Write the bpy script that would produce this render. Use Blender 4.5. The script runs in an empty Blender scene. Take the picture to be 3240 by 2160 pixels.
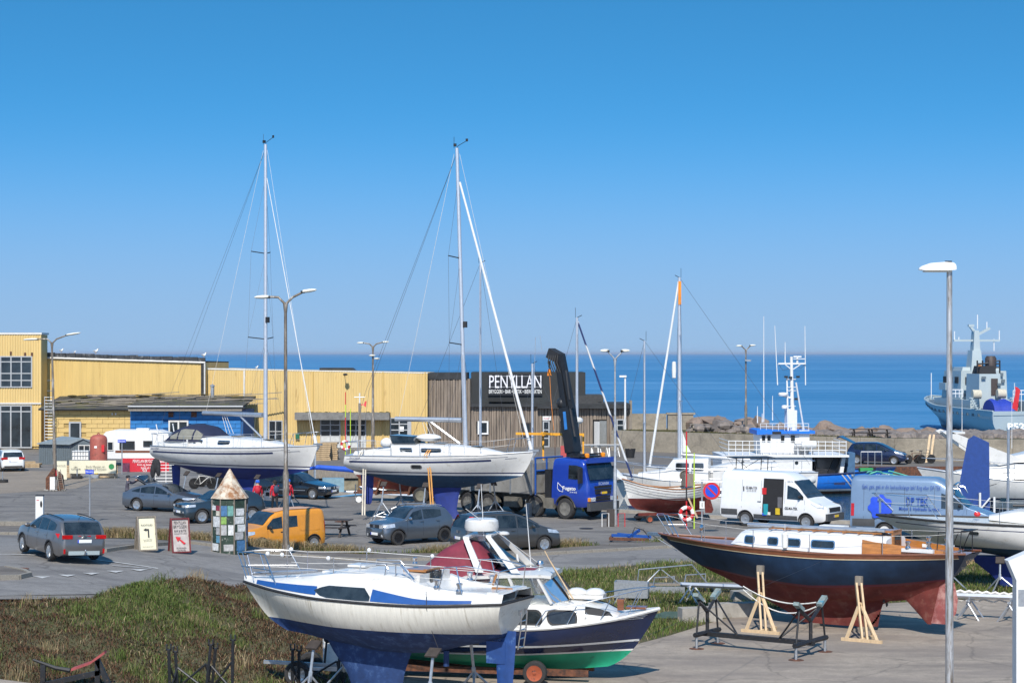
import bpy, bmesh, math, random
import numpy as np
from mathutils import Vector, Matrix, Euler
R = math.radians
rnd = random.Random(7)
SC = bpy.context.scene
COL = SC.collection
# ------------------------------------------------------------------ camera, sky, sun, exposure
F, H, YH = 6200.0, 8.2, 1118.0          # focal length and horizon row of the 3240 px photograph, eye height in metres
cam_d = bpy.data.cameras.new('camera'); cam = bpy.data.objects.new('camera', cam_d); COL.objects.link(cam)
cam.location = (0, 0, H); cam.rotation_euler = (R(90), 0, 0)
cam_d.sensor_width = 36; cam_d.lens = F / 3240 * 36; cam_d.shift_y = (YH - 1080) / 3240
cam_d.clip_start = 1; cam_d.clip_end = 90000
SC.camera = cam
SUN_EL, SUN_AZ = R(44), R(184)          # sun behind the camera, a touch to its left; azimuth clockwise from +Y
W = bpy.data.worlds.new('World'); SC.world = W; W.use_nodes = True
wn, wl = W.node_tree.nodes, W.node_tree.links
wn.clear()
wo = wn.new('ShaderNodeOutputWorld'); bg = wn.new('ShaderNodeBackground'); sky = wn.new('ShaderNodeTexSky')
sky.sky_type = 'NISHITA'; sky.sun_disc = False; sky.sun_elevation = SUN_EL; sky.sun_rotation = SUN_AZ
sky.air_density = 1.0; sky.dust_density = 0.6; sky.ozone_density = 2.2; sky.altitude = 0
tc = wn.new('ShaderNodeTexCoord'); mp = wn.new('ShaderNodeMapping'); mp.inputs['Scale'].default_value = (1, 1, 1.9); mp.inputs['Location'].default_value = (0, 0, 0.25)
hs = wn.new('ShaderNodeHueSaturation'); hs.inputs['Saturation'].default_value = 1.36; hs.inputs['Hue'].default_value = 0.488
bg.inputs['Strength'].default_value = 0.17
wl.new(tc.outputs['Generated'], mp.inputs['Vector']); wl.new(mp.outputs[0], sky.inputs['Vector'])
wl.new(sky.outputs[0], hs.inputs['Color']); sx = wn.new('ShaderNodeSeparateXYZ'); wl.new(tc.outputs['Generated'], sx.inputs[0])       # sea haze all round the horizon
hz = wn.new('ShaderNodeMapRange'); hz.interpolation_type = 'SMOOTHERSTEP'; hz.inputs['From Min'].default_value = -0.02; hz.inputs['From Max'].default_value = 0.14; hz.inputs['To Min'].default_value = 0.8; hz.inputs['To Max'].default_value = 0.0; wl.new(sx.outputs['Z'], hz.inputs['Value'])
hm_ = wn.new('ShaderNodeMix'); hm_.data_type = 'RGBA'; hm_.inputs['B'].default_value = (1.50, 1.98, 2.72, 1); wl.new(hz.outputs[0], hm_.inputs['Factor']); wl.new(hs.outputs[0], hm_.inputs['A']); wl.new(hm_.outputs['Result'], bg.inputs['Color']); wl.new(bg.outputs[0], wo.inputs['Surface'])
sd = bpy.data.lights.new('sun', 'SUN'); sd.energy = 4.0; sd.angle = R(0.53); sd.color = (1.0, 0.95, 0.87)
sun = bpy.data.objects.new('sun', sd); COL.objects.link(sun); sun.location = (0, -20, 60)
sdir = Vector((math.sin(SUN_AZ) * math.cos(SUN_EL), math.cos(SUN_AZ) * math.cos(SUN_EL), math.sin(SUN_EL)))
sun.rotation_euler = sdir.to_track_quat('Z', 'Y').to_euler()
SC.view_settings.view_transform = 'Standard'; SC.view_settings.look = 'None'
SC.view_settings.exposure = 0.46; SC.view_settings.gamma = 1.0; SC.view_settings.use_curve_mapping = False
try: SC.cycles.max_bounces = 6; SC.cycles.transparent_max_bounces = 6; SC.cycles.sample_clamp_indirect = 6
except Exception: pass

# ------------------------------------------------------------------ helpers
def ss(a, b, x):
    t = max(0.0, min(1.0, (x - a) / (b - a))); return t * t * (3 - 2 * t)
def zg(X, Y): return 1.15 * ss(-5, -17, X) * ss(92, 70, Y) * ss(36, 47, Y)       # the road climbs a little towards the left
def P(px, py, Y): return Vector(((px - 1620) * Y / F, Y, H - (py - YH) * Y / F))
def G(px, py, dz=0.0):
    lo, hi = 20.0, 400.0
    for _ in range(50):
        Y = (lo + hi) / 2; p = P(px, py, Y)
        if p.z > zg(p.x, Y) + dz: lo = Y
        else: hi = Y
    return P(px, py, lo)
def mono(keys):
    """smooth monotone interpolation through (x, y) keys"""
    xs = [k[0] for k in keys]; ys = [k[1] for k in keys]; n = len(xs)
    d = [(ys[i + 1] - ys[i]) / (xs[i + 1] - xs[i]) for i in range(n - 1)]
    m = [d[0]] + [0 if d[i - 1] * d[i] <= 0 else 2 * d[i - 1] * d[i] / (d[i - 1] + d[i]) for i in range(1, n - 1)] + [d[-1]]
    def f(x):
        if x <= xs[0]: return ys[0]
        if x >= xs[-1]: return ys[-1]
        i = 0
        while x > xs[i + 1]: i += 1
        h = xs[i + 1] - xs[i]; t = (x - xs[i]) / h
        return ((1 + 2 * t) * (1 - t) ** 2 * ys[i] + t * (1 - t) ** 2 * h * m[i] + t * t * (3 - 2 * t) * ys[i + 1] + t * t * (t - 1) * h * m[i + 1])
    return f
def lin(keys):
    def f(x):
        if x <= keys[0][0]: return keys[0][1]
        for (a, u), (b, v) in zip(keys, keys[1:]):
            if x <= b: return u + (v - u) * (x - a) / (b - a)
        return keys[-1][1]
    return f
def frame_of(d):
    d = Vector(d).normalized(); u = Vector((0, 0, 1)) if abs(d.z) < 0.95 else Vector((1, 0, 0))
    a = d.cross(u).normalized(); return a, a.cross(d).normalized()

class MB:
    """collects simple shapes; build() links them as ONE mesh object"""
    def __init__(s): s.v = []; s.f = []; s.mi = []; s.k = 0; s.T = None
    def add(s, vs, fs):
        o = len(s.v)
        s.v.extend([(s.T @ Vector(p)) for p in vs] if s.T is not None else [Vector(p) for p in vs])
        for f in fs: s.f.append(tuple(i + o for i in f)); s.mi.append(s.k)
    def box(s, c, d, rz=0.0, rot=None):
        x, y, z = d[0] / 2, d[1] / 2, d[2] / 2
        vs = [Vector(p) for p in ((-x,-y,-z),(x,-y,-z),(x,y,-z),(-x,y,-z),(-x,-y,z),(x,-y,z),(x,y,z),(-x,y,z))]
        m = (rot if rot is not None else Matrix.Rotation(rz, 3, 'Z'))
        s.add([m @ p + Vector(c) for p in vs], [(0,3,2,1),(4,5,6,7),(0,1,5,4),(1,2,6,5),(2,3,7,6),(3,0,4,7)]); return s
    def bar(s, p, q, w, h=None):
        p, q = Vector(p), Vector(q); a, b = frame_of(q - p); h = h or w; a = a * w / 2; b = b * h / 2
        s.add([p-a-b, p+a-b, p+a+b, p-a+b, q-a-b, q+a-b, q+a+b, q-a+b],
              [(0,3,2,1),(4,5,6,7),(0,1,5,4),(1,2,6,5),(2,3,7,6),(3,0,4,7)]); return s
    def tube(s, pts, r, n=6, cap=True):
        pts = [Vector(p) for p in pts]; rs = r if isinstance(r, (list, tuple)) else [r] * len(pts); rings = []
        a0 = None
        for i, p in enumerate(pts):
            d = (pts[min(i + 1, len(pts) - 1)] - pts[max(i - 1, 0)])
            if a0 is None: a, b = frame_of(d)
            else:
                d = d.normalized(); a = (a0 - d * a0.dot(d)).normalized(); b = a.cross(d)
            a0 = a
            rings.append([p + (a * math.cos(2*math.pi*j/n) + b * math.sin(2*math.pi*j/n)) * rs[i] for j in range(n)])
        s.loft(rings, True, cap); return s
    def rod(s, p, q, r, n=6, r2=None): return s.tube([p, q], [r, r if r2 is None else r2], n)
    def loft(s, rings, closed=True, cap=True):
        n = len(rings[0]); vs = [p for rg in rings for p in rg]; fs = []
        for i in range(len(rings) - 1):
            for j in range(n if closed else n - 1):
                k = (j + 1) % n; fs.append((i*n+j, i*n+k, (i+1)*n+k, (i+1)*n+j))
        if cap and closed and n > 2:
            fs.append(tuple(range(n - 1, -1, -1))); fs.append(tuple((len(rings)-1)*n + j for j in range(n)))
        s.add(vs, fs); return s
    def lathe(s, prof, n=16, o=(0,0,0), axis='Z'):
        rings = []
        for r, z in prof:
            rg = []
            for j in range(n):
                a = 2*math.pi*j/n; x, y = max(r, 1e-4)*math.cos(a), max(r, 1e-4)*math.sin(a)
                p = {'Z': (x, y, z), 'Y': (x, z, y), 'X': (z, x, y)}[axis]; rg.append(Vector(p) + Vector(o))
            rings.append(rg)
        return s.loft(rings)
    def prism(s, poly, vec):
        n = len(poly); p = [Vector(q) for q in poly]; v = Vector(vec)
        s.add(p + [q + v for q in p], [tuple(range(n-1, -1, -1)), tuple(range(n, 2*n))] + [(i, (i+1) % n, n+(i+1) % n, n+i) for i in range(n)]); return s
    def grid(s, rows):
        n = len(rows[0]); s.add([p for r in rows for p in r], [(i*n+j, i*n+j+1, (i+1)*n+j+1, (i+1)*n+j) for i in range(len(rows)-1) for j in range(n-1)]); return s
    def ell(s, c, r, n=10, m=6):
        rings = []
        for i in range(m + 1):
            t = -math.pi/2 + math.pi * i / m; cr = max(math.cos(t), 0.02)
            rings.append([Vector((c[0]+r[0]*cr*math.cos(2*math.pi*j/n), c[1]+r[1]*cr*math.sin(2*math.pi*j/n), c[2]+r[2]*math.sin(t))) for j in range(n)])
        return s.loft(rings)
    def mesh(s, name, mats, sharp=38, merge=0):
        me = bpy.data.meshes.new(name); me.from_pydata([tuple(p) for p in s.v], [], s.f)
        mats = mats if isinstance(mats, (list, tuple)) else [mats]
        for m in mats: me.materials.append(m)
        if len(mats) > 1: me.polygons.foreach_set('material_index', s.mi)
        bm = bmesh.new(); bm.from_mesh(me)
        if merge: bmesh.ops.remove_doubles(bm, verts=bm.verts, dist=merge); bmesh.ops.dissolve_degenerate(bm, dist=merge, edges=bm.edges)
        bmesh.ops.recalc_face_normals(bm, faces=bm.faces); bm.to_mesh(me); bm.free()
        me.polygons.foreach_set('use_smooth', [True] * len(me.polygons))
        try: me.set_sharp_from_angle(angle=R(sharp))
        except Exception: pass
        me.update(); return me
    def build(s, name, mats, parent=None, sharp=38, merge=0, label=None):
        o = bpy.data.objects.new(name, s.mesh(name, mats, sharp, merge)); COL.objects.link(o)
        if parent is not None: o.parent = parent
        if label: o['label'] = label
        return o
def tag(o, label, cat, group=None, kind=None):
    if label: o['label'] = label
    if cat: o['category'] = cat
    if group: o['group'] = group
    if kind: o['kind'] = kind
    return o
def thing(name, label, cat, loc=(0, 0, 0), rz=0.0, group=None):
    o = bpy.data.objects.new(name, None); COL.objects.link(o); o.empty_display_size = 0.2
    o.location = loc; o.rotation_euler = (0, 0, rz); return tag(o, label, cat, group)
def struct(o): o['kind'] = 'structure'; return o
def copy_tree(o, loc=None, rz=None, label=None, parent=None):
    c = o.copy(); COL.objects.link(c)
    if parent is not None: c.parent = parent
    if loc is not None: c.location = loc
    if rz is not None: c.rotation_euler = (0, 0, rz)
    if label: c['label'] = label
    for ch in list(o.children): copy_tree(ch, parent=c)
    return c
def piece(name, me, parent, loc=(0, 0, 0), rot=(0, 0, 0), scale=(1, 1, 1)):
    o = bpy.data.objects.new(name, me); COL.objects.link(o); o.parent = parent; o.location = loc; o.rotation_euler = rot; o.scale = scale; return o
def text(body, w, loc, rot, mat, parent, name='lettering', h=None, depth=0.004, shear=0.0, bold=0.0):
    """flat lettering w metres wide (h tall) centred at loc; rot is an Euler or a Matrix"""
    cu = bpy.data.curves.new(name, 'FONT'); cu.body = body; cu.size = 1; cu.align_x = 'CENTER'; cu.align_y = 'CENTER'; cu.shear = shear; cu.offset = bold; cu.resolution_u = 2
    t = bpy.data.objects.new('tmp', cu); COL.objects.link(t)
    dg = bpy.context.evaluated_depsgraph_get(); me = bpy.data.meshes.new_from_object(t.evaluated_get(dg))
    bpy.data.objects.remove(t); bpy.data.curves.remove(cu)
    xs = [v.co.x for v in me.vertices]; ys = [v.co.y for v in me.vertices]
    sx = w / (max(xs) - min(xs)); sy = (h / (max(ys) - min(ys))) if h else sx
    cx, cy = (max(xs) + min(xs)) / 2, (max(ys) + min(ys)) / 2
    for v in me.vertices: v.co = ((v.co.x - cx) * sx, (v.co.y - cy) * sy, depth)
    me.materials.clear(); me.materials.append(mat); me.name = name
    o = bpy.data.objects.new(name, me); COL.objects.link(o); o.parent = parent; o.location = loc
    if isinstance(rot, Matrix): o.rotation_euler = rot.to_euler()
    else: o.rotation_euler = rot
    return o
FACE = (R(90), 0, 0)                     # lettering that reads from -Y

# ------------------------------------------------------------------ materials
MATS = {}
def mat(name, col, rough=0.6, metal=0.0, var=0.15, scale=5.0, bump=0.0, bscale=60.0, coat=0.0, spec=0.5, dirt=None, dirt_amt=0.0, dirt_scale=2.0, stretch=(1, 1, 1), trans=0.0, attr=None, emit=0):
    if name in MATS: return MATS[name]
    m = bpy.data.materials.new(name); m.use_nodes = True; nt = m.node_tree; n, l = nt.nodes, nt.links
    b = n['Principled BSDF']; b.inputs['Roughness'].default_value = rough; b.inputs['Metallic'].default_value = metal
    b.inputs['Specular IOR Level'].default_value = spec; b.inputs['Coat Weight'].default_value = coat; b.inputs['Coat Roughness'].default_value = 0.06
    if trans: b.inputs['Transmission Weight'].default_value = trans
    tc = n.new('ShaderNodeTexCoord'); mp = n.new('ShaderNodeMapping'); mp.inputs['Scale'].default_value = stretch
    l.new(tc.outputs['Object'], mp.inputs['Vector'])
    nz = n.new('ShaderNodeTexNoise'); nz.inputs['Scale'].default_value = scale; nz.inputs['Detail'].default_value = 6; nz.inputs['Roughness'].default_value = 0.62
    l.new(mp.outputs[0], nz.inputs['Vector'])
    mr = n.new('ShaderNodeMapRange'); mr.inputs['From Min'].default_value = 0.3; mr.inputs['From Max'].default_value = 0.7
    mr.inputs['To Min'].default_value = 1 - var; mr.inputs['To Max'].default_value = 1 + var
    l.new(nz.outputs['Fac'], mr.inputs['Value'])
    mx = n.new('ShaderNodeMix'); mx.data_type = 'RGBA'; mx.blend_type = 'MULTIPLY'; mx.inputs['Factor'].default_value = 1
    if attr:
        at = n.new('ShaderNodeAttribute'); at.attribute_name = attr; l.new(at.outputs['Color'], mx.inputs['A'])
    else: mx.inputs['A'].default_value = (*col, 1)
    l.new(mr.outputs[0], mx.inputs['B'])
    out = mx.outputs['Result']
    if dirt:
        n2 = n.new('ShaderNodeTexNoise'); n2.inputs['Scale'].default_value = dirt_scale; n2.inputs['Detail'].default_value = 8; n2.inputs['Roughness'].default_value = 0.7
        l.new(mp.outputs[0], n2.inputs['Vector'])
        r2 = n.new('ShaderNodeMapRange'); r2.inputs['From Min'].default_value = 0.62 - dirt_amt * 0.35; r2.inputs['From Max'].default_value = 0.72 - dirt_amt * 0.2
        l.new(n2.outputs['Fac'], r2.inputs['Value'])
        m2 = n.new('ShaderNodeMix'); m2.data_type = 'RGBA'; m2.inputs['B'].default_value = (*dirt, 1)
        l.new(r2.outputs[0], m2.inputs['Factor']); l.new(out, m2.inputs['A']); out = m2.outputs['Result']
    l.new(out, b.inputs['Base Color'])
    if bump:
        nb = n.new('ShaderNodeTexNoise'); nb.inputs['Scale'].default_value = bscale; nb.inputs['Detail'].default_value = 5
        l.new(mp.outputs[0], nb.inputs['Vector'])
        bp = n.new('ShaderNodeBump'); bp.inputs['Strength'].default_value = bump; bp.inputs['Distance'].default_value = 0.02
        l.new(nb.outputs['Fac'], bp.inputs['Height']); l.new(bp.outputs[0], b.inputs['Normal'])
    MATS[name] = m; return m
white_gel = mat('white_gelcoat', (0.62, 0.61, 0.585), 0.25, var=0.06, scale=2.5, coat=0.25, dirt=(0.47, 0.45, 0.40), dirt_amt=0.16, dirt_scale=3.5)
cream_gel = mat('cream_gelcoat', (0.68, 0.655, 0.58), 0.3, var=0.10, scale=3, coat=0.15, stretch=(6, 1, 0.6), dirt=(0.42, 0.38, 0.30), dirt_amt=0.2, dirt_scale=1.6)
white_paint = mat('white_paint', (0.68, 0.68, 0.67), 0.4, var=0.06)
old_white = mat('old_white_paint', (0.70, 0.69, 0.66), 0.5, var=0.1, dirt=(0.25, 0.2, 0.14), dirt_amt=0.1, dirt_scale=6)
black_rub = mat('black_rubber', (0.018, 0.018, 0.02), 0.65, var=0.2)
tyre_m = mat('tyre_rubber', (0.028, 0.027, 0.027), 0.85, var=0.25, scale=12)
dark_m = mat('dark_interior', (0.012, 0.012, 0.014), 0.8, var=0.2)
glass_d = mat('tinted_glass', (0.018, 0.024, 0.028), 0.05, var=0.8, scale=2.2, spec=0.8)
glass_b = mat('building_glass', (0.02, 0.028, 0.035), 0.08, var=0.6, scale=0.9, spec=0.7)
steel = mat('stainless_steel', (0.62, 0.63, 0.65), 0.25, 1.0, var=0.1)
alu = mat('grey_aluminium', (0.50, 0.52, 0.55), 0.38, 0.75, var=0.08)
mast_m = mat('mast_aluminium', (0.60, 0.62, 0.66), 0.35, 0.55, var=0.06)
galv = mat('galvanised_steel', (0.40, 0.42, 0.44), 0.45, 0.7, var=0.18, scale=9)
wire = mat('rigging_wire', (0.10, 0.10, 0.11), 0.5, 0.3, var=0.1)
wire_l = mat('pale_rope', (0.62, 0.60, 0.56), 0.8, var=0.15)
alloy = mat('wheel_alloy', (0.55, 0.56, 0.57), 0.3, 0.8, var=0.1)
alloy_blk = mat('black_wheel_alloy', (0.02, 0.02, 0.022), 0.3, 0.4, var=0.1)
rust = mat('rusty_steel', (0.16, 0.065, 0.035), 0.85, 0.2, var=0.4, scale=8, bump=0.3, dirt=(0.05, 0.03, 0.025), dirt_amt=0.5, dirt_scale=7)
black_steel = mat('black_painted_steel', (0.020, 0.021, 0.024), 0.5, 0.2, var=0.3, scale=10, dirt=(0.10, 0.07, 0.05), dirt_amt=0.12, dirt_scale=14)
pole_m = mat('weathered_lamp_post', (0.17, 0.14, 0.11), 0.6, 0.4, var=0.35, scale=3, stretch=(3, 3, 0.6), dirt=(0.42, 0.41, 0.39), dirt_amt=0.35, dirt_scale=2)
pole_g = mat('galvanised_lamp_post', (0.42, 0.43, 0.44), 0.5, 0.6, var=0.2, scale=5, dirt=(0.20, 0.14, 0.09), dirt_amt=0.2, dirt_scale=3)
lampglass = mat('lamp_cover', (0.72, 0.70, 0.60), 0.35, var=0.08)
wood_new = mat('new_pine', (0.55, 0.40, 0.24), 0.7, var=0.18, scale=9, stretch=(1, 1, 0.2))
wood_old = mat('grey_weathered_wood', (0.22, 0.19, 0.155), 0.85, var=0.35, scale=8, stretch=(4, 4, 0.4), bump=0.3)
wood_dark = mat('dark_stained_wood', (0.045, 0.036, 0.032), 0.7, var=0.3, scale=8)
pallet_m = mat('pallet_wood', (0.40, 0.29, 0.17), 0.85, var=0.3, scale=5)
teak = mat('varnished_teak', (0.33, 0.145, 0.05), 0.28, var=0.3, scale=7, stretch=(0.3, 3, 3), coat=0.5)
mahog = mat('mahogany', (0.17, 0.062, 0.03), 0.3, var=0.3, scale=7, stretch=(0.3, 3, 3), coat=0.4)
blue_af = mat('blue_antifouling', (0.010, 0.036, 0.125), 0.75, var=0.3, scale=4, dirt=(0.05, 0.10, 0.22), dirt_amt=0.25, dirt_scale=4)
navy_af = mat('navy_antifouling', (0.010, 0.026, 0.17), 0.7, var=0.2, scale=3)
teal_af = mat('dark_teal_antifouling', (0.012, 0.052, 0.11), 0.7, var=0.25, scale=3, dirt=(0.10, 0.16, 0.2), dirt_amt=0.08, dirt_scale=7)
red_af = mat('red_brown_antifouling', (0.128, 0.028, 0.023), 0.85, var=0.3, scale=2, dirt=(0.17, 0.065, 0.05), dirt_amt=0.3, spec=0.25, dirt_scale=3)
green_af = mat('green_antifouling', (0.010, 0.30, 0.165), 0.6, var=0.15, scale=3, dirt=(0.03, 0.035, 0.03), dirt_amt=0.02, dirt_scale=3.2)
navy_hull = mat('navy_hull_paint', (0.008, 0.018, 0.062), 0.18, var=0.15, scale=2, coat=0.5)
dkblue_hull = mat('dark_blue_hull_paint', (0.012, 0.030, 0.066), 0.55, var=0.35, scale=2, coat=0.0, spec=0.3)
blue_paint = mat('blue_paint', (0.012, 0.07, 0.30), 0.35, var=0.1)
stripe_b = mat('blue_stripe', (0.016, 0.075, 0.26), 0.35, var=0.1)
stripe_n = mat('dark_blue_stripe', (0.02, 0.03, 0.09), 0.35, var=0.1)
red_paint = mat('red_paint', (0.55, 0.02, 0.025), 0.4, var=0.1)
sign_blue = mat('sign_blue', (0.02, 0.07, 0.55), 0.35, var=0.06)
orange_p = mat('orange_paint', (0.80, 0.26, 0.02), 0.4, var=0.1)
yellow_p = mat('yellow_crane_paint', (0.72, 0.33, 0.02), 0.5, var=0.15)
green_y = mat('lime_paint', (0.45, 0.62, 0.04), 0.5, var=0.1)
blk_text = mat('black_lettering', (0.02, 0.02, 0.022), 0.6, var=0.05)
wht_text = mat('white_lettering', (0.80, 0.80, 0.78), 0.6, var=0.05)
concrete_m = mat('concrete', (0.30, 0.28, 0.25), 0.9, var=0.22, scale=3, bump=0.4, bscale=25)
# ------------------------------------------------------------------ ground, roads, yard, water
def ground_mat(name,base,spots,scale=1.0,patch=(0.0,0.0,0.0),patch_amt=0.0,cracks=0.0,bump=0.3,streak=None):
 m=bpy.data.materials.new(name); m.use_nodes=True; n,l=m.node_tree.nodes,m.node_tree.links
 b=n['Principled BSDF']; b.inputs['Roughness'].default_value=0.9; b.inputs['Specular IOR Level'].default_value=0.3
 tc=n.new('ShaderNodeTexCoord')
 def noise(sc,det=8,rg=0.65,st=None):
  x=n.new('ShaderNodeTexNoise'); x.inputs['Scale'].default_value=sc; x.inputs['Detail'].default_value=det; x.inputs['Roughness'].default_value=rg
  if st:
   mp=n.new('ShaderNodeMapping'); mp.inputs['Scale'].default_value=st; mp.inputs['Rotation'].default_value=(0,0,0.25); l.new(tc.outputs['Object'],mp.inputs['Vector']); l.new(mp.outputs[0],x.inputs['Vector'])
  else:l.new(tc.outputs['Object'],x.inputs['Vector'])
  return x.outputs['Fac']
 def mrange(v,a,c,lo=0.0,hi=1.0):
  x=n.new('ShaderNodeMapRange'); x.inputs['From Min'].default_value=a; x.inputs['From Max'].default_value=c
  x.inputs['To Min'].default_value=lo; x.inputs['To Max'].default_value=hi; l.new(v,x.inputs['Value']); return x.outputs[0]
 def mix(f,a,bb,mode='MIX'):
  x=n.new('ShaderNodeMix'); x.data_type='RGBA'; x.blend_type=mode
  for s,v in(('Factor',f),('A',a),('B',bb)):
   if isinstance(v,tuple):x.inputs[s].default_value=(*v,1)
   elif isinstance(v,(int,float)):x.inputs[s].default_value=v
   else:l.new(v,x.inputs[s])
  return x.outputs['Result']
 c=mix(mrange(noise(0.22*scale),0.3,0.7),base,spots)
 c=mix(1.0,c,mrange(noise(2.2*scale,10,0.75),0.25,0.75,0.72,1.28),'MULTIPLY')
 c=mix(1.0,c,mrange(noise(30,3),0.3,0.7,0.8,1.2),'MULTIPLY')
 if patch_amt:c=mix(mrange(noise(0.5*scale,4,0.5,(0.5,1.4,1)),0.60-patch_amt,0.68-patch_amt*0.5,0,0.6),c,patch)
 if streak:c=mix(mrange(noise(0.55,9,0.72,(0.35,1.5,1)),0.50,0.72,0,0.75),c,streak)
 if cracks:
  vo=n.new('ShaderNodeTexVoronoi'); vo.feature='DISTANCE_TO_EDGE'; vo.inputs['Scale'].default_value=0.22
  wp=n.new('ShaderNodeMapping'); wp.inputs['Scale'].default_value=(1,0.8,1); l.new(tc.outputs['Object'],wp.inputs['Vector'])
  nd=n.new('ShaderNodeTexNoise'); nd.inputs['Scale'].default_value=1.1; l.new(tc.outputs['Object'],nd.inputs['Vector'])
  ad=n.new('ShaderNodeMix'); ad.data_type='RGBA'; ad.blend_type='ADD'; ad.inputs['Factor'].default_value=0.6; l.new(wp.outputs[0],ad.inputs['A']); l.new(nd.outputs['Color'],ad.inputs['B'])
  l.new(ad.outputs['Result'],vo.inputs['Vector'])
  c=mix(mrange(vo.outputs['Distance'],0.0,0.012,cracks,0.0),c,(0.03,0.028,0.026))
 l.new(c,b.inputs['Base Color'])
 bp=n.new('ShaderNodeBump'); bp.inputs['Strength'].default_value=bump; bp.inputs['Distance'].default_value=0.02
 l.new(noise(35,4),bp.inputs['Height']); l.new(bp.outputs[0],b.inputs['Normal'])
 return m
asphalt=ground_mat('lot_asphalt',(0.150,0.138,0.126),(0.205,0.188,0.17),1.0,(0.085,0.08,0.078),0.10,0.45)
roadmat=ground_mat('road_asphalt',(0.178,0.168,0.158),(0.215,0.202,0.19),1.0,(0.12,0.113,0.11),0.08,0.4)
pavemat=ground_mat('pavement_asphalt',(0.125,0.11,0.098),(0.16,0.14,0.12),1.5,(0.08,0.07,0.06),0.08,0.2)
yardmat=ground_mat('yard_concrete',(0.33,0.275,0.22),(0.28,0.235,0.19),1.0,(0.19,0.16,0.138),0.17,0.3,0.35,streak=(0.150,0.128,0.11))
sandmat=ground_mat('sandy_gravel',(0.27,0.225,0.175),(0.22,0.18,0.14),1.5,(0.15,0.125,0.10),0.06,0.0,0.6)
soilmat=ground_mat('soil_under_grass',(0.075,0.070,0.030),(0.11,0.095,0.05),3.0,(0.05,0.06,0.018),0.1,0.0,0.8)
wallmat=ground_mat('harbour_concrete',(0.30,0.265,0.21),(0.24,0.21,0.165),2.0,(0.17,0.15,0.12),0.08,0.25,0.5)
kerbmat=ground_mat('kerb_stone',(0.25,0.23,0.20),(0.20,0.18,0.15),6.0)
def sheet(name,outline,dz,m,step=3.0):
 """a level sheet cut to an outline, lifted dz above the ground and following its gentle slope"""
 bm=bmesh.new(); vs=[bm.verts.new((x,y,0)) for x,y in outline]; bm.faces.new(vs)
 xs=[p[0] for p in outline]; ys=[p[1] for p in outline]
 def cuts(lo,hi,axis):
  c=math.ceil(lo/step)*step
  while c<hi:
   co=Vector((c,0,0)) if axis==0 else Vector((0,c,0)); no=Vector((1,0,0)) if axis==0 else Vector((0,1,0))
   bmesh.ops.bisect_plane(bm,geom=bm.verts[:]+bm.edges[:]+bm.faces[:],plane_co=co,plane_no=no); c+=step
 cuts(max(min(xs),-48),min(max(xs),1),0); cuts(max(min(ys),43),min(max(ys),96),1)
 for v in bm.verts:v.co.z=zg(v.co.x,v.co.y)+dz
 bmesh.ops.triangulate(bm,faces=[f for f in bm.faces if len(f.verts)>4])
 bmesh.ops.recalc_face_normals(bm,faces=bm.faces)
 if bm.faces and sum(f.normal.z for f in bm.faces)<0:bmesh.ops.reverse_faces(bm,faces=bm.faces)
 me=bpy.data.meshes.new(name); bm.to_mesh(me); bm.free(); me.materials.append(m)
 o=bpy.data.objects.new(name,me); COL.objects.link(o); return struct(o)
def g2(px,py):p=G(px,py); return(p.x,p.y)
# harbour basin: the land stops at this edge
near_edge=[(-14.5,117.5),(-8.5,112.8),(-5.0,110.2),(2.5,104.0),(9.8,98.0),(16.4,94.6),(26,90.5),(44,84),(90,66)]
far_edge=[(-14.5,138.5),(30,140.5),(120,146)]
land=[(-160,51),(-160,230)]+[(-14.5,230),(-14.5,138.5)]+[near_edge[0]]+near_edge[1:]+[(160,40),(160,-60),(-4.2,-60),(-4.2,60),(-5.2,66.6),(-7,65.2),(-10,61.9),(-12,59.9),(-16,56.0),(-20,54.6),(-40,52.4)]
sheet('ground',land,0.0,asphalt)
quay_land=[(-14.5,138.5),(-14.5,230),(8,230),(10.5,180),(20,174),(32,168),(45,166),(120,178),(120,146),(30,140.5)]
sheet('quay_ground',quay_land,0.002,ground_mat('quay_asphalt',(0.13,0.115,0.10),(0.17,0.15,0.13),1.0))
# quay walls down to the water
q=MB()
for(a,b) in zip(near_edge,near_edge[1:]):q.prism([(a[0],a[1],0.001),(b[0],b[1],0.001),(b[0],b[1],-4),(a[0],a[1],-4)],(-0.02,-0.4,0))
for(a,b) in zip(near_edge,near_edge[1:]):q.prism([(a[0],a[1],0.0),(b[0],b[1],0.0),(b[0],b[1],0.16),(a[0],a[1],0.16)],(-0.03,-0.3,0))
struct(q.build('quay_wall',concrete_m))
q=MB(); q.prism([(-14.5,138.5,0.001),(-14.5,117.5,0.001),(-14.5,117.5,-4),(-14.5,138.5,-4)],(-2.2,0,0))
struct(q.build('quay_wall',mat('old_quay_stone',(0.22,0.19,0.13),0.9,var=0.5,scale=1.6,bump=0.8,bscale=6)))
q=MB()
for(a,b) in zip(far_edge,far_edge[1:]):q.prism([(a[0],a[1],-0.7),(b[0],b[1],-0.7),(b[0],b[1],-4),(a[0],a[1],-4)],(0,0.6,0))
struct(q.build('quay_wall',mat('old_quay_stone',(0.22,0.19,0.13))))
q=MB()
q.prism([(-14.4,138.3,.02),(20,139.8,.02),(20,139.8,-.6),(-14.4,138.3,-.6)],(0,.5,0)); struct(q.build('quay_edge_beam',wood_old)); q=MB()
for(a,b) in[((20.05,139.95),(30,140.5)),(far_edge[1],far_edge[2])]:q.prism([(a[0],a[1]-0.15,0.10),(b[0],b[1]-0.15,0.10),(b[0],b[1]-0.15,-0.72),(a[0],a[1]-0.15,-0.72)],(0,0.5,0))
struct(q.build('quay_edge_beam',rust))
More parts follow.
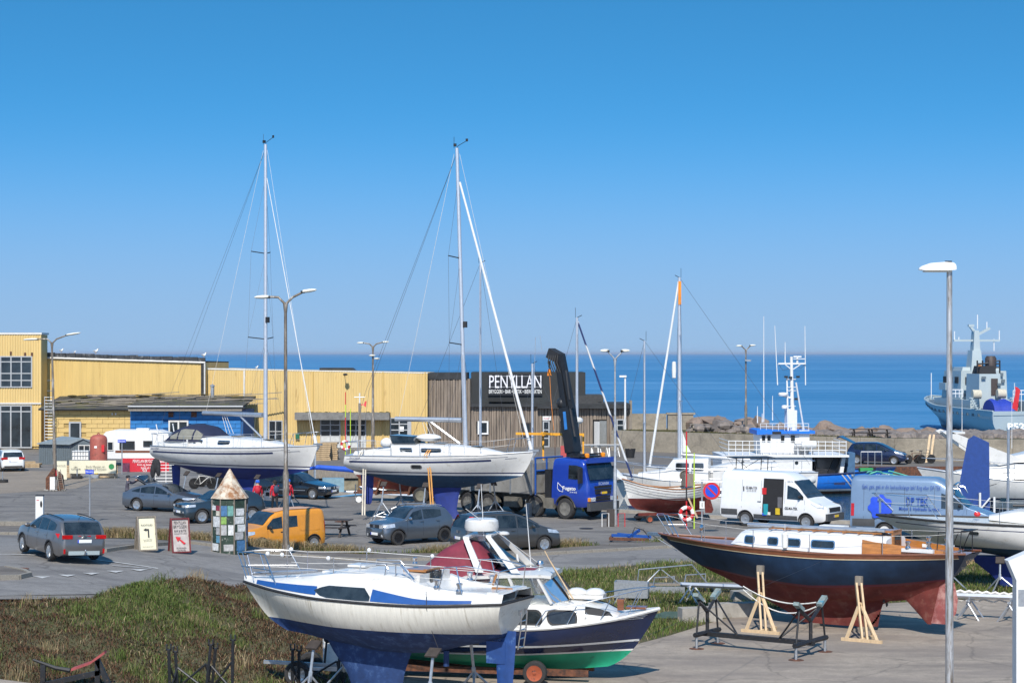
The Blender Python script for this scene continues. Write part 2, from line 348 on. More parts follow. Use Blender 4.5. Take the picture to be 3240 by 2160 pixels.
def water_mat(name,deep,rough,bscale,bstr,stretch,spec=0.5,streaks=0.0):
 m=bpy.data.materials.new(name); m.use_nodes=True; n,l=m.node_tree.nodes,m.node_tree.links
 b=n['Principled BSDF']; b.inputs['Roughness'].default_value=rough; b.inputs['Specular IOR Level'].default_value=spec; b.inputs['IOR'].default_value=1.33
 g=n.new('ShaderNodeNewGeometry'); mp=n.new('ShaderNodeMapping'); mp.inputs['Scale'].default_value=stretch; l.new(g.outputs['Position'],mp.inputs['Vector'])
 a=n.new('ShaderNodeTexNoise'); a.inputs['Scale'].default_value=bscale; a.inputs['Detail'].default_value=6; a.inputs['Roughness'].default_value=0.65; l.new(mp.outputs[0],a.inputs['Vector'])
 bp=n.new('ShaderNodeBump'); bp.inputs['Strength'].default_value=bstr; bp.inputs['Distance'].default_value=1.0
 l.new(a.outputs['Fac'],bp.inputs['Height']); l.new(bp.outputs[0],b.inputs['Normal'])
 mx=n.new('ShaderNodeMix'); mx.data_type='RGBA'; mx.inputs['A'].default_value=(*deep,1); mx.inputs['B'].default_value=(deep[0]*2.6+0.02,deep[1]*1.6,deep[2]*1.35,1)
    # long wind slicks lying across the view
 m2=n.new('ShaderNodeMapping'); m2.inputs['Scale'].default_value=(0.0009,0.011,1); l.new(g.outputs['Position'],m2.inputs['Vector'])
 s=n.new('ShaderNodeTexNoise'); s.inputs['Scale'].default_value=1.0; s.inputs['Detail'].default_value=5; s.inputs['Roughness'].default_value=0.6; l.new(m2.outputs[0],s.inputs['Vector'])
 r=n.new('ShaderNodeMapRange'); r.inputs['From Min'].default_value=0.47; r.inputs['From Max'].default_value=0.66; r.inputs['To Max'].default_value=streaks; l.new(s.outputs['Fac'],r.inputs['Value'])
 v=n.new('ShaderNodeTexNoise'); v.inputs['Scale'].default_value=bscale*0.45; v.inputs['Detail'].default_value=8; v.inputs['Roughness'].default_value=0.75; l.new(mp.outputs[0],v.inputs['Vector'])
 r3=n.new('ShaderNodeMapRange'); r3.inputs['From Min'].default_value=0.45; r3.inputs['From Max'].default_value=0.8; r3.inputs['To Max'].default_value=0.55; l.new(v.outputs['Fac'],r3.inputs['Value'])
 w=n.new('ShaderNodeTexNoise'); w.inputs['Scale'].default_value=bscale*0.12; w.inputs['Detail'].default_value=9; w.inputs['Roughness'].default_value=0.8; l.new(mp.outputs[0],w.inputs['Vector'])
 r4=n.new('ShaderNodeMapRange'); r4.inputs['From Min'].default_value=0.40; r4.inputs['From Max'].default_value=0.72; r4.inputs['To Min'].default_value=-0.12; r4.inputs['To Max'].default_value=0.45; l.new(w.outputs['Fac'],r4.inputs['Value'])
 a0=n.new('ShaderNodeMath'); a0.operation='ADD'; l.new(r3.outputs[0],a0.inputs[0]); l.new(r4.outputs[0],a0.inputs[1])
 ad=n.new('ShaderNodeMath'); ad.operation='ADD'; ad.use_clamp=True; l.new(r.outputs[0],ad.inputs[0]); l.new(a0.outputs[0],ad.inputs[1])
 l.new(ad.outputs[0],mx.inputs['Factor']); l.new(mx.outputs['Result'],b.inputs['Base Color'])
 return m
sea_m=water_mat('sea_water',(0.030,0.158,0.325),0.45,0.42,0.9,(0.35,1,1),0.35,0.8)
s=MB(); s.add([(-30000,150,-1.6),(30000,150,-1.6),(30000,60000,-1.6),(-30000,60000,-1.6)],[(0,1,2,3)])
struct(s.build('sea',sea_m))
s=MB(); s.add([(-15,60,-1.4),(130,60,-1.4),(130,147,-1.4),(-15,147,-1.4)],[(0,1,2,3)])
struct(s.build('harbour_water',water_mat('basin_water',(0.008,0.045,0.075),0.06,0.9,0.10,(0.6,1,1),0.6)))
hzm=bpy.data.materials.new('sea_haze'); hzm.use_nodes=True; hn=hzm.node_tree.nodes; hn.remove(hn['Principled BSDF']); pvn=hn.new('ShaderNodeVolumePrincipled'); pvn.inputs['Density'].default_value=5.0e-5; pvn.inputs['Color'].default_value=(0.86,0.90,1.0,1); pvn.inputs['Anisotropy'].default_value=0.2
hzm.node_tree.links.new(pvn.outputs[0],hn['Material Output'].inputs['Volume'])
s=MB(); s.box((0,29800,9),(64000,60600,26)); tag(s.build('haze',hzm),'pale sea haze lying over the harbour and the horizon',None,kind='stuff')
# road, pavement, kerbs, markings
road_far=[(-70,86.5),(-40,85.0),(-22,83.0),g2(330,1746),(-13.0,79.0),(-10.6,77.6),(-6.0,77.3),(-2.0,78.0),(2.2,80.3),(6.5,82.6),(14,84.5),(24,84.0),(60,80)]
road_near=[(60,74),(24,77.5),(14,78.6),(6.1,77.0),(2.3,74.4),(-2.5,70.2),(-7,66.3),(-10,62.9),(-12,60.9),(-16,56.7),(-20,55.2),(-40,53),(-70,51)]
sheet('road',road_far+road_near,0.008,roadmat)
def off(line,d):return[(x,y+d) for x,y in line]
pave=road_far[3:11]
sheet('pavement',pave+off(pave,2.3)[::-1],0.10,pavemat)
kb=MB()
def kerb_run(line,w,z0,z1,ln=1.0,parent=None,out=None):
 pts=[]
 for a,b in zip(line,line[1:]):
  d=math.hypot(b[0]-a[0],b[1]-a[1]); n=max(1,round(d/ln))
  for i in range(n):pts.append(((a[0]+(b[0]-a[0])*i/n,a[1]+(b[1]-a[1])*i/n),(a[0]+(b[0]-a[0])*(i+1)/n,a[1]+(b[1]-a[1])*(i+1)/n)))
 for a,b in pts:
  d=Vector((b[0]-a[0],b[1]-a[1],0)); L=d.length-0.015; c=((a[0]+b[0])/2,(a[1]+b[1])/2); zz=zg(*c)
  m=MB(); m.box((0,0,(z1-z0)/2),(L,w,z1-z0+rnd.uniform(-0.01,0.012)))
  o=m.build('kerb_stone',kerbmat,parent); o.location=(c[0],c[1],zz+z0); sl=(zg(*b)-zg(*a))/max(d.length,.1)
  o.rotation_euler=(0,-math.atan(sl),math.atan2(d.y,d.x))
kr=bpy.data.objects.new('kerb',None); COL.objects.link(kr); struct(kr)
kerb_run(pave,0.18,-0.05,0.125,1.1,kr)
kr2=bpy.data.objects.new('kerb',None); COL.objects.link(kr2); struct(kr2)
kerb_run([(-33,88.6),(-24.5,87.6),(-20.2,86.8)],0.2,-0.05,0.13,1.2,kr2)
kr4=bpy.data.objects.new('kerb',None); COL.objects.link(kr4); struct(kr4)
kerb_run([(-33,93.5),(-25,92.6),(-20.5,92.0)],0.25,-0.05,0.30,1.2,kr4)
sheet('pavement',[(-33,93.4),(-20.4,91.9),(-20.2,86.9),(-24.5,87.7),(-33,88.7)],0.10,pavemat)
# traffic island bottom left
isl=[g2(-200,1795),g2(20,1800),g2(75,1812),g2(95,1822),g2(60,1830),g2(-200,1842)]
sheet('pavement',isl,0.10,pavemat)
kr3=bpy.data.objects.new('kerb',None); COL.objects.link(kr3); struct(kr3)
kerb_run(isl[1:],0.14,-0.04,0.13,0.7,kr3)
paintm=mat('road_paint',(0.46,0.45,0.43),0.8,var=0.35,scale=5)
def stripe(pts,w,dz=0.014):
 m=MB()
 for a,b in zip(pts,pts[1:]):
  a,b=Vector((*a,zg(*a)+dz)),Vector((*b,zg(*b)+dz)); d=(b-a).normalized(); nrm=Vector((-d.y,d.x,0))*w/2
  m.add([a-nrm,b-nrm,b+nrm,a+nrm],[(0,1,2,3)])
 return struct(m.build('road_line',paintm))
def dens(a,b,n):return[(a[0]+(b[0]-a[0])*i/n,a[1]+(b[1]-a[1])*i/n) for i in range(n+1)]
stripe(dens(g2(-60,1752),g2(500,1798),12),0.14); stripe(dens(g2(355,1789),g2(480,1799),5),0.12,0.018)
for(x,y) in((132,1824),(212,1819),(288,1813),(364,1806.5),(440,1801.5)): # give-way teeth
 a,b,c=g2(x-27,y-1),g2(x+28,y-1),g2(x+2,y+5)
 m=MB(); m.add([(*p,zg(*p)+0.014) for p in(a,b,c)],[(0,1,2)]); struct(m.build('road_marking',paintm))
# sandy patch in front of the left-hand building, concrete boat yard in front
sheet('sand_patch',[(-60,112),(-31,113.5),(-26.5,119),(-27,136),(-60,140)],0.006,sandmat)
yard=[(-60,-40),(-60,44),(-7.6,45.5),(-4,48.5),(-1.5,51.0),(2.5,53.8),(4.6,57.0),(6.5,60.5),(9,63.0),(14,65),(22,67),(60,68),(60,-40)]
sheet('yard_ground',yard,0.012,yardmat)
# grassy bank between the road and the yard, with its own soil
edge_y=mono([(-40,52.8),(-20,55.0),(-16,56.5),(-12,60.6),(-10,62.6),(-7,66),(-3,69)])
hump=mono([(-40,-.03),(-20,-.03),(-15.5,-.03),(-13.2,.08),(-10.6,.62),(-8.6,.52),(-7,.34),(-5,.02),(-3,0)])
def bank_z(x,y):return bank_0(x,y)+(.05*math.sin(x*2.3+1.7*math.sin(y*1.1))+.04*math.sin(y*2.9+1.3*math.sin(x*1.7))+.03*math.sin(x*4.9+y*3.7))*ss(45,48,y)*ss(-4,-7,x)
def bank_0(x,y):
 e=edge_y(x)-1.2; ze=zg(x,e)+hump(x)+.05*math.sin(x*1.1)*ss(-7,-9,x)
 if y>e:return max(zg(x,y)-.25,ze-(y-e)*.30-hump(x)*ss(e,e+1.6,y))
 return.02+(ze-.02)*ss(45.2,e+1,y)**.9+.05*math.sin(x*2.1+y*1.3)*ss(46,49,y)
rows=[]
for i in range(64):
 y=44.8+i*0.36; rows.append([Vector((x,y,(bank_z(x,y) if y<edge_y(x)+.3 else zg(x,y)-.12))) for x in[-34+0.5*j for j in range(62)]])
m=MB(); m.grid(rows); struct(m.build('bank_ground',soilmat))
verge=[(-1.5,51.3),(2.6,53.8),(4.6,57.0),(6.5,60.5),(9,63.0),(14,65),(22,67),(24,77),(14,78.3),(6.1,76.7),(2.3,74.1),(-2.5,69.9),(-6.5,66.3),(-6.5,62),(-4,56)]
sheet('verge_ground',verge,0.016,soilmat)
# ------------------------------------------------------------------ grass: blades, straw and heath as single masses nobody could count
def inside(poly,x,y):
 c=False; j=len(poly)-1
 for i in range(len(poly)):
  xi,yi=poly[i]; xj,yj=poly[j]
  if(yi>y)!=(yj>y) and x<(xj-xi)*(y-yi)/(yj-yi)+xi:c=not c
  j=i
 return c
def blades(name,pts,hgt,wid,lean,cols,mname,label=None):
 """pts: (x, y, z) roots; every root grows one bent blade of two triangles and a tip"""
 g=np.random.default_rng(len(pts)); n=len(pts); p=np.array(pts,dtype=np.float64)
 h=hgt*g.uniform(0.45,1.3,n); a=g.uniform(0,2*np.pi,n); b=g.uniform(0,2*np.pi,n); ln=lean*g.uniform(0.2,1.3,n)*h
 wx,wy=np.cos(a)*wid/2,np.sin(a)*wid/2; lx,ly=np.cos(b)*ln,np.sin(b)*ln
 v=np.zeros((n,5,3))
 v[:,0]=p+np.stack([-wx,-wy,0*h],1); v[:,1]=p+np.stack([wx,wy,0*h],1)
 mid=p+np.stack([lx*0.35,ly*0.35,h*0.6],1)
 v[:,2]=mid+np.stack([wx*0.8,wy*0.8,0*h],1); v[:,3]=mid-np.stack([wx*0.8,wy*0.8,0*h],1)
 v[:,4]=p+np.stack([lx,ly,h*np.clip(1-lean*0.35,0.3,1)],1)
 me=bpy.data.meshes.new(name); me.vertices.add(n*5); me.vertices.foreach_set('co',v.reshape(-1))
 idx=np.arange(n)[:,None]*5; loops=np.concatenate([idx+np.array([0,1,2,3]),idx+np.array([3,2,4])],1).reshape(-1)
 me.loops.add(n*7); me.loops.foreach_set('vertex_index',loops.astype(np.int32))
 st=(np.arange(n)[:,None]*7+np.array([0,4])).reshape(-1); me.polygons.add(n*2); me.polygons.foreach_set('loop_start',st.astype(np.int32))
 c=np.array(cols)[g.integers(0,len(cols),n)]*g.uniform(0.7,1.3,(n,1))
 ca=me.color_attributes.new('Col','FLOAT_COLOR','POINT'); cc=np.ones((n,5,4)); cc[:,:,:3]=c[:,None,:]; ca.data.foreach_set('color',cc.reshape(-1))
 me.update(calc_edges=True); me.materials.append(mat(mname,(1,1,1),0.8,var=0.1,spec=0.2,attr='Col'))
 o=bpy.data.objects.new(name,me); COL.objects.link(o); return tag(o,label,None,kind='stuff')
# ------------------------------------------------------------------ boat builders (x runs from stern to bow, y to port, z up from the ground)
class Hull:
 def __init__(s,L,stem,tran,k,sh,b,m,n):
  s.L=L; s.stem=lin(stem) if len(stem)<3 else mono(stem); s.tran=lin(tran) if len(tran)<3 else mono(tran)
  s.k,s.s,s.b,s.m,s.n=mono(k),mono(sh),mono(b),mono(m),mono(n)
 def pt(s,t,z):
  k,sh=s.k(t),s.s(t); r=max(0.0,min(1.0,(z-k)/max(sh-k,1e-4)))
  y=s.b(t)*(1-(1-r)**s.m(t))**(1/s.n(t)); x0,x1=s.tran(z),s.L-s.stem(z)
  return x0+(x1-x0)*t,y
 def t_at(s,x,z):
  lo,hi=0.0,1.0
  for _ in range(30):
   t=(lo+hi)/2
   if s.pt(t,z)[0]<x:lo=t
   else:hi=t
  return lo
 def half(s,x,z):return s.pt(s.t_at(x,z),z)[1]
 def sheer(s,x):
  z=2.0
  for _ in range(6):z=s.s(s.t_at(x,z))
  return z
 def mesh(s,mb,bands,nt=36,nz=7):
  """bands: [(top height or function of t, material slot)], the last top is the sheer"""
  ts=[0.5-0.5*math.cos(math.pi*i/nt) for i in range(nt+1)]
  rows=[]
  for t in ts:
   k,sh=s.k(t),s.s(t); zs=[k]; lo=k
   for top,sl in bands:
    hi=sh if top is None else max(lo,min(sh,top(t) if callable(top) else top))
    n=nz if(top is None or sl==bands[0][1]) else 1
    for j in range(1,n+1):zs.append(lo+(hi-lo)*(j/n)**(1.6 if lo==k else 1))
    lo=hi
   rows.append([(s.pt(t,z),z) for z in zs])
  slots=[]
  for top,sl in bands:slots+=[sl]*(nz if(top is None or sl==bands[0][1]) else 1)
  for sg in(1,-1):
   for r0,r1 in zip(rows,rows[1:]):
    for j,sl in enumerate(slots):
     q=[r0[j],r1[j],r1[j+1],r0[j+1]]; mb.k=sl
     vs=[(p[0][0],sg*p[0][1],p[1]) for p in q]
     mb.add(vs,[(0,1,2,3)] if sg>0 else[(3,2,1,0)])
  for j,sl in enumerate(slots):
   a,b=rows[0][j],rows[0][j+1]; mb.k=sl
   mb.add([(a[0][0],a[0][1],a[1]),(b[0][0],b[0][1],b[1]),(b[0][0],-b[0][1],b[1]),(a[0][0],-a[0][1],a[1])],[(0,1,2,3)])
  mb.k=0
 def build(s,name,bands,mats,parent,nt=36,nz=7):
  mb=MB(); s.mesh(mb,bands,nt,nz); return mb.build(name,mats,parent,merge=0.0006,sharp=40)
 def edge(s,dz=0.0,inset=0.0,n=28,t0=0.0,t1=1.0,sg=1):
  out=[]
  for i in range(n+1):
   t=t0+(t1-t0)*i/n; z=s.s(t); x,y=s.pt(t,z); out.append(Vector((x,sg*max(0,y-inset),z+dz)))
  return out
 def deck(s,mb,dz=-0.02,inset=0.01,camber=0.05,n=28,t0=0.0,t1=1.0):
  a,b=s.edge(dz,inset,n,t0,t1,1),s.edge(dz,inset,n,t0,t1,-1); mb.grid([[p,Vector((p.x,0,p.z+camber*min(1,p.y))),q] for p,q in zip(a,b)])
 def rail(s,mb,r=0.025,dz=0.0,n=28,t0=0.0,t1=1.0,k=6):
  mb.tube(s.edge(dz,0,n,t0,t1,1),r,k); mb.tube(s.edge(dz,0,n,t0,t1,-1),r,k)
 def patch(s,mb,poly,sg=1,eps=0.008):
  """a flat marking that lies on the topsides: poly in (x, z); long strips should be given as two rows"""
  mb.add([(x,sg*(s.half(x,z)+eps),z) for x,z in poly],[tuple(range(len(poly)))])
 def strip(s,mb,xs,zlo,zhi,sg=1,eps=0.006):
  mb.grid([[(x,sg*(s.half(x,(zlo(x) if callable(zlo) else zlo))+eps),zlo(x) if callable(zlo) else zlo),(x,sg*(s.half(x,(zhi(x) if callable(zhi) else zhi))+eps),zhi(x) if callable(zhi) else zhi)] for x in xs])
def lsp(a,b,n):return[a+(b-a)*i/n for i in range(n+1)]
def trunk(mb,st,rnd_=0.82,camber=0.06):
 """cabin trunk: stations (x, half width at foot, half width at top, foot z, top z)"""
 rings=[]
 for x,wb,wt,z0,z1 in st:
  h=z1-z0; half=[(wb,z0),(wb+(wt-wb)*0.8,z0+h*0.78),(wt*0.985 if h>0.02 else wt,z0+h*0.93),(wt*rnd_,z1),(wt*0.4,z1+camber*0.8*min(1,h*4))]
  rings.append([Vector((x,y,z)) for y,z in half]+[Vector((x,0,z1+camber*min(1,h*4)))]+[Vector((x,-y,z)) for y,z in half[::-1]])
 mb.loft(rings,True,True)
def trunk_side(st):
 """half width of the trunk wall at (x, z)"""
 f=[lin([(q[0],q[i]) for q in st]) for i in range(1,5)]
 def y(x,z):
  wb,wt,z0,z1=(g(x) for g in f); r=(z-z0)/max(z1-z0,1e-3); return wb+(wt-wb)*min(1,r/0.93) if r<0.93 else wt
 return y
def panel(mb,poly,yf,sg,th=0.012,eps=0.004):
 """a thin plate that follows a side wall, poly in (x, z)"""
 a=[Vector((x,sg*(yf(x,z)+eps),z)) for x,z in poly]; mb.prism(a,(0,sg*th,0))
def rrect(x0,x1,z0,z1,r,sl=0.0,k=3):
 out=[]
 for cx,cz,a0 in((x1-r,z1-r,0),(x0+r,z1-r,90),(x0+r,z0+r,180),(x1-r,z0+r,270)):
  for i in range(k+1):
   a=R(a0+90*i/k); z=cz+r*math.sin(a); out.append((cx+r*math.cos(a)+sl*(z-z0),z))
 return out
def framed_window(parent,poly,yf,sg,frame_m,glass_m,grow=0.035,name='window'):
 cx=sum(p[0] for p in poly)/len(poly); cz=sum(p[1] for p in poly)/len(poly)
 dx=max(p[0] for p in poly)-cx; dz=max(p[1] for p in poly)-cz
 big=[(cx+(x-cx)*(1+grow/dx),cz+(z-cz)*(1+grow/dz)) for x,z in poly]
 m=MB(); panel(m,big,yf,sg,0.012,0.002); f=m.build(name,frame_m,parent)
 m=MB(); panel(m,poly,yf,sg,0.010,0.010); m.build('pane',glass_m,f); return f
def fin(mb,levels,n=10):
 """keel or rudder blade: levels (z, x aft, x forward, thickness)"""
 rings=[]
 for z,xa,xf,th in levels:
  rg=[]
  for i in range(n):
   a=2*math.pi*i/n; c=math.cos(a); rg.append(Vector(((xa+xf)/2+(xf-xa)/2*c,th/2*math.sin(a)*(1 if c<0.3 else 1),z)))
  rings.append(rg)
 mb.loft(rings)
def winch(parent,x,y,z,s=1.0):
 m=MB(); m.lathe([(0.085*s,0),(0.085*s,0.03*s),(0.055*s,0.06*s),(0.05*s,0.12*s),(0.075*s,0.16*s),(0.075*s,0.19*s),(0.03*s,0.2*s)],12,(x,y,z)); return m.build('winch',steel,parent)
def stanchions(parent,pts,h,r=0.014,m=None,name='stanchion'):
 for p in pts:
  b=MB(); b.rod(p,(p[0],p[1],p[2]+h),r,6); b.box((p[0],p[1],p[2]+0.015),(0.08,0.08,0.03)); b.build(name,m or steel,parent)
def jackstand(label,loc,top,lean,group='adjustable boat stands',mm=None,spread=0.75):
 """tripod boat stand: three splayed legs, a screw post and a pad, built at its foot"""
 t=thing('boat_stand',label,'boat stand',loc,0,group); tx,ty,tz=top; hub=Vector((tx*0.55,ty*0.55,tz*0.52)); mm=mm or galv
 for i in range(3):
  a=lean+2*math.pi*i/3; m=MB(); m.rod((spread*math.cos(a),spread*math.sin(a),0.0),hub,0.028,6); m.box((spread*math.cos(a),spread*math.sin(a),0.012),(0.12,0.12,0.024)); m.build('leg',mm,t)
 m=MB(); m.rod(hub*0.85,(tx,ty,tz-0.02),0.036,8); m.rod(hub*0.8,hub*1.12,0.052,8); m.build('post',mm,t)
 m=MB(); d=Vector((-tx,-ty,0.6)).normalized(); m.box((tx,ty,tz),(0.30,0.30,0.04),rot=d.to_track_quat('Z','Y').to_matrix()); m.build('pad',wood_dark,t); return t
def lattice(mb,pts,r=0.03,n=6):
 for a,b in pts:mb.rod(a,b,r,n)
def life_raft():pass
# ------------------------------------------------------------------ car builder (x forward, origin under the middle, near side may be either)
def wheel_meshes(r,w,style,key,cache={}):
 if key in cache:return cache[key]
 ri=r*0.66; m=MB(); m.lathe([(ri,-w/2),(r*0.93,-w/2),(r,-w*0.34),(r,w*0.34),(r*0.93,w/2),(ri,w/2),(ri,-w/2)],22,(0,0,0),'Y'); ty=m.mesh('tyre',tyre_m)
 m=MB(); m.k=1; m.lathe([(0.001,-w*0.05),(ri,-w*0.05),(ri,w*0.05),(0.001,w*0.05)],18,(0,w*0.12,0),'Y'); m.k=0
 m.lathe([(ri*0.9,-0.02),(ri*1.0,-0.02),(ri*1.02,0.015),(ri*0.9,0.005)],20,(0,w*0.42,0),'Y')
 ns={'five':5,'ten':9,'steel':0,'hub':7}.get(style,5)
 m.lathe([(0.001,-0.03),(ri*0.24,-0.03),(ri*0.22,0.02),(0.001,0.03)],12,(0,w*0.40,0),'Y')
 for i in range(ns):
  a=2*math.pi*i/ns; d=Vector((math.cos(a),0,math.sin(a))); m.bar(d*ri*0.15+Vector((0,w*0.40,0)),d*ri*0.95+Vector((0,w*0.42,0)),0.035,ri*(0.26 if ns==5 else 0.2))
 if ns==0:m.lathe([(ri*0.25,0.02),(ri*0.7,-0.02),(ri*0.92,0.0),(ri*0.9,-0.03),(0.001,-0.03)],18,(0,w*0.36,0),'Y')
 cache[key]=(ty,m); return cache[key]
def add_wheel(t,x,y,r,w,style,rim_m,key,name='wheel'):
 ty,m=wheel_meshes(r,w,style,key)
 rk='rim'+key
 if rk not in MATS:MATS[rk]=m.mesh('rim',[rim_m,dark_m])
 o=piece(name,ty,t,(x,y,r),(0,0,0 if y>0 else math.pi)); piece('rim',MATS[rk],o); return o
class Car:
 def __init__(s,L,Wd,top,belt,zb=0.22,wr=0.315,axles=(0.85,3.4),plan=None,tumble=0.30,paint=None,gh=None,lower=None):
  """top: (x from the nose, z) keys of the roof line; belt: same for the waist; axles: distance of the wheels from the nose"""
  s.L,s.W,s.zb,s.wr,s.ax=L,Wd,zb,wr,axles; s.top,s.belt=mono(top),mono(belt)
  s.plan=mono(plan or[(0,0.66),(0.12,0.86),(0.45,0.965),(1.0,1.0),(L-0.9,1.0),(L-0.3,0.955),(L-0.08,0.88),(L,0.78)]); s.tum=tumble
  s.bump=lin([(0,0.24),(0.10,0.06),(0.3,0.0),(L-0.3,0.0),(L-0.06,0.08),(L,0.2)])
 def X(s,d):return s.L/2-d
 def half(s,d,z):
  w=s.W/2*s.plan(d); T=s.top(d); B=min(s.belt(d),T-0.03)
  if z<=B:
   r=(z-s.zb)/max(B-s.zb,0.1)
   return w*lin([(0,0.90),(0.1,0.965),(0.35,1.0),(0.65,0.995),(1.0,0.945)])(r)
  q=(z-B)/max(T-B,0.02); return w*0.945-(z-B)*s.tum-w*0.02*q**4
 def section(s,d):
  T=s.top(d); B=min(s.belt(d),T-0.03); z0=s.zb+s.bump(d)
  for a in s.ax:
   u=s.wr+0.045
   if abs(d-a)<u:z0=max(z0,s.wr+math.sqrt(u*u-(d-a)**2))
  zs=[z0]+[max(z0,s.zb+(B-s.zb)*r) for r in(0.12,0.35,0.65,0.9,1.0)]+[B+(T-B)*r for r in(0.3,0.6,0.85)]
  pts=[(0,z0),(s.half(d,z0)*0.9,z0)]+[(s.half(d,z),z) for z in zs]
  yt=s.half(d,B+(T-B)*0.95); pts+=[(yt*0.94,B+(T-B)*0.955),(yt*0.80,T-0.004),(yt*0.4,T+0.012),(0,T+0.016)]
  x=s.X(d); return[Vector((x,y,z)) for y,z in pts]+[Vector((x,-y,z)) for y,z in pts[-2:0:-1]]
 def body(s,parent,m):
  ds=set(lsp(0,s.L,46))|{0.03,0.06,s.L-0.03,s.L-0.06}
  for a in s.ax:ds|={a+(s.wr+0.045)*math.cos(R(g)) for g in range(0,181,15)}
  mb=MB(); mb.loft([s.section(d) for d in sorted(ds)]); o=mb.build('body',m,parent,sharp=50)
  u=MB(); u.box((0,0,s.zb+0.28),(s.L*0.86,s.W*0.66,0.46)); u.build('underbody',dark_m,parent)
  for a in s.ax: # dark lip of the wheel arch
   for sg in(1,-1):
    g=MB(); rr=s.wr+0.04; row=[]
    for i in range(13):
     t=math.pi*i/12; dd=a-rr*math.cos(t); z=s.wr+rr*math.sin(t); dd2=a-(rr+.045)*math.cos(t); z2=s.wr+(rr+.045)*math.sin(t)
     row.append([Vector((s.X(dd),sg*(s.half(dd,max(z,s.zb+.05))+0.006),z)),Vector((s.X(dd2),sg*(s.half(dd2,max(z2,s.zb+.05))+0.008),z2))])
    g.grid(row); g.build('wheel_arch',s.arch_m,parent)
  return o
 arch_m=black_rub
 def side(s,parent,name,poly,m,sg,eps=0.006,th=0.008,rows=True):
  """poly in (distance from nose, z), given clockwise or not; laid on the flank"""
  mb=MB()
  if len(poly)==4:
   q=[Vector((d,z)) for d,z in poly]; rows=[]
   for i in range(5):a,b=q[0].lerp(q[1],i/4),q[3].lerp(q[2],i/4); rows.append([Vector((s.X(c.x),sg*(s.half(c.x,c.y)+eps),c.y)) for c in(a.lerp(b,j/6) for j in range(7))])
   mb.grid(rows)
  else:mb.add([Vector((s.X(d),sg*(s.half(d,z)+eps),z)) for d,z in poly],[tuple(range(len(poly)))])
  return mb.build(name,m,parent)
 def glassband(s,parent,pts,sg,m=None,name='side_window'):
  """pts: list of (d, zlo, zhi): a strip of window following the tumblehome"""
  mb=MB(); mb.grid([[Vector((s.X(d),sg*(s.half(d,z)+0.008),z)) for z in(lo,lo+(hi-lo)/2,hi)] for d,lo,hi in pts]); return mb.build(name,m or glass_d,parent)
 def screen(s,parent,d0,d1,name,m=None,w=0.86,inset=0.0,eps=0.012):
  """windscreen or rear window lying on the roof line between two distances"""
  rows=[]
  for i in range(7):
   d=d0+(d1-d0)*i/6; z=s.top(d); B=min(s.belt(d),z-0.03); yt=s.half(d,B+(z-B)*0.95)*w; sl=s.top(d+.02)-s.top(d-.02); nx=Vector((sl/0.04,0,1)).normalized()
   rows.append([Vector((s.X(d),y,z+(0.016 if abs(y)<yt*.5 else 0.006)))+nx*eps for y in(-yt,-yt*0.5,0,yt*0.5,yt)])
  mb=MB(); mb.grid(rows); return mb.build(name,m or glass_d,parent)
 def wheels(s,t,style,rim_m,key,w=0.2):
  for a in s.ax:
   for sg in(1,-1):add_wheel(t,s.X(a),sg*(s.W/2-w/2-0.015),s.wr,w,style,rim_m,key)
 def mirror(s,t,d,z,m):
  for sg in(1,-1):
   y=s.half(d,z); mb=MB(); mb.ell((s.X(d),sg*(y+0.12),z+0.06),(0.07,0.11,0.08),8,5); mb.bar((s.X(d),sg*y,z),(s.X(d),sg*(y+0.1),z+0.03),0.05); mb.build('mirror',m,t)
 def plate(s,t,d,z,front,w=0.50,h=0.11,body=None):
  x=s.X(d)+(0.02 if front else-0.02); mb=MB(); mb.box((x,0,z),(0.02,w,h)); o=mb.build('number_plate',wht_text,t)
  mb=MB(); mb.box((x+(0.004 if front else-0.004),-w*0.46 if front else w*0.46,z),(0.02,w*0.08,h)); mb.build('plate_band',sign_blue,o); return o
 def endbox(s,t,name,d,y,z,sy,sz,m,front,th=0.03,out=0.012):
  x=s.X(d)+(out if front else-out); mb=MB(); mb.box((x,y,z),(th,sy,sz)); return mb.build(name,m,t)
 def handles(s,t,ds,z,m):
  for d in ds:
   for sg in(1,-1):mb=MB(); mb.box((s.X(d),sg*(s.half(d,z)+0.02),z),(0.18,0.03,0.03)); mb.build('door_handle',m,t)
def car_paint(name,col,rough=0.28,metal=0.5):return mat(name,col,rough,metal,var=0.05,coat=1.0)
red_lamp=mat('red_lamp_glass',(0.42,0.01,0.012),0.12,var=0.2,scale=8)
head_lamp=mat('headlamp_glass',(0.66,0.68,0.70),0.08,0.5,var=0.25,scale=9)
amber=mat('amber_lamp_glass',(0.75,0.25,0.02),0.15,var=0.1)
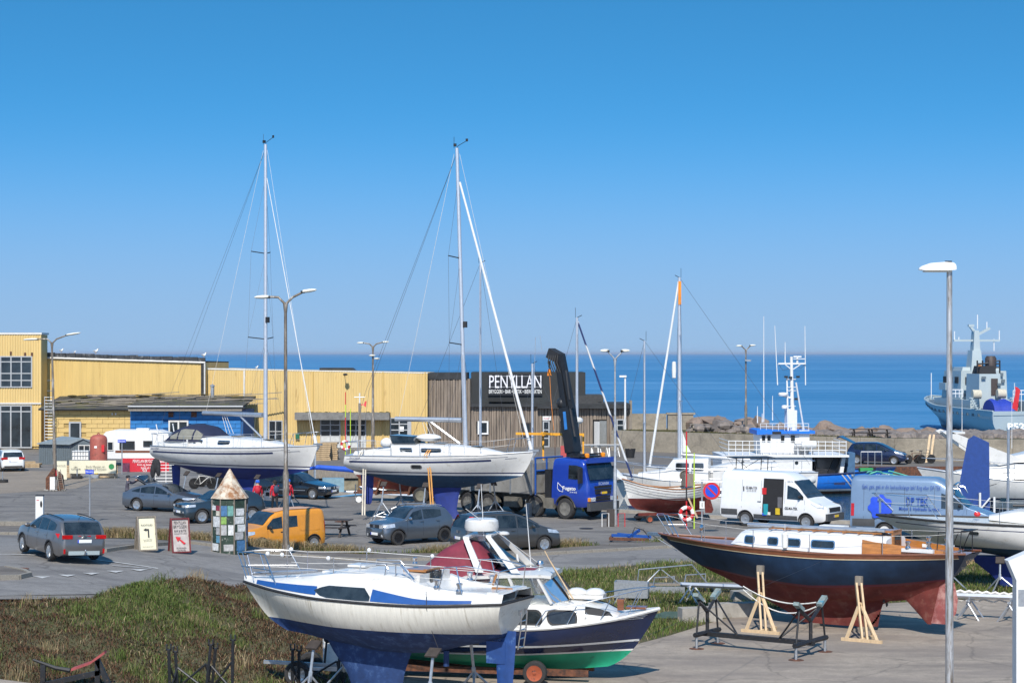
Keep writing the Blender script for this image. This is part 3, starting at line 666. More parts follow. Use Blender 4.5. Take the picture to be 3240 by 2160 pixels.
# ------------------------------------------------------------------ people
def person(label,loc,rz,J,top,trousers,skin_c,shoes,split,hair=None,hat=None,cuff=None,face=True):
 """one continuous skinned body; J maps joint name to (x, y, z, radius); x is forward"""
 t=thing('person',label,'person',loc,rz,None)
 names=list(J); idx={n:i for i,n in enumerate(names)}; ed=[(a,b) for a,b in[('pelvis','waist'),('waist','chest'),('chest','neck'),('neck','head'),('head','crown'),('chest','shL'),('shL','elL'),('elL','wrL'),('chest','shR'),('shR','elR'),('elR','wrR'),('pelvis','hipL'),('hipL','knL'),('knL','anL'),('anL','toL'),('pelvis','hipR'),('hipR','knR'),('knR','anR'),('anR','toR')]]
 me=bpy.data.meshes.new('body'); vs=[J[n][:3] for n in names]; es=[(idx[a],idx[b]) for a,b in ed]; rs=[J[n][3] for n in names]
 me.from_pydata(vs,es,[]); o=bpy.data.objects.new('tmp',me); COL.objects.link(o)
 sk=o.modifiers.new('s','SKIN'); o.modifiers.new('u','SUBSURF').levels=2
 lay=me.skin_vertices[0].data if me.skin_vertices else None
 if lay is None:
  bm=bmesh.new(); bm.from_mesh(me); bm.verts.layers.skin.verify(); bm.to_mesh(me); bm.free(); lay=me.skin_vertices[0].data
 for i,r in enumerate(rs):lay[i].radius=(r,r); lay[i].use_root=(names[i]=='pelvis')
 dg=bpy.context.evaluated_depsgraph_get(); m2=bpy.data.meshes.new_from_object(o.evaluated_get(dg)); bpy.data.objects.remove(o)
 m2.name='body'; m2.materials.clear()
 for m in(top,trousers,skin_c,shoes):m2.materials.append(m)
 hands=[Vector(J['wrL'][:3]),Vector(J['wrR'][:3])]
 for p in m2.polygons:
  c=p.center; k=0
  if c.z<0.075:k=3
  elif c.z<split:k=1
  if c.z>J['neck'][2]+0.0:k=2
  for h in hands:
   if(c-h).length<0.055:k=2
  p.material_index=k; p.use_smooth=True
 b=bpy.data.objects.new('body',m2); COL.objects.link(b); b.parent=t
 for side in('L','R'): # palm with a thumb and four unequal, slightly curled fingers
  w=Vector(J['wr'+side][:3]); e=Vector(J['el'+side][:3]); d=(w-e).normalized(); a,bb=frame_of(d); m=MB()
  m.tube([w-d*0.01,w+d*0.04,w+d*0.09],[0.03,0.04,0.034],7)
  for i,ln in enumerate((0.062,0.074,0.070,0.054)):
   o0=w+d*0.085+a*(i-1.5)*0.018; m.tube([o0,o0+d*ln*0.55+bb*0.008,o0+d*ln*0.9+bb*0.028],[0.010,0.009,0.007],5)
  o0=w+d*0.025+a*0.032; m.tube([o0,o0+d*0.035+a*0.022,o0+d*0.065+a*0.024],[0.012,0.011,0.009],5)
  m.build('hand',skin_c,t)
 hx,hy,hz=J['head'][:3]; hr=0.105
 if face:
  m=MB(); m.ell((hx+0.10,hy,hz-0.005),(0.018,0.014,0.022),6,4); m.build('nose',skin_c,t)
  for sg in(1,-1):
   m=MB(); m.ell((hx+0.088,hy+sg*0.035,hz+0.022),(0.010,0.014,0.008),6,4); m.build('eye',dark_m,t)
   m=MB(); m.ell((hx,hy+sg*0.095,hz),(0.022,0.012,0.032),6,4); m.build('ear',skin_c,t)
  m=MB(); m.ell((hx+0.092,hy,hz-0.05),(0.008,0.024,0.006),6,4); m.build('mouth',red_paint,t)
 if hair:m=MB(); m.ell((hx-0.015,hy,hz+0.04),(0.118,0.108,0.10),12,7); m.ell((hx-0.07,hy,hz-0.04),(0.06,0.09,0.09),10,5); m.build('hair',hair,t)
 if hat:m=MB(); m.ell((hx-0.012,hy,hz+0.075),(0.122,0.112,0.095),12,7); m.lathe([(0.116,0.0),(0.122,0.02),(0.118,0.05)],12,(hx-0.012,hy,hz+0.035)); m.build('hat',hat,t)
 return t
def pose(h=1.68,stride=0.0,armL=(0.12,0.30,0.0),armR=(0.12,0.30,0.0),lean=0.0,turn=0.0):
 """joint table for a walker of height h; arm = (elbow forward, wrist forward, wrist lift)"""
 k=h/1.72; st=stride; ln=lean
 J={'pelvis':(0,0,0.95,0.125),'waist':(ln*0.3,0,1.08,0.12),'chest':(ln*0.8,0,1.30,0.135),'neck':(ln+0.01,0,1.47,0.055),'head':(ln+0.035,0,1.59,0.098),'crown':(ln+0.03,0,1.67,0.075)}
 for s,sg,arm in(('L',1,armL),('R',-1,armR)):
  J['sh'+s]=(ln*0.9,sg*0.175,1.385,0.065); J['el'+s]=(ln*0.6+arm[0],sg*0.235,1.12+max(0,arm[2])*0.4,0.05); J['wr'+s]=(ln*0.5+arm[1],sg*0.215,0.90+arm[2],0.034)
  f=sg*st
  J['hip'+s]=(0,sg*0.09,0.88,0.098); J['kn'+s]=(0.03+f*0.6+abs(st)*.06,sg*0.10,0.50,0.062)
  up=0.10 if(f<-0.05) else 0.0
  J['an'+s]=(f*1.05-(0.05 if up else 0),sg*0.10,0.09+up*.8,0.045); J['to'+s]=(f*1.05+0.15,sg*0.11,0.045+up*.1,0.038)
 return{n:(x*k,y*k,z*k,r*k) for n,(x,y,z,r) in J.items()}
skin_m=mat('skin',(0.50,0.30,0.22),0.6,var=0.08)
shoe_w=mat('white_shoes',(0.7,0.7,0.7),0.6); shoe_b=mat('black_shoes',(0.02,0.02,0.02),0.6)
red_j=mat('red_jacket',(0.52,0.012,0.03),0.75,var=0.2,scale=9); blk_tr=mat('black_trousers',(0.015,0.015,0.018),0.8,var=0.2)
# ------------------------------------------------------------------ harbour buildings
def fx(px,Y):return(px-1620)*Y/F
def fz(py,Y):return H-(py-YH)*Y/F
yel_cor=mat('yellow_corrugated_sheet',(0.60,0.435,0.175),0.55,var=0.08,scale=0.5,dirt=(0.40,0.26,0.09),dirt_amt=0.10,dirt_scale=0.9,stretch=(2,1,0.4))
yel_flat=mat('yellow_smooth_sheet',(0.58,0.405,0.14),0.6,var=0.10,scale=0.6,dirt=(0.42,0.27,0.08),dirt_amt=0.10,dirt_scale=0.9,stretch=(3,1,0.25))
trim_w=mat('pale_trim',(0.60,0.58,0.54),0.5,var=0.1)
bit_black=mat('bitumen_black',(0.024,0.026,0.028),0.8,var=0.5,scale=1.6)
frame_g=mat('grey_window_frame',(0.36,0.37,0.38),0.5,var=0.1)
def corrug(x0,x1,zt0,zt1,zb,Y,name,m,parent,pitch=0.18,depth=0.035):
 """a sheet with real ribs between x0 and x1, its top running from zt0 to zt1"""
 n=max(2,int((x1-x0)/pitch)); mb=MB(); a,b=[],[]
 for i in range(n):
  for u,d in((0.0,0),(0.42,0),(0.52,-depth),(0.90,-depth)):
   x=x0+(x1-x0)*(i+u)/n; zt=zt0+(zt1-zt0)*(x-x0)/(x1-x0); a.append((x,Y+d,zb)); b.append((x,Y+d,zt))
 a.append((x1,Y,zb)); b.append((x1,Y,zt1)); mb.grid([a,b]); return mb.build(name,m,parent,sharp=20)
def win(parent,x0,x1,z0,z1,Y,cols,rows,fm=None,bar=0.06,gm=None,name='window',deep=0.07):
 """window standing proud of a wall that faces the camera: frame, mullions and separate panes"""
 fm=fm or frame_g; m=MB(); d=deep
 for a,b in(((x0,z0),(x1,z0)),((x0,z1),(x1,z1))):m.box(((x0+x1)/2,Y-d/2,a[1]),(x1-x0+bar,d,bar))
 xs,zs=lsp(x0,x1,cols),lsp(z0,z1,rows) if isinstance(rows,int) else[z0+(z1-z0)*r for r in rows]
 for x in xs:m.box((x,Y-d/2,(z0+z1)/2),(bar,d-0.004,z1-z0-bar))
 for z in zs[1:-1]:
  for xa,xb in zip(xs,xs[1:]):m.box(((xa+xb)/2,Y-d/2,z),(xb-xa-bar,d-0.008,bar*0.9))
 w=m.build(name,fm,parent)
 for xa,xb in zip(xs,xs[1:]):
  for za,zb in zip(zs,zs[1:]):
   p=MB(); p.box(((xa+xb)/2,Y-0.02,(za+zb)/2),(xb-xa-bar,0.02,zb-za-bar),rot=Matrix.Rotation(rnd.uniform(-0.008,0.008),3,'X')); p.build('pane',gm or glass_b,w)
 return w
# --- two storey block at the left edge
Y=168.0; t=thing('corrugated_building','two storey yellow corrugated building with large windows at left edge','building',(fx(0,Y),Y,0)); ox=t.location.x
def lx(px):return fx(px,Y)-ox
zt=fz(1057,Y); xl,xr=lx(-170),lx(131)
m=MB(); m.box(((xl+xr)/2,1.25,zt/2),(xr-xl-0.1,2.3,zt-0.1)); m.build('wall',yel_flat,t)
corrug(xl,xr,zt,zt,0.25,-0.01,'wall_cladding',yel_cor,t,0.22,0.05)
m=MB(); m.box(((xl+xr)/2,1.2,zt+0.05),(xr-xl+0.1,2.6,0.16)); m.build('roof',trim_w,t)
zmid=fz(1280,Y); m=MB(); m.box(((xl+xr)/2,-0.09,zmid+0.12),(xr-xl,0.10,0.12)); m.build('cornice',trim_w,t)
win(t,lx(-62),lx(101),fz(1224,Y),fz(1128,Y),-0.06,5,(0,.22,.45,.83,1),bar=0.10)
win(t,lx(-62),lx(100),fz(1415,Y),fz(1283,Y),-0.06,5,(0,.86,1),bar=0.11)
for px,h in((35,0),(80,1),(102,1)):
 m=MB(); m.box((lx(px),-0.08,fz(1117,Y)-0.1*h),(0.16,0.05,0.30)); m.build('rust_patch',rust,t)
# --- long yellow hall wall with black parapet
Y=170.5; t=thing('long_hall','long yellow hall with flaking black parapet behind the low shed','building',(fx(390,Y),Y,0)); ox=t.location.x
xl,xr=lx(131),lx(650); ztl,ztr=fz(1115,Y),fz(1131,Y); gl,gr=fz(1131,Y),fz(1147,Y)
m=MB(); m.prism([(xl,0.05,0),(xr,0.05,0),(xr,0.05,gr),(xl,0.05,gl)],(0,14,0)); m.build('wall',yel_flat,t)
corrug(xl,xr,gl,gr,0,0.0,'wall_cladding',yel_flat,t,0.30,0.018)
m=MB()
x=xl
while x<xr-0.3:
 w=rnd.uniform(0.3,0.8); u=(x-xl)/(xr-xl); zb=gl+(gr-gl)*u+0.05; z1=ztl+(ztr-ztl)*u+rnd.uniform(-.04,.02); m.box((x+w/2,-0.02+rnd.uniform(-.03,.03),(zb+z1)/2),(w-0.03,0.25,z1-zb)); x+=w
pz=m.build('parapet_slate',mat('flaking_black_slate',(0.030,0.033,0.038),0.7,var=0.5,scale=2,dirt=(0.20,0.20,0.20),dirt_amt=0.16,dirt_scale=2.5),t)
m=MB(); m.tube([(xl,-0.12,gl),(xr,-0.12,gr)],0.09,8); m.tube([(xr-0.05,-0.12,gr),(xr-0.05,-0.1,0)],0.07,8); m.build('gutter',trim_w,t)
m=MB(); m.box((xr-0.2,-0.03,(gr+fz(1252,Y))/2),(0.36,0.12,gr-fz(1252,Y))); m.build('black_edge',bit_black,t)
m=MB(); m.prism([(xl,0,ztl-.4),(xr,0,ztr-.4),(xr,14,ztr-.5),(xl,14,ztl-.5)],(0,0,0.1)); m.build('roof',bit_black,t)
# --- connecting wall and the corrugated hall with the gates
Y=171.0; t=thing('gate_hall','yellow ribbed hall with glazed gates under a grey canopy','building',(fx(1050,Y),Y,0)); ox=t.location.x
xa,xl,xr=lx(648),lx(776),lx(1353)
m=MB(); m.prism([(xa,0.6,0),(xr-.05,0.6,0),(xr-.05,0.6,fz(1182,Y)),(xl,.6,fz(1172,Y)),(xa,0.6,fz(1168,Y))],(0,16,0)); m.build('wall',yel_flat,t)
corrug(xa,xl,fz(1170,Y),fz(1172,Y),0,0.45,'wall_cladding',yel_cor,t,0.20,0.04)
corrug(xl,xr,fz(1170,Y),fz(1181,Y),0,0.0,'wall_cladding',yel_cor,t,0.22,0.05)
m=MB(); m.prism([(xl,-0.04,fz(1170,Y)),(xr,-0.04,fz(1181,Y)),(xr,-.04,fz(1178,Y)),(xl,-.04,fz(1167,Y))],(0,.7,0)); m.prism([(xa,0.4,fz(1169,Y)),(xl,0.4,fz(1171,Y)),(xl,.4,fz(1166,Y)),(xa,.4,fz(1164,Y))],(0,.3,0)); m.build('roof_trim',trim_w,t)
for px in(990,1212,1345):m=MB(); m.tube([(lx(px),-.12,fz(1176,Y)),(lx(px),-.12,.1)],.06,6); m.build('downpipe',yel_flat,t)
m=MB(); m.box((lx(773),-0.03,fz(1172,Y)/2),(0.14,0.14,fz(1172,Y))); m.build('corner_post',trim_w,t)
m=MB(); m.prism([(lx(1000),3,fz(1172,Y)),(lx(1112),3,fz(1172,Y)),(lx(1100),3,fz(1168,Y)+.1),(lx(1000),3,fz(1168,Y)+.1)],(0,3,0)); m.build('roof_light',bit_black,t)
can=mat('canopy_felt',(0.17,0.165,0.155),0.8,var=0.25)
xc0,xc1=lx(938),lx(1235); m=MB(); m.box(((xc0+xc1)/2,-0.75,fz(1315,Y)),(xc1-xc0,1.5,0.62)); m.build('canopy',can,t)
m=MB()
for i in range(26):m.ell((rnd.uniform(xc0,xc1),-rnd.uniform(0.1,1.3),fz(1306,Y)+.04),(rnd.uniform(.1,.3),.2,rnd.uniform(.04,.12)),6,4)
mo=m.build('moss',mat('roof_moss',(0.09,0.075,0.025),0.95,var=0.4,scale=4),t); mo['kind']='stuff'
gz=glass_b
win(t,lx(1015),lx(1076),0.5,fz(1326,Y),-0.05,2,4,frame_g,0.10,gz,'gate'); win(t,lx(1096),lx(1157),0.5,fz(1326,Y),-0.05,2,4,frame_g,0.10,gz,'gate')
win(t,lx(1236),lx(1291),0.5,fz(1322,Y),-0.05,2,4,frame_g,0.10,gz,'gate'); win(t,lx(852),lx(893),0.5,fz(1331,Y),-0.05,2,2,frame_g,0.09,gz,'door')
for px in(1045,1127,1264):m=MB(); m.box((lx(px),-0.075,0.5),(1.72,0.08,1.0)); m.build('gate_panel',mat('pale_grey_panel',(0.5,0.51,0.5),0.5),t)
m=MB(); m.box((lx(1297),-0.08,1.3),(0.25,0.12,2.4)); m.build('door',frame_g,t)
m=MB(); m.box((lx(942),-0.15,fz(1379,Y)),(0.33,0.28,0.45)); m.build('green_box',mat('green_cabinet',(0.01,0.11,0.06),0.5),t)
m=MB(); m.box((lx(1271),-0.09,fz(1356,Y)),(0.38,0.03,0.42)); m.build('paper_notice',wht_text,t)
m=MB(); m.bar((lx(1091),-0.05,fz(1190,Y)),(lx(1092),-1.0,fz(1184,Y)),0.05); m.ell((lx(1096),-1.1,fz(1184,Y)),(0.22,0.3,0.10),8,5); m.build('flood_lamp',black_steel,t)
m=MB(); m.lathe([(0.16,0),(0.16,1.0),(0.24,1.0),(0.24,1.06),(0.02,1.2)],12,(lx(681),-1.6,fz(1257,Y))); m.build('flue',galv,t)
# --- low shed of painted blocks in front
Y=163.0; t=thing('block_shed','low flat roofed shed of yellow and blue painted blocks','building',(fx(450,Y),Y,0)); ox=t.location.x
ybk=mat('yellow_painted_block',(0.57,0.40,0.15),0.7,var=0.12,scale=3); bbk=mat('blue_painted_block',(0.018,0.16,0.42),0.7,var=0.22,scale=1.3,dirt=(0.16,0.30,0.46),dirt_amt=0.10,dirt_scale=1.8)
xl,xm,xr=lx(150),lx(412),lx(770); ze=fz(1298,Y)
m=MB(); m.box(((xl+xm)/2,3.56,ze/2),(xm-xl-.05,7.0,ze)); m.build('wall',mat('yellow_mortar',(0.36,0.25,0.09),0.9),t); m=MB(); m.box(((xm+xr)/2,3.56,ze/2),(xr-xm-.05,7.0,ze)); m.build('wall',mat('blue_mortar',(0.012,0.09,0.25),0.9),t)
bh,bw=0.365,0.92
def block_mesh(w,mm,nm):b=MB(); b.box((0,0,0),(w-0.022,0.08,bh-0.028)); return b.mesh(nm,mm)
for x0,x1,mm,doors in((xl,xm,ybk,[(lx(217),lx(258))]),(xm,xr,bbk,[(lx(532),lx(597))])):
 full,half_=block_mesh(bw,mm,'wall_block'),block_mesh(bw/2,mm,'wall_block'); nrow=int(ze/bh)
 for r in range(nrow):
  z=ze-bh*(r+.5)
  if z<0.15:break
  x=x0
  first=True
  while x<x1-0.2:
   w=bw/2 if(first and r%2) else bw
   if x+w>x1:w=bw/2 if x+bw/2<=x1+.02 else 0
   if w==0:break
   first=False
   if not any(a-0.1<x+w/2<b+0.1 and z<fz(1332,Y) for a,b in doors):
    piece('wall_block',full if w==bw else half_,t,(x+w/2,0.02+rnd.uniform(-.008,.008),z))
   x+=w
win(t,lx(221),lx(255),0.4,fz(1336,Y),-0.03,1,1,frame_g,0.13,glass_b,'door'); win(t,lx(536),lx(594),0.4,fz(1332,Y),-0.03,2,1,trim_w,0.13,glass_b,'door')
moss=bpy.data.materials.get('roof_moss'); roofm=mat('mossy_roofing_felt',(0.055,0.05,0.042),0.95,var=0.5,scale=0.8,bump=0.5,bscale=5,dirt=(0.10,0.095,0.03),dirt_amt=0.35,dirt_scale=0.7)
zb=fz(1253,170.3); m=MB(); m.prism([(xl-.6,-0.5,ze+.02),(xm,-0.5,ze+.02),(xm,7.2,zb-.15),(xl-.6,7.2,zb-.15)],(0,0,0.16)); m.prism([(xm+.02,-0.9,ze+.22),(xr+.1,-0.9,ze+.22),(xr+.1,7.2,zb-.15),(xm+.02,7.2,zb-.15)],(0,0,0.18)); m.build('roof',roofm,t)
m=MB(); m.tube([(xl-.6,-0.6,ze+.1),(xm,-0.6,ze+.1)],0.09,6); m.build('gutter',bit_black,t); m=MB(); m.tube([(xm,-1.0,ze+.35),(xr+.1,-1.0,ze+.35)],0.08,6); m.build('gutter',frame_g,t)
m=MB(); m.box(((xm+xr)/2,-0.86,ze+.12),(xr-xm,0.05,0.30)); m.build('fascia_board',wood_old,t)
m=MB()
for i in range(46):
 x=rnd.uniform(xl,xr); y=rnd.uniform(0.5,6.5); a=rnd.uniform(-.35,.35); ln=rnd.uniform(1.2,4.5); z=ze+(zb-ze)*y/7+.16+rnd.uniform(0,.15); m.bar((x,y,z),(x+ln*math.cos(a),y+ln*math.sin(a)*.5,z+rnd.uniform(-.05,.25)),0.10,0.06)
m.build('roof_timber',wood_old,t)['kind']='stuff'
m=MB()
for i in range(90):y=rnd.uniform(0,7); m.ell((rnd.uniform(xl,xr),y,ze+(zb-ze)*y/7+.16),(rnd.uniform(.15,.7),.35,rnd.uniform(.03,.10)),7,4)
m.build('moss',mat('roof_moss',(0.09,0.075,0.025)),t)['kind']='stuff'
for px,w in((541,.42),(614,.46)):m=MB(); m.box((lx(px),-0.06,fz(1311,Y)),(w,0.05,.42)); m.build('vent_grille',rust,t)
for px in(356,367):m=MB(); m.box((lx(px),-0.1,fz(1309,Y)),(0.1,0.12,.16)); m.build('wall_lamp',white_paint,t)
m=MB()
for px in(148,176):m.bar((lx(px),-0.75,fz(1392,Y)),(lx(px),-0.75,fz(1253,Y)),0.06)
for i in range(15):z=fz(1392,Y)+(fz(1256,Y)-fz(1392,Y))*i/14; m.rod((lx(148),-0.75,z),(lx(176),-0.75,z),0.028)
ld=m.build('roof_ladder',galv); ld.location=t.location; tag(ld,'fixed steel ladder leading up to the mossy shed roof','ladder')
m=MB()
for i in range(4):
 z=fz(1300,Y)+i*.85; m.tube([(lx(182)+.3*math.cos(a)-.3,-1.1+.35*math.sin(a),z) for a in lsp(-1.5,4.2,10)],0.02,4)
m.build('safety_hoop',galv,ld)
# --- brewery clad in split logs
Y=172.0; t=thing('brewery_building','brewery clad in rough split logs with black upper storey and sign','building',(fx(1650,Y),Y,0)); ox=t.location.x
logm=mat('weathered_log_boards',(0.235,0.19,0.15),0.85,var=0.35,scale=2.2,stretch=(3,3,0.25),bump=0.5,bscale=10,dirt=(0.13,0.10,0.08),dirt_amt=0.25,dirt_scale=1.4)
blackw=mat('black_upper_storey',(0.018,0.021,0.022),0.7,var=0.3,scale=0.6)
x0,x1,x2,x3=lx(1353),lx(1490),lx(1853),lx(1992); zl1,zl2=fz(1200,Y),fz(1286,Y)
m=MB(); m.box(((x0+x1)/2,4,zl1/2),(x1-x0-.02,7.6,zl1)); m.box(((x1+x3)/2,4.2,zl2/2),(x3-x1-.04,8,zl2)); m.build('wall',bit_black,t)
def logs(xa,xb,zb,zt,Yw,holes=()):
 m=MB(); x=xa
 while x<xb-0.08:
  w=rnd.uniform(0.16,0.32); d=rnd.uniform(0.03,0.12); zz=[(zb,zt+rnd.uniform(-.05,.06))]
  for a,b,c,e in holes:
   if a-.05<x+w/2<b+.05:zz=[(zb,c),(e,zt)] if c>zb+.1 else[(e,zt)]
  for z0,z1 in zz:
   bow=rnd.uniform(-.02,.02); m.tube([(x+w/2,Yw-d*.3,z0),(x+w/2+bow,Yw-d*.3,(z0+z1)/2),(x+w/2,Yw-d*.3,z1)],[w*.5,w*rnd.uniform(.42,.54),w*.5],6)
  x+=w
 return m.build('log_board',logm,t,sharp=25)
o=logs(x0,x1,0,zl1,0.1); o['kind']='stuff'
holes=[(lx(1512),lx(1545),fz(1372,Y),fz(1333,Y)),(lx(1653),lx(1680),fz(1380,Y),fz(1337,Y)),(lx(1716),lx(1739),0,fz(1331,Y)),(lx(1770),lx(1790),fz(1372,Y),fz(1332,Y)),(lx(1878),lx(1918),0,fz(1327,Y)),(lx(1951),lx(1974),fz(1363,Y),fz(1326,Y))]
o=logs(x1,x3,0,zl2,0.1,holes); o['kind']='stuff'
m=MB(); m.box(((x0+lx(1478))/2,3.9,(zl1+fz(1180,Y))/2+.01),(lx(1478)-x0,8,fz(1180,Y)-zl1)); m.build('roof_band',bit_black,t)
m=MB(); m.box(((x1+x2)/2,4.5,(fz(1178,Y)+fz(1281,Y))/2),(x2-x1,8,fz(1178,Y)-fz(1281,Y))); m.build('upper_storey',blackw,t)
m=MB(); m.box(((lx(1780)+lx(1910))/2,3.6,(fz(1251,Y)+fz(1288,Y))/2),(lx(1910)-lx(1780),6.4,fz(1251,Y)-fz(1288,Y))); m.box((lx(1898),.36,fz(1267,Y)),(.35,.05,.25)); m.build('roof_box',mat('dark_felt',(0.045,0.045,0.045),0.85,var=0.3),t)
m=MB(); m.box(((x1+x3)/2,3.6,zl2+.12),(x3-x1+.1,8,.26)); m.box(((lx(1700)+lx(1992))/2,1.6,zl2+.02),(lx(1992)-lx(1700),4.6,.34)); m.build('roof_edge',bit_black,t)
m=MB(); m.box((lx(1995),.1,zl2/2+.3),(.25,.5,zl2+.5)); m.build('corner_post',wood_old,t)
m=MB(); m.box(((lx(1546)+lx(1630))/2,0.1,fz(1264,Y)),(lx(1630)-lx(1546),1.1,0.35)); m.build('awning',mat('awning_black',(.012,.013,.013),.8),t)
m=MB(); m.box((lx(1630),.36,fz(1217,Y)),(lx(1716)-lx(1544),.1,fz(1183,Y)-fz(1251,Y))); sg=m.build('name_sign',mat('sign_black',(.008,.009,.012),.4),t)
text('PENYLLAN',lx(1713)-lx(1548),(lx(1630.5),.30,fz(1207,Y)),FACE,mat('sign_letter',(.70,.70,.74),.5),sg,h=fz(1187,Y)-fz(1227,Y))
text('BRYGGERI • BAR • BUTIK • BIERGARTEN',lx(1714)-lx(1547),(lx(1630.5),.30,fz(1238.5,Y)),FACE,wht_text,sg,h=.34)
for py in(1190,1224):m=MB(); m.box((lx(1630),.304,fz(py,Y)),(lx(1714)-lx(1547),.008,.035)); m.build('sign_line',frame_g,sg)
win(t,lx(1514),lx(1543),fz(1371,Y),fz(1334,Y),-0.1,1,1,white_paint,.14,glass_b); win(t,lx(1655),lx(1678),fz(1378,Y),fz(1338,Y),-0.1,1,1,wood_dark,.12,glass_b)
win(t,lx(1771),lx(1789),fz(1371,Y),fz(1333,Y),-0.1,1,2,wood_dark,.1,glass_b); win(t,lx(1952),lx(1973),fz(1362,Y),fz(1327,Y),-0.1,1,2,frame_g,.11,glass_b)
win(t,lx(1719),lx(1737),0.05,fz(1333,Y),-0.1,1,3,frame_g,.11,glass_b,'door')
m=MB(); m.box((lx(1730),-.16,fz(1322.5,Y)),(.72,.06,.36)); b=m.build('burger_sign',white_paint,t); text('burger',.55,(lx(1730),-.195,fz(1323,Y)),FACE,red_paint,b,shear=.3)
m=MB(); m.box((lx(1908),-.05,1.15),(.62,.06,2.3)); m.build('door',mat('grey_steel_door',(.19,.20,.20),.5),t)
m=MB(); m.prism([(lx(1880),0.05,0),(lx(1880),0.05,2.25),(lx(1894),-0.6,2.25),(lx(1894),-0.6,0)],(.05,.02,0)); m.build('door',white_paint,t,label='white door standing open')
# --- sea walls
uw=thing('sea_wall','tall stained concrete wall between brewery and boulders','wall',(fx(2090,176),176,0)); Y=176.0; ox=uw.location.x
m=MB(); m.box(((lx(1985)+lx(2108))/2,0,fz(1308,Y)/2),(lx(2108)-lx(1985),.6,fz(1308,Y))); m.box(((lx(2110)+lx(2194))/2,-.12,fz(1311,Y)/2),(lx(2194)-lx(2110)-.1,.8,fz(1311,Y))); m.build('wall_panel',wallmat,uw)
m=MB(); m.box(((lx(2110)+lx(2196))/2,-.1,fz(1310,Y)+.06),(lx(2196)-lx(2106),1.0,.16)); m.box((lx(2030),-.3,fz(1362,Y)),(lx(2080)-lx(2005),.12,.2)); m.build('coping',wallmat,uw)
lw=thing('sea_wall','long low concrete flood wall along the far quay','wall',(8.7,166,0))
wl_pts=[(8.4,166.3),(14,161.8),(20,157),(29.4,150.4),(38,148.6),(70,153)]
for a,b in zip(wl_pts,wl_pts[1:]):
 m=MB(); A,B=Vector((a[0]-8.7,a[1]-166,0)),Vector((b[0]-8.7,b[1]-166,0)); d=(B-A); n=max(1,round(d.length/3.2))
 for i in range(n):
  m=MB(); p,q=A+d*i/n,A+d*(i+1)/n-d.normalized()*.03; m.prism([p,q,q+Vector((0,0,1.68)),p+Vector((0,0,1.68))],Vector((-d.y,d.x,0)).normalized()*.45); m.build('wall_panel',wallmat,lw)
# raised ground behind the wall, then the breakwater of boulders
sheet_pts=[(8.6,166.6),(14,162.2),(20,157.4),(29.4,150.8),(38,149),(70,153.4),(70,176),(32,172),(12,180)]
o=sheet('breakwater_ground',sheet_pts,1.38,soilmat)
def boulder_mesh(seed):
 r=random.Random(seed); bm=bmesh.new()
 for i in range(15):
  v=Vector((r.gauss(0,1),r.gauss(0,1),r.gauss(0,1))).normalized(); bm.verts.new((v.x*r.uniform(.85,1.05),v.y*r.uniform(.85,1.05),v.z*.78))
 g=bmesh.ops.convex_hull(bm,input=bm.verts); bmesh.ops.delete(bm,geom=[e for e in g['geom_interior'] if isinstance(e,bmesh.types.BMVert)],context='VERTS')
 bmesh.ops.bevel(bm,geom=bm.edges[:],offset=.03,segments=1,affect='EDGES'); bmesh.ops.recalc_face_normals(bm,faces=bm.faces)
 me=bpy.data.meshes.new('boulder'); bm.to_mesh(me); bm.free(); return me
rock_m=[mat('pink_grey_granite',(0.21,0.155,0.12),.85,var=.35,scale=1.1,bump=.5,bscale=4,dirt=(.15,.12,.11),dirt_amt=.2,dirt_scale=1.2),mat('grey_granite',(0.17,0.145,0.13),.85,var=.35,scale=1.4,bump=.5,bscale=4,dirt=(.33,.25,.2),dirt_amt=.15,dirt_scale=1),mat('lichened_granite',(0.19,0.145,0.10),.85,var=.35,scale=1.2,bump=.5,bscale=4,dirt=(.33,.19,.05),dirt_amt=.25,dirt_scale=1.1)]
rm=[]
for i in range(9):
 me=boulder_mesh(100+i); me.materials.append(rock_m[i%3]); rm.append(me)
rock_lab=['pinkish grey granite boulder piled in the breakwater','grey granite boulder piled in the breakwater','ochre stained boulder piled in the breakwater']
topline=lin([(2195,1325),(2280,1308),(2330,1325),(2440,1330),(2560,1342),(2700,1348),(2790,1344),(2900,1362),(3000,1372),(3100,1390),(3300,1394),(3500,1396)])
px=2190
k=0
while px<3420:
 for lay in range(3):
  Yr=lin([(2190,176),(2600,168),(3000,164),(3500,166)])(px)-lay*2.6+rnd.uniform(-.7,.7); zt=fz(topline(px),Yr+lay*2.6)-lay*.75+rnd.uniform(-.35,.3); sz=rnd.uniform(.75,1.6)*(1.05-.1*lay)
  me=rm[k%9]; o=bpy.data.objects.new('boulder',me); COL.objects.link(o); p=px+rnd.uniform(-9,9)
  o.location=(fx(p,Yr),Yr,zt-sz*.62); o.rotation_euler=(rnd.uniform(-.3,.3),rnd.uniform(-.3,.3),rnd.uniform(0,6.3)); o.scale=(sz*rnd.uniform(.85,1.25),sz,sz*rnd.uniform(.8,1.05))
  tag(o,rock_lab[k%9%3],'boulder','boulders of the breakwater'); k+=1
 px+=31
# packed core of small stones under the boulders
m=MB(); cg=random.Random(3)
for i in range(520):
 p=cg.uniform(2185,3450); Yr=lin([(2190,176),(2600,168),(3000,164),(3500,166)])(p)-cg.uniform(-3,7.5); z=min(fz(topline(p)+10,Yr)-.3,2.3)-cg.uniform(.2,1.2); r_=cg.uniform(.25,.55); m.ell((fx(p,Yr),Yr,max(1.4,z)),(r_*1.2,r_,r_*.8),6,4)
tag(m.build('breakwater_core',rock_m[1],sharp=20),'small stones packed between the boulders',None,kind='stuff')
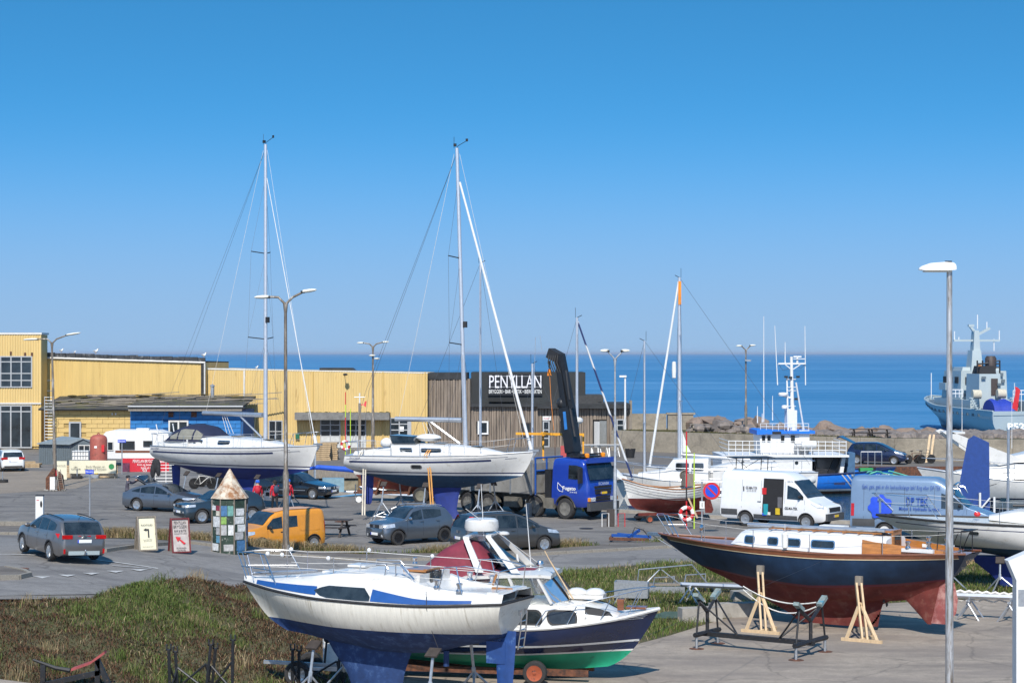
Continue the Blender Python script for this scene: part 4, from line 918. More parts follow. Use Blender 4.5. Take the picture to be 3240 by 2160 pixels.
# ------------------------------------------------------------------ street lamps
def lamp_head(parent,p,d,ln=0.75,w=0.26):
 m=MB(); d=Vector(d).normalized(); a=Vector((-d.y,d.x,0)).normalized(); rings=[]
 for u,ww,h in((0,.3,.35),(.15,.8,.9),(.5,1,1),(.85,.85,.75),(1,.3,.3)):
  c=Vector(p)+d*ln*u; rings.append([c+a*(w/2*ww*math.cos(q))+Vector((0,0,.075*h*math.sin(q))) for q in lsp(0,2*math.pi,10)[:-1]])
 m.loft(rings); o=m.build('lamp_head',lampglass,parent); m=MB(); m.box(Vector(p)+d*.06+Vector((0,0,-.02)),(.16,.12,.10),rz=math.atan2(d.y,d.x)); m.build('lamp_mount',black_steel,o)
def twin_lamp(label,loc,h,arm,tilt,pm,r=0.075,lean=0.0,heads=0.75,yaw=0.0,collar=None):
 t=thing('street_lamp',label,'street lamp',loc,yaw,'street lamps of the harbour'); m=MB(); lx_=lean*h
 m.tube([(0,0,0),(lx_*.32,0,h*.32),(lx_*.33,0,h*.33),(lx_,0,h-.7)],[r*1.5,r*1.4,r,r*.7],10); m.rod((0,0,0),(0,0,.5),r*1.9,10); m.build('pole',pm,t)
 for sg in(1,-1):
  m=MB(); e=Vector((lx_+sg*arm,0,h+tilt*sg*.5)); m.tube([(lx_,0,h-.75),(lx_+sg*.05,0,h-.35),(lx_+sg*.28,0,h-.12),tuple(e)],[r*.7,r*.62,r*.55,r*.5],8); m.build('arm',pm,t); lamp_head(t,e-Vector((sg*.1,0,0)),(sg,0,tilt*.6*sg*(1 if sg>0 else.3)),heads,heads*.36)
 if collar:m=MB(); m.rod((0,0,collar),(0,0,collar+.35),r*1.6,10); m.build('paint_band',red_paint,t)
 return t
p=G(175,1543); twin_lamp('leaning weathered twin lamp with rusty anchor sculpture at its foot',p,fz(1066,p.y),.95,.25,pole_m,.085,-.022,.9,collar=.75)
p=G(905,1762); twin_lamp('tall weathered twin street lamp beside the orange yellow van',p,fz(948,p.y),.72,.20,pole_m,.085,-.002,.6)
Yl=160.0; p=Vector((fx(1180,Yl),Yl,0)); l3=twin_lamp('distant brown twin lamp in front of the ribbed yellow hall',p,fz(1083,Yl),.85,.06,pole_m,.10,0,.55)
m=MB(); m.ell((-.05,-.1,fz(1124,Yl)),(.28,.25,.08),10,5); m.ell((.32,-.1,fz(1134,Yl)),(.26,.25,.08),10,5); m.build('flood_lamp',lampglass,l3)
p=G(1946,1663); twin_lamp('slim galvanised twin lamp beside the blue crane lorry',p,fz(1109,p.y),.38,.0,pole_g,.062,0.0,.42)
Yl=166.0; p=Vector((fx(2360,Yl),Yl,1.4)); l5=twin_lamp('twin lamp rising from the boulders by the blue ship',p,fz(1093,Yl)-1.4,.42,.04,pole_m,.085,0,.5); m=MB(); m.box((.15,-.1,fz(1140,Yl)-1.4),(.5,.4,.12)); m.build('flood_lamp',galv,l5)
Yl=171.0; t=thing('street_lamp','single flat headed white lamp at the end of the log clad brewery','street lamp',(fx(1978,Yl),Yl,0),0,'street lamps of the harbour'); zz=fz(1192,Yl)
m=MB(); m.tube([(0,0,0),(0,0,zz)],[.10,.08],8); m.build('pole',white_paint,t); m=MB(); m.box((-.2,0,zz+.05),(.62,.35,.16)); m.build('lamp_head',white_paint,t)
Yl=36.0; t=thing('street_lamp','nearest tall galvanised lamp post with peeling white flat head','street lamp',(fx(3004,Yl),Yl,0),0,'street lamps of the harbour'); zz=fz(848,Yl)
gm=mat('streaked_galvanised_post',(0.50,0.50,0.50),.42,.55,var=.25,scale=5,stretch=(5,5,.5),dirt=(.17,.12,.07),dirt_amt=.42,dirt_scale=3.0)
m=MB(); m.tube([(0,0,0),(0,0,zz*.63),(0,0,zz*.66),(0,0,zz-.06)],[.076,.070,.055,.052],18); m.build('pole',gm,t)
hm=mat('peeling_white_lamp_hood',(.78,.78,.77),.5,var=.05,dirt=(.30,.29,.28),dirt_amt=.18,dirt_scale=7)
m=MB(); rings=[]
for x,w,z0,z1 in((-.56,.06,.00,.03),(-.50,.13,-.01,.07),(-.35,.17,-.015,.12),(-.1,.17,-.015,.14),(.07,.14,-.01,.13),(.11,.10,0.0,.10)):rings.append([(x,-w,z0),(x,w,z0),(x,w*.9,z0+(z1-z0)*.6),(x,w*.4,z1),(x,-w*.4,z1),(x,-w*.9,z0+(z1-z0)*.6)])
m.loft(rings); m.T=Matrix.Translation((0,0,zz-.02)); hd=MB(); hd.v=[Vector(p)+Vector((0,0,zz-.03)) for p in m.v]; hd.f=m.f; hd.mi=m.mi; hd.build('lamp_hood',hm,t,sharp=45)
m=MB(); m.box((-.22,0,zz-.05),(.5,.2,.05)); m.build('lamp_cover',lampglass,t); m=MB(); m.box((-.02,0,zz+.12),(.12,.06,.025)); m.build('photocell',black_steel,t)
# ------------------------------------------------------------------ foreground: white and blue sailing yacht, bow to the left
def boat(name,label,cat,stern,bow,group=None):
 d=Vector((bow[0]-stern[0],bow[1]-stern[1])); return thing(name,label,cat,(stern[0],stern[1],0),math.atan2(d.y,d.x),group)
t=boat('sailing_yacht','cream hulled yacht with blue keel and blue deck stripe, nearest the viewer','sailing boat',(.355,44),(-6.46,47.2),'sailing boats standing ashore')
hl=Hull(7.53,[(1.35,2.15),(1.55,1.45),(1.9,.74),(2.3,.34),(2.72,0.0)],[(1.5,.62),(1.9,.12),(2.3,-.02),(2.68,-.16)],[(0,1.78),(.12,1.55),(.35,1.32),(.6,1.27),(.8,1.36),(.92,1.55),(1,1.62)],[(0,2.66),(.3,2.56),(.6,2.58),(.85,2.66),(1,2.73)],[(0,.86),(.15,1.12),(.4,1.30),(.6,1.22),(.8,.82),(.93,.33),(1,.015)],[(0,1.9),(.5,2.2),(.8,1.7),(1,1.15)],[(0,1.25),(.5,1.25),(.8,1.02),(1,.95)])
hl.build('hull',[(1.91,1),(None,0)],[cream_gel,blue_af],t,40,8)
m=MB(); hl.rail(m,.034,-.01,30); m.tube([hl.edge(-.01,0,2,0,.01)[0],hl.edge(-.01,0,2,0,.01,-1)[0]],.03,6); m.build('rubbing_strake',black_rub,t)
# deck moulding: sloped side, coach roof, cockpit coaming
dk=MB(); st=[]
for tt in lsp(0.0,1.0,26):
 z=hl.s(tt); x,y=hl.pt(tt,z); y-=.012
 side=lin([(0,.20),(2.0,.24),(3.2,.33),(4.8,.31),(6.2,.20),(7.53,.09)])(x); roof=lin([(0,.0),(2.05,.02),(2.1,.36),(4.2,.30),(5.2,.14),(6.4,.04),(7.53,.01)])(x)
 yi=max(0.004,y-side*.55); yr=yi*.80
 if x<2.0:yr=yi*.90
 st.append([Vector((x,y,z)),Vector((x,yi,z+side)),Vector((x,yr,z+side+roof*.85)),Vector((x,yr*.55,z+side+roof)),Vector((x,0,z+side+roof+.03)),Vector((x,-yr*.55,z+side+roof)),Vector((x,-yr,z+side+roof*.85)),Vector((x,-yi,z+side)),Vector((x,-y,z))])
dk.grid(st); dk.build('deck',white_gel,t,sharp=30)
def deckside(x,z):
 tt=hl.t_at(x,hl.sheer(x)); zs=hl.s(tt); y=hl.pt(tt,zs)[1]-.012; side=lin([(0,.20),(2.0,.24),(3.2,.33),(4.8,.31),(6.2,.20),(7.53,.09)])(x); return y-(z-zs)*.55,zs,side
def sidestrip(parent,xs,lo,hi,mm,name,sg=1,eps=.012):
 m=MB(); row=[]
 for x in xs:
  _,zs,side=deckside(x,3); r=[]
  for f in(lo(x),(lo(x)+hi(x))/2,hi(x)):
   z=zs+side*f; r.append(Vector((x,sg*(deckside(x,z)[0]+eps),z+eps*.5)))
  row.append(r)
 m.grid(row); return m.build(name,mm,parent)
for sg in(1,-1):
 sidestrip(t,lsp(4.72,6.95,14),lambda x:.22,lambda x:lin([(4.72,.82),(6.9,.85)])(x),stripe_b,'deck_stripe',sg)
 sidestrip(t,lsp(.55,3.12,14),lin([(.55,.12),(1.8,.10),(3.12,.12)]),lin([(.55,.42),(1.7,.52),(2.6,.8),(3.12,.92)]),stripe_b,'deck_stripe',sg)
 sidestrip(t,lsp(3.14,4.78,8),lin([(3.14,.12),(3.4,.10),(4.5,.12),(4.78,.5)]),lin([(3.14,.40),(3.3,.94),(4.45,.94),(4.78,.55)]),glass_d,'cabin_window',sg,.018)
cb=MB() # cockpit coamings, after deck and cabin end
for sg in(1,-1):
 rg=[]
 for x,hh in((.15,.0),(.5,.02),(1.0,.06),(1.5,.12),(1.9,.2),(2.12,.25)):
  _,zs_,sd=deckside(x,3); yo=deckside(x,zs_+sd)[0]-.10; zb_=zs_+sd; rg.append([(x,sg*yo,zb_-.05),(x,sg*(yo-.05),zb_+hh),(x,sg*(yo-.20),zb_+hh),(x,sg*(yo-.24),zb_-.25)])
 cb.loft(rg)
cb.box((2.10,0,2.94),(.08,1.5,.5)); cb.box((.12,0,2.86),(.3,1.5,.06)); cb.build('cockpit_coaming',white_gel,t)
m=MB(); m.box((1.0,0,2.62),(1.7,.95,.04)); m.build('cockpit_floor',cream_gel,t)
m=MB(); m.prism([(2.05,-.30,2.72),(2.05,.30,2.72),(2.05,.26,3.22),(2.05,-.26,3.22)],(-.03,0,.0)); m.build('washboard',glass_d,t)
m=MB(); m.box((2.42,0,3.24),(.62,.72,.05)); m.box((2.12,0,3.27),(.10,.74,.03)); m.build('companion_hatch',teak,t)
m=MB(); m.box((4.1,0,3.26),(.5,.5,.05)); m.box((4.9,0,3.08),(.4,.4,.05)); m.build('deck_hatch',white_gel,t)
m=MB(); m.tube([(3.9,-.32,3.22),(3.86,-.32,3.36),(3.2,-.32,3.38),(3.1,-.32,3.28)],.014,6); m.tube([(3.9,.42,3.2),(3.86,.42,3.34),(3.2,.42,3.36),(3.1,.42,3.25)],.014,6); m.build('grab_rail',steel,t)
for x,y in((1.55,.84),(.95,.84),(1.55,-.84),(.95,-.84)):winch(t,x,y,deckside(x,3)[1]+deckside(x,3)[2]+lin([(.95,.05),(1.55,.12)])(x),1.05)
winch(t,2.55,.1,3.36,.8)
m=MB(); fin(m,[(1.5,2.6,5.1,.22),(1.2,2.75,4.9,.26),(.8,2.9,4.55,.24),(.25,3.0,4.3,.26)],14); m.build('keel',blue_af,t)
m=MB(); fin(m,[(1.95,-.12,.10,.06),(1.55,-.10,.42,.08),(.65,-.02,.38,.07)],10); m.box((.40,0,1.45),(.5,.10,.5)); m.build('rudder',mat('bright_blue_rudder',(.012,.05,.19),.6,var=.2,dirt=(.1,.2,.4),dirt_amt=.1),t)
m=MB(); m.rod((1.75,0,1.4),(1.75,0,1.05),.07,8); m.build('saildrive',blue_af,t)
# pulpit, stanchions, lifelines, pushpit
zt_=hl.sheer(7.3)+.08
m=MB()
for sg in(1,-1):
 m.tube([(7.42,sg*.06,zt_),(7.66,sg*.10,zt_+.62),(7.2,sg*.30,zt_+.66),(6.55,sg*.55,zt_+.66),(6.15,sg*.66,zt_-.02)],.016,7)
 m.tube([(7.05,sg*.30,zt_),(7.25,sg*.27,zt_+.6)],.014,6); m.tube([(7.55,sg*.09,zt_+.3),(6.35,sg*.6,zt_+.3)],.012,6)
m.tube([(7.66,.10,zt_+.62),(7.70,0,zt_+.63),(7.66,-.10,zt_+.62)],.016,7); m.build('pulpit',steel,t)
pts=[(x,deckside(x,3)[0]-deckside(x,3)[2]*.5-.04,deckside(x,3)[1]+deckside(x,3)[2]) for x in(5.95,4.42,2.65)]
for sg in(1,-1):stanchions(t,[(x,sg*y,z) for x,y,z in pts],.60,.013)
m=MB()
for sg in(1,-1):
 top_=[(6.5,sg*.56,zt_+.66)]+[(x,sg*y,z+.59) for x,y,z in pts]+[(1.3,sg*.88,3.42),(.1,sg*.66,3.36)]; m.tube(top_,.008,4); m.tube([(a,b,c-.28) for a,b,c in top_],.007,4)
m.build('lifeline',wire_l,t)
for x,sg in((6.45,1),(5.95,1),(6.5,-1),(4.5,-1),(2.7,-1),(4.4,1)):
 m=MB(); m.ell((x,sg*lin([(2.6,1.03),(4.4,1.05),(6.5,.56)])(x),lin([(2.6,3.42),(4.4,3.5),(6.5,3.48)])(x)),(.055,.055,.055),8,6); m.build('float_ball',white_paint,t)
m=MB()
for sg in(1,-1):
 m.tube([(1.45,sg*.93,2.92),(1.3,sg*.92,3.42),(1.0,sg*.90,3.44)],.014,6); m.tube([(.06,sg*.70,2.80),(-.02,sg*.70,3.35),(.75,sg*.88,3.46),(1.0,sg*.90,3.44),(.85,sg*.92,2.86)],.016,7)
m.tube([(-.02,.70,3.35),(-.06,.25,3.36),(-.06,-.25,3.36),(-.02,-.70,3.35)],.016,6); m.build('pushpit',steel,t)
m=MB(); m.tube([(7.1,.22,zt_+.16),(5.0,.62,3.16)],.035,8); m.build('spinnaker_pole',alu,t)
m=MB(); a=Vector((2.4,.62,3.08)); m.tube([(3.0,.85,2.92),(2.9,.85,3.42),(2.55,.86,3.45),(2.3,.9,3.3),(1.95,.98,2.80)],.015,6); m.tube([(2.5,.86,3.4),(2.1,.95,3.1)],.03,6); m.build('side_gate',steel,t)
m=MB() # boarding ladder folded on the transom
for y in(.12,.42):m.tube([(-.20,-y,2.36),(-.17,-y,1.95),(-.10,-y,1.52)],.018,6)
for i in range(4):m.rod((-.18+.025*i,-.12,2.16-.2*i),(-.18+.025*i,-.42,2.16-.2*i),.016,6)
for y in(.12,.42):m.box((-.16,-y,2.36),(.06,.07,.12))
o=m.build('boarding_ladder',steel,t)
m=MB(); fin(m,[(2.84,-.05,.55,.05),(2.92,-.02,.52,.05)],8); m.tube([(.55,-.1,2.95),(.45,-.1,3.2)],.03,6); m.build('tiller',teak,t)
text('TELSTAR',.42,(.42,deckside(.42,3)[0]+.03,deckside(.42,3)[1]+.09),(R(90),0,math.pi),stripe_n,t,h=.07)
m=MB(); m.tube([(1.62,hl.half(1.62,2.55)+.03,2.9),(1.62,hl.half(1.62,2.5)+.012,2.5),(1.62,hl.half(1.62,1.95)+.012,1.95),(1.6,.6,1.45)],.008,4); m.build('hanging_rope',wire,t)
c,s_=math.cos(t.rotation_euler.z),math.sin(t.rotation_euler.z)
def wpt(t,x,y):c,s_=math.cos(t.rotation_euler.z),math.sin(t.rotation_euler.z); return(t.location.x+x*c-y*s_,t.location.y+x*s_+y*c,0)
fw=t
def stand_for(t,x,y,z,label,out=.55,mm=None):
 sg=1 if y>0 else-1; p=wpt(t,x,y+sg*out); q=wpt(t,x,y); return jackstand(label,p,(q[0]-p[0],q[1]-p[1],z),rnd.uniform(0,2),mm=mm)
stand_for(t,5.2,.62,1.42,'boat stand under the forward blue bilge of the cream yacht',.35); stand_for(t,1.9,.95,1.50,'boat stand under the aft blue bilge of the cream yacht',.35)
stand_for(t,5.2,-.62,1.42,'boat stand on the hidden forward side of the cream yacht',.35); stand_for(t,1.9,-.95,1.50,'boat stand on the hidden aft side of the cream yacht',.35)
fw.location=wpt(fw,.40,0); fw.scale=(.945,1,1)
# ------------------------------------------------------------------ navy and green cabin motor boat on its trailer
t=boat('motor_boat','navy cabin motor boat with bright green bottom and burgundy canopy on trailer','motor boat',(-3.1,50.3),(3.67,48.9))
g=Hull(6.91,[(.22,2.05),(.3,1.50),(.45,1.08),(.8,.66),(1.3,.30),(1.82,0)],[(.5,.1),(1.7,-.05)],[(0,.42),(.3,.30),(.6,.22),(.8,.22),(.93,.30),(1,.36)],[(0,1.38),(.3,1.34),(.6,1.42),(.85,1.62),(1,1.84)],[(0,1.15),(.25,1.28),(.55,1.28),(.75,1.08),(.9,.62),(1,.03)],[(0,2.6),(.5,2.4),(.8,1.6),(1,1.2)],[(0,1.2),(.5,1.15),(.8,.9),(.92,.8),(1,.8)])
wlg=lambda tt:lin([(0,.68),(.5,.70),(1,.78)])(tt)
g.build('hull',[(wlg,1),(lambda tt:wlg(tt)+.045,2),(None,0)],[navy_hull,green_af,old_white],t,40,8)
m=MB()
for sg in(1,-1):
 g.strip(m,lsp(.05,6.42,30),lambda x:lin([(0,.90),(4,.93),(6.5,1.03)])(x),lambda x:lin([(0,.955),(4,.985),(6.5,1.085)])(x),sg,.012)
 g.strip(m,lsp(5.9,6.55,6),1.62,1.635,sg,.008); g.strip(m,lsp(6.0,6.6,6),1.66,1.675,sg,.008); g.strip(m,lsp(6.1,6.65,6),1.70,1.715,sg,.008)
m.build('white_stripe',white_paint,t)
m=MB(); g.rail(m,.045,.0,30); m.build('rubbing_strake',white_gel,t)
m=MB(); g.deck(m,.03,.02,.05); m.build('deck',white_gel,t)
fc=[(2.9,1.05,.98,1.40,1.98),(4.2,1.04,.95,1.44,1.98),(5.0,.95,.82,1.5,1.95),(5.55,.80,.62,1.58,1.86),(5.95,.62,.44,1.64,1.70)]
m=MB(); trunk(m,fc,.85,.07); m.build('fore_cabin',white_gel,t)
yf=trunk_side(fc)
for sg in(1,-1):
 for x0,x1 in((3.35,4.12),(4.32,4.98)):framed_window(t,rrect(x0,x1,1.53,1.82,.12,-.18),yf,sg,black_rub,glass_d,.045)
 framed_window(t,[(5.2,1.66),(5.85,1.68),(5.72,1.80),(5.5,1.87),(5.2,1.92)],yf,sg,black_rub,mat('pale_window',(.16,.18,.2),.1),.03)
wh=[(1.9,1.08,1.0,1.36,2.0),(3.3,1.06,.98,1.42,2.0)]
m=MB(); trunk(m,wh,.95,.03); m.build('cockpit_side',white_gel,t)
roof_z=2.66
m=MB(); rings=[]
for x,w,z in((2.05,.92,2.60),(2.15,.98,2.63),(3.3,.98,2.70),(4.15,.90,2.71),(4.32,.82,2.68)):rings.append([(x,-w,z-.07),(x,w,z-.07),(x,w,z),(x,w*.6,z+.05),(x,-w*.6,z+.05),(x,-w,z)])
m.loft(rings); m.build('wheelhouse_roof',white_gel,t)
burg=mat('burgundy_canvas',(.175,.022,.040),.8,var=.22,scale=5,bump=.35,bscale=7)
m=MB(); m.grid([[(x,y,2.73+.035*(1-abs(y))) for y in(-.62,-.3,0,.3,.62)] for x in(2.4,2.9,3.4,3.8)]); m.build('roof_cover',burg,t)
# posts and screens: foot along the cabin top, head under the roof edge
ft={'a':(2.1,.98,1.98),'b':(3.55,.96,1.99),'c':(4.35,.86,2.0),'d':(4.72,.40,2.06)}; hd_={'a':(2.15,.93,2.6),'b':(3.28,.93,2.64),'c':(3.98,.84,2.65),'d':(4.2,.40,2.69)}
for sg in(1,-1):
 V=lambda p:Vector((p[0],sg*p[1],p[2]))
 for k in 'abc':m=MB(); m.bar(V(ft[k]),V(hd_[k]),.085,.06); m.build('window_post',white_gel,t)
 for k,l in(('a','b'),('b','c'),('c','d')):
  m=MB(); m.add([V(ft[k]).lerp(V(ft[l]),.03),V(ft[k]).lerp(V(ft[l]),.97),V(hd_[k]).lerp(V(hd_[l]),.97),V(hd_[k]).lerp(V(hd_[l]),.03)],[(0,1,2,3)]); m.build('screen_pane',mat('clear_screen',(.80,.84,.84),.03,trans=.92),t)
m=MB(); m.add([(4.72,.40,2.06),(4.72,-.40,2.06),(4.2,-.40,2.69),(4.2,.40,2.69)],[(0,1,2,3)]); m.build('screen_pane',mat('clear_screen',(0,0,0)),t)
for y in(.40,-.40):m=MB(); m.bar((4.73,y,2.06),(4.21,y,2.69),.05); m.build('window_post',black_rub,t)
m=MB(); m.box((3.0,.3,1.95),(.1,.6,.5)); m.box((2.6,-.4,1.85),(.5,.5,.3)); m.build('helm_seat',mahog,t)
# canopy over the after cockpit
m=MB(); rings=[]
for x,w,z1 in((.62,.86,2.25),(.90,.98,2.78),(1.40,1.05,3.22),(1.95,1.06,3.50),(2.3,1.05,3.42),(2.8,1.0,2.85)):
 z0=1.40; rings.append([Vector((x,math.copysign(abs(math.cos(a))**.55,math.cos(a))*w*(1-.22*math.sin(a)),z0+(z1-z0)*math.sin(a)**.8)) for a in lsp(0.001,math.pi-.001,16)])
m.loft(rings,False); m.loft([[Vector((rings[0][0].x,0,1.5))]*17,rings[0]],False); cn=m.build('canopy',burg,t,sharp=60)
for sg in(1,-1):m=MB(); m.grid([[(x,sg*(1.0-(z-1.4)*.12+.02),z) for z in(1.62,1.9,2.15)] for x in(1.35,1.7,2.15)]); m.build('canopy_window',glass_d,cn)
m=MB() # white arch with the dark screen between
for sg in(1,-1):
 m.loft([[(2.45+a,sg*(.95+b),2.75) for a,b in((0,0),(.20,0),(.20,.06),(0,.06))],[(2.05+a,sg*(.62+b),3.56) for a,b in((0,0),(.14,0),(.14,.06),(0,.06))]])
 m.loft([[(3.35+a,sg*(.90+b),2.75) for a,b in((0,0),(.22,0),(.22,.06),(0,.06))],[(2.62+a,sg*(.56+b),3.60) for a,b in((0,0),(.13,0),(.13,.06),(0,.06))]])
m.box((2.12,0,3.58),(.16,1.3,.06)); m.box((2.68,0,3.62),(.14,1.15,.05)); m.build('radar_arch',white_gel,t)
m=MB(); m.add([(3.3,.88,2.78),(3.3,-.88,2.78),(2.66,-.58,3.30),(2.66,.58,3.30)],[(0,1,2,3)]); m.build('smoked_screen',glass_d,t)
m=MB(); m.lathe([(.10,-.25),(.10,0),(.42,0.02),(.44,.10),(.42,.26),(.36,.31),(.02,.32)],20,(2.38,.0,3.70)); m.box((2.38,0,3.60),(.5,.4,.05)); m.build('radome',white_gel,t)
m=MB(); m.ell((2.86,.42,3.60),(.16,.16,.06),10,5); m.build('gps_dome',white_gel,t)
m=MB(); m.tube([(3.55,.55,2.7),(3.42,.55,4.35)],[.014,.007],6); m.rod((3.2,.7,2.7),(3.15,.7,3.05),.03,6); m.tube([(2.5,-.3,3.6),(2.42,-.25,4.9)],[.012,.006],6); m.build('antenna',white_paint,t)
m=MB(); m.lathe([(.02,0),(.09,.03),(.11,.10),(.08,.17),(.02,.19)],12,(3.8,.45,2.74)); m.build('searchlight',steel,t)
m=MB(); m.tube([(3.9,.5,2.75),(2.1,-.6,4.3)],.008,4); m.build('stay_wire',wire_l,t)
m=MB(); m.box((5.05,.1,2.10),(.95,.55,.10));
for x in(4.82,5.28):m.ell((x,.1,2.17),(.27,.29,.14),12,6)
m.build('fender_pack',white_gel,t)
m=MB(); m.bar((4.75,-.55,2.1),(4.15,-.75,3.3),.022); m.bar((4.85,-.62,2.1),(4.3,-.8,3.05),.03); m.build('wooden_oar',wood_new,t)
m=MB(); m.bar((3.7,.80,2.03),(4.9,.62,2.02),.03,.03); m.build('hand_rail',teak,t)
m=MB()
for sg in(1,-1):
 top_=[(x,sg*(g.half(x,g.sheer(x)-.02)-.08),g.sheer(x)+h) for x,h in((4.0,.06),(4.25,.42),(5.2,.52),(6.2,.58),(6.7,.56))]; m.tube(top_,.016,6)
 for x in(4.9,5.7,6.35):y=sg*(g.half(x,g.sheer(x)-.02)-.08); m.tube([(x-.15,y,g.sheer(x)),(x+.1,y,g.sheer(x)+lin([(4,.42),(6.7,.56)])(x))],.014,6)
m.tube([(6.7,.12,2.38),(6.82,0,2.38),(6.7,-.12,2.38)],.016,6); m.build('bow_rail',steel,t)
m=MB(); m.box((6.35,0,1.86),(.5,.35,.05)); m.box((5.95,0,1.92),(.16,.12,.28)); m.build('bow_fitting',mahog,t)
gbt=t
# trailer
t=thing('boat_trailer','rusty steel boat trailer under the green bottomed motor boat','trailer',gbt.location,gbt.rotation_euler.z)
for y in(.45,-.45):m=MB(); m.box((2.4,y,.24),(5.6,.10,.16)); m.build('frame_beam',rust,t)
m=MB(); m.tube([(-.2,.62,.42),(3.6,.62,.36)],.055,8); m.build('side_rail',alu,t)
m=MB(); m.bar((3.95,-1.05,.30),(3.95,1.05,.30),.09); m.bar((3.7,.9,.18),(4.8,.55,.16),.09); m.build('axle',rust,t)
orim=mat('rust_red_rim',(.33,.075,.03),.7,.1,var=.3,dirt=(.04,.03,.03),dirt_amt=.2,dirt_scale=9)
for y in(.98,-.98):add_wheel(t,3.95,y,.30,.20,'steel',orim,'gbt')
m=MB(); m.lathe([(.02,-.28),(.07,-.24),(.075,.2),(.03,.28)],10,(4.75,.45,.34),'X'); m.build('keel_roller',old_white,t)
# ------------------------------------------------------------------ dark blue wooden yacht with red bottom, bow to the left
t=boat('wooden_yacht','dark blue wooden yacht with red brown bottom and varnished decks','sailing boat',(13.0,56.5),(4.65,62),'sailing boats standing ashore')
b=Hull(10.0,[(.1,4.9),(.42,4.35),(.9,3.2),(1.25,2.4),(1.5,1.72),(2.0,.75),(2.46,.0)],[(.1,2.62),(.88,2.42),(.98,1.5),(1.3,.95),(1.6,.5),(1.75,.28),(2.5,-.35)],[(0,.13),(.5,.11),(1,.12)],[(0,2.46),(.2,2.36),(.45,2.30),(.7,2.34),(.9,2.42),(1,2.49)],[(0,.62),(.15,1.05),(.4,1.42),(.6,1.32),(.8,.85),(.93,.34),(1,.02)],[(0,1.1),(.12,1.5),(.3,2.2),(.55,2.2),(.78,1.5),(1,1.15)],[(0,.2),(.1,.36),(.3,.56),(.55,.62),(.78,.75),(1,.95)])
wb=lambda tt:lin([(0,1.62),(.15,1.44),(.5,1.27),(.8,1.36),(1,1.55)])(tt)
b.build('hull',[(wb,1),(lambda tt:wb(tt)+.07,2),(None,0)],[dkblue_hull,red_af,mat('dark_red_boottop',(.10,.008,.022),.5)],t,44,18)
m=MB(); b.rail(m,.035,.03,32); m.build('cap_rail',mahog,t)
m=MB()
for sg in(1,-1):b.strip(m,lsp(-.1,9.6,40),lambda x:b.sheer(x)-.10,lambda x:b.sheer(x)+.0,sg,.012)
m.build('sheer_plank',mahog,t)
m=MB()
for sg in(1,-1):b.strip(m,lsp(-.1,9.5,40),lambda x:b.sheer(x)-.125,lambda x:b.sheer(x)-.10,sg,.014)
m.build('gold_line',mat('gold_line',(.6,.48,.3),.5),t)
m=MB(); b.deck(m,.0,.03,.06); m.build('deck',teak,t)
cs=[(2.05,.80,.72,2.32,2.78),(2.6,.90,.82,2.32,2.84),(4.5,.95,.86,2.33,2.83),(6.3,.80,.70,2.36,2.79),(6.85,.70,.58,2.38,2.75),(7.15,.62,.5,2.40,2.45)]
m=MB(); trunk(m,cs,.88,.06); cab=m.build('cabin',white_paint,t); yc=trunk_side(cs)
for sg in(1,-1):
 for x0,x1 in((6.30,6.62),(5.48,5.80),(4.72,5.18),(3.62,4.32)):framed_window(t,rrect(x0,x1,2.47,2.66,.06),yc,sg,steel,glass_d,.035)
m=MB()
for y in(-.45,0,.45):m.bar((2.3,y,2.93),(5.9,y*.8,2.92),.05,.04)
for i in range(8):m.box((2.5+i*.48,0,2.905),(.05,1.2,.03))
m.build('roof_rail',teak,t)
m=MB(); m.tube([(2.2,.45,3.02),(6.7,.35,2.98)],.055,8); m.build('boom',alu,t); m=MB(); m.box((4.1,-.2,2.99),(.8,.35,.10)); m.box((3.0,0,2.98),(.8,.6,.06)); m.build('folded_cover',old_white,t)
m=MB(); m.box((2.03,.0,2.72),(.06,.62,.62)); m.box((2.3,0,2.98),(.6,.66,.06)); m.build('companionway',teak,t)
m=MB(); m.box((2.0,.0,2.68),(.04,.40,.40)); m.build('washboard',glass_d,t)
m=MB()
for sg in(1,-1):m.prism([(.35,sg*.62,2.44),(2.05,sg*.92,2.36),(2.7,sg*.98,2.36),(2.7,sg*.96,2.78),(2.35,sg*.93,2.72),(.35,sg*.62,2.54)],(0,-sg*.05,0))
m.build('cockpit_coaming',mat('bright_varnish',(.42,.17,.04),.25,var=.3,scale=6,coat=.5,stretch=(.3,3,3)),t)
for sg in(1,-1):m=MB(); m.box((1.05,sg*.80,2.53),(.95,.14,.10)); m.build('winch_base',white_paint,t)
for x,y in((1.35,.80),(.75,.72),(1.35,-.8),(.75,-.72)):winch(t,x,y,2.57,1.1)
m=MB(); m.box((.55,0,2.46),(.9,.8,.06)); m.build('after_deck',teak,t)
m=MB(); fin(m,[(.5,3.0,5.4,.22),(.2,2.95,5.3,.24),(.10,2.95,5.1,.22)],14); m.build('keel',red_af,t)
red_r=mat('chalky_red_paint',(.26,.07,.065),.85,var=.2,scale=3,dirt=(.46,.25,.22),dirt_amt=.5,dirt_scale=2.2)
m=MB(); fin(m,[(1.5,.6,2.1,.14),(1.0,.8,1.75,.12),(.7,.88,1.45,.10),(.33,.95,1.08,.07)],10); m.build('skeg',red_af,t)
m=MB(); fin(m,[(1.58,.25,.75,.07),(1.1,.15,.80,.07),(.7,.20,.88,.07),(.36,.45,.98,.06)],10); m.build('rudder',red_r,t)
m=MB(); m.rod((2.6,0,.95),(2.35,0,.93),.03,6); [m.box((2.36,.14*math.cos(a),.93+.14*math.sin(a)),(.03,.12,.10),rot=Matrix.Rotation(a,3,'X')) for a in(0,2.1,4.2)]; m.build('propeller',black_steel,t)
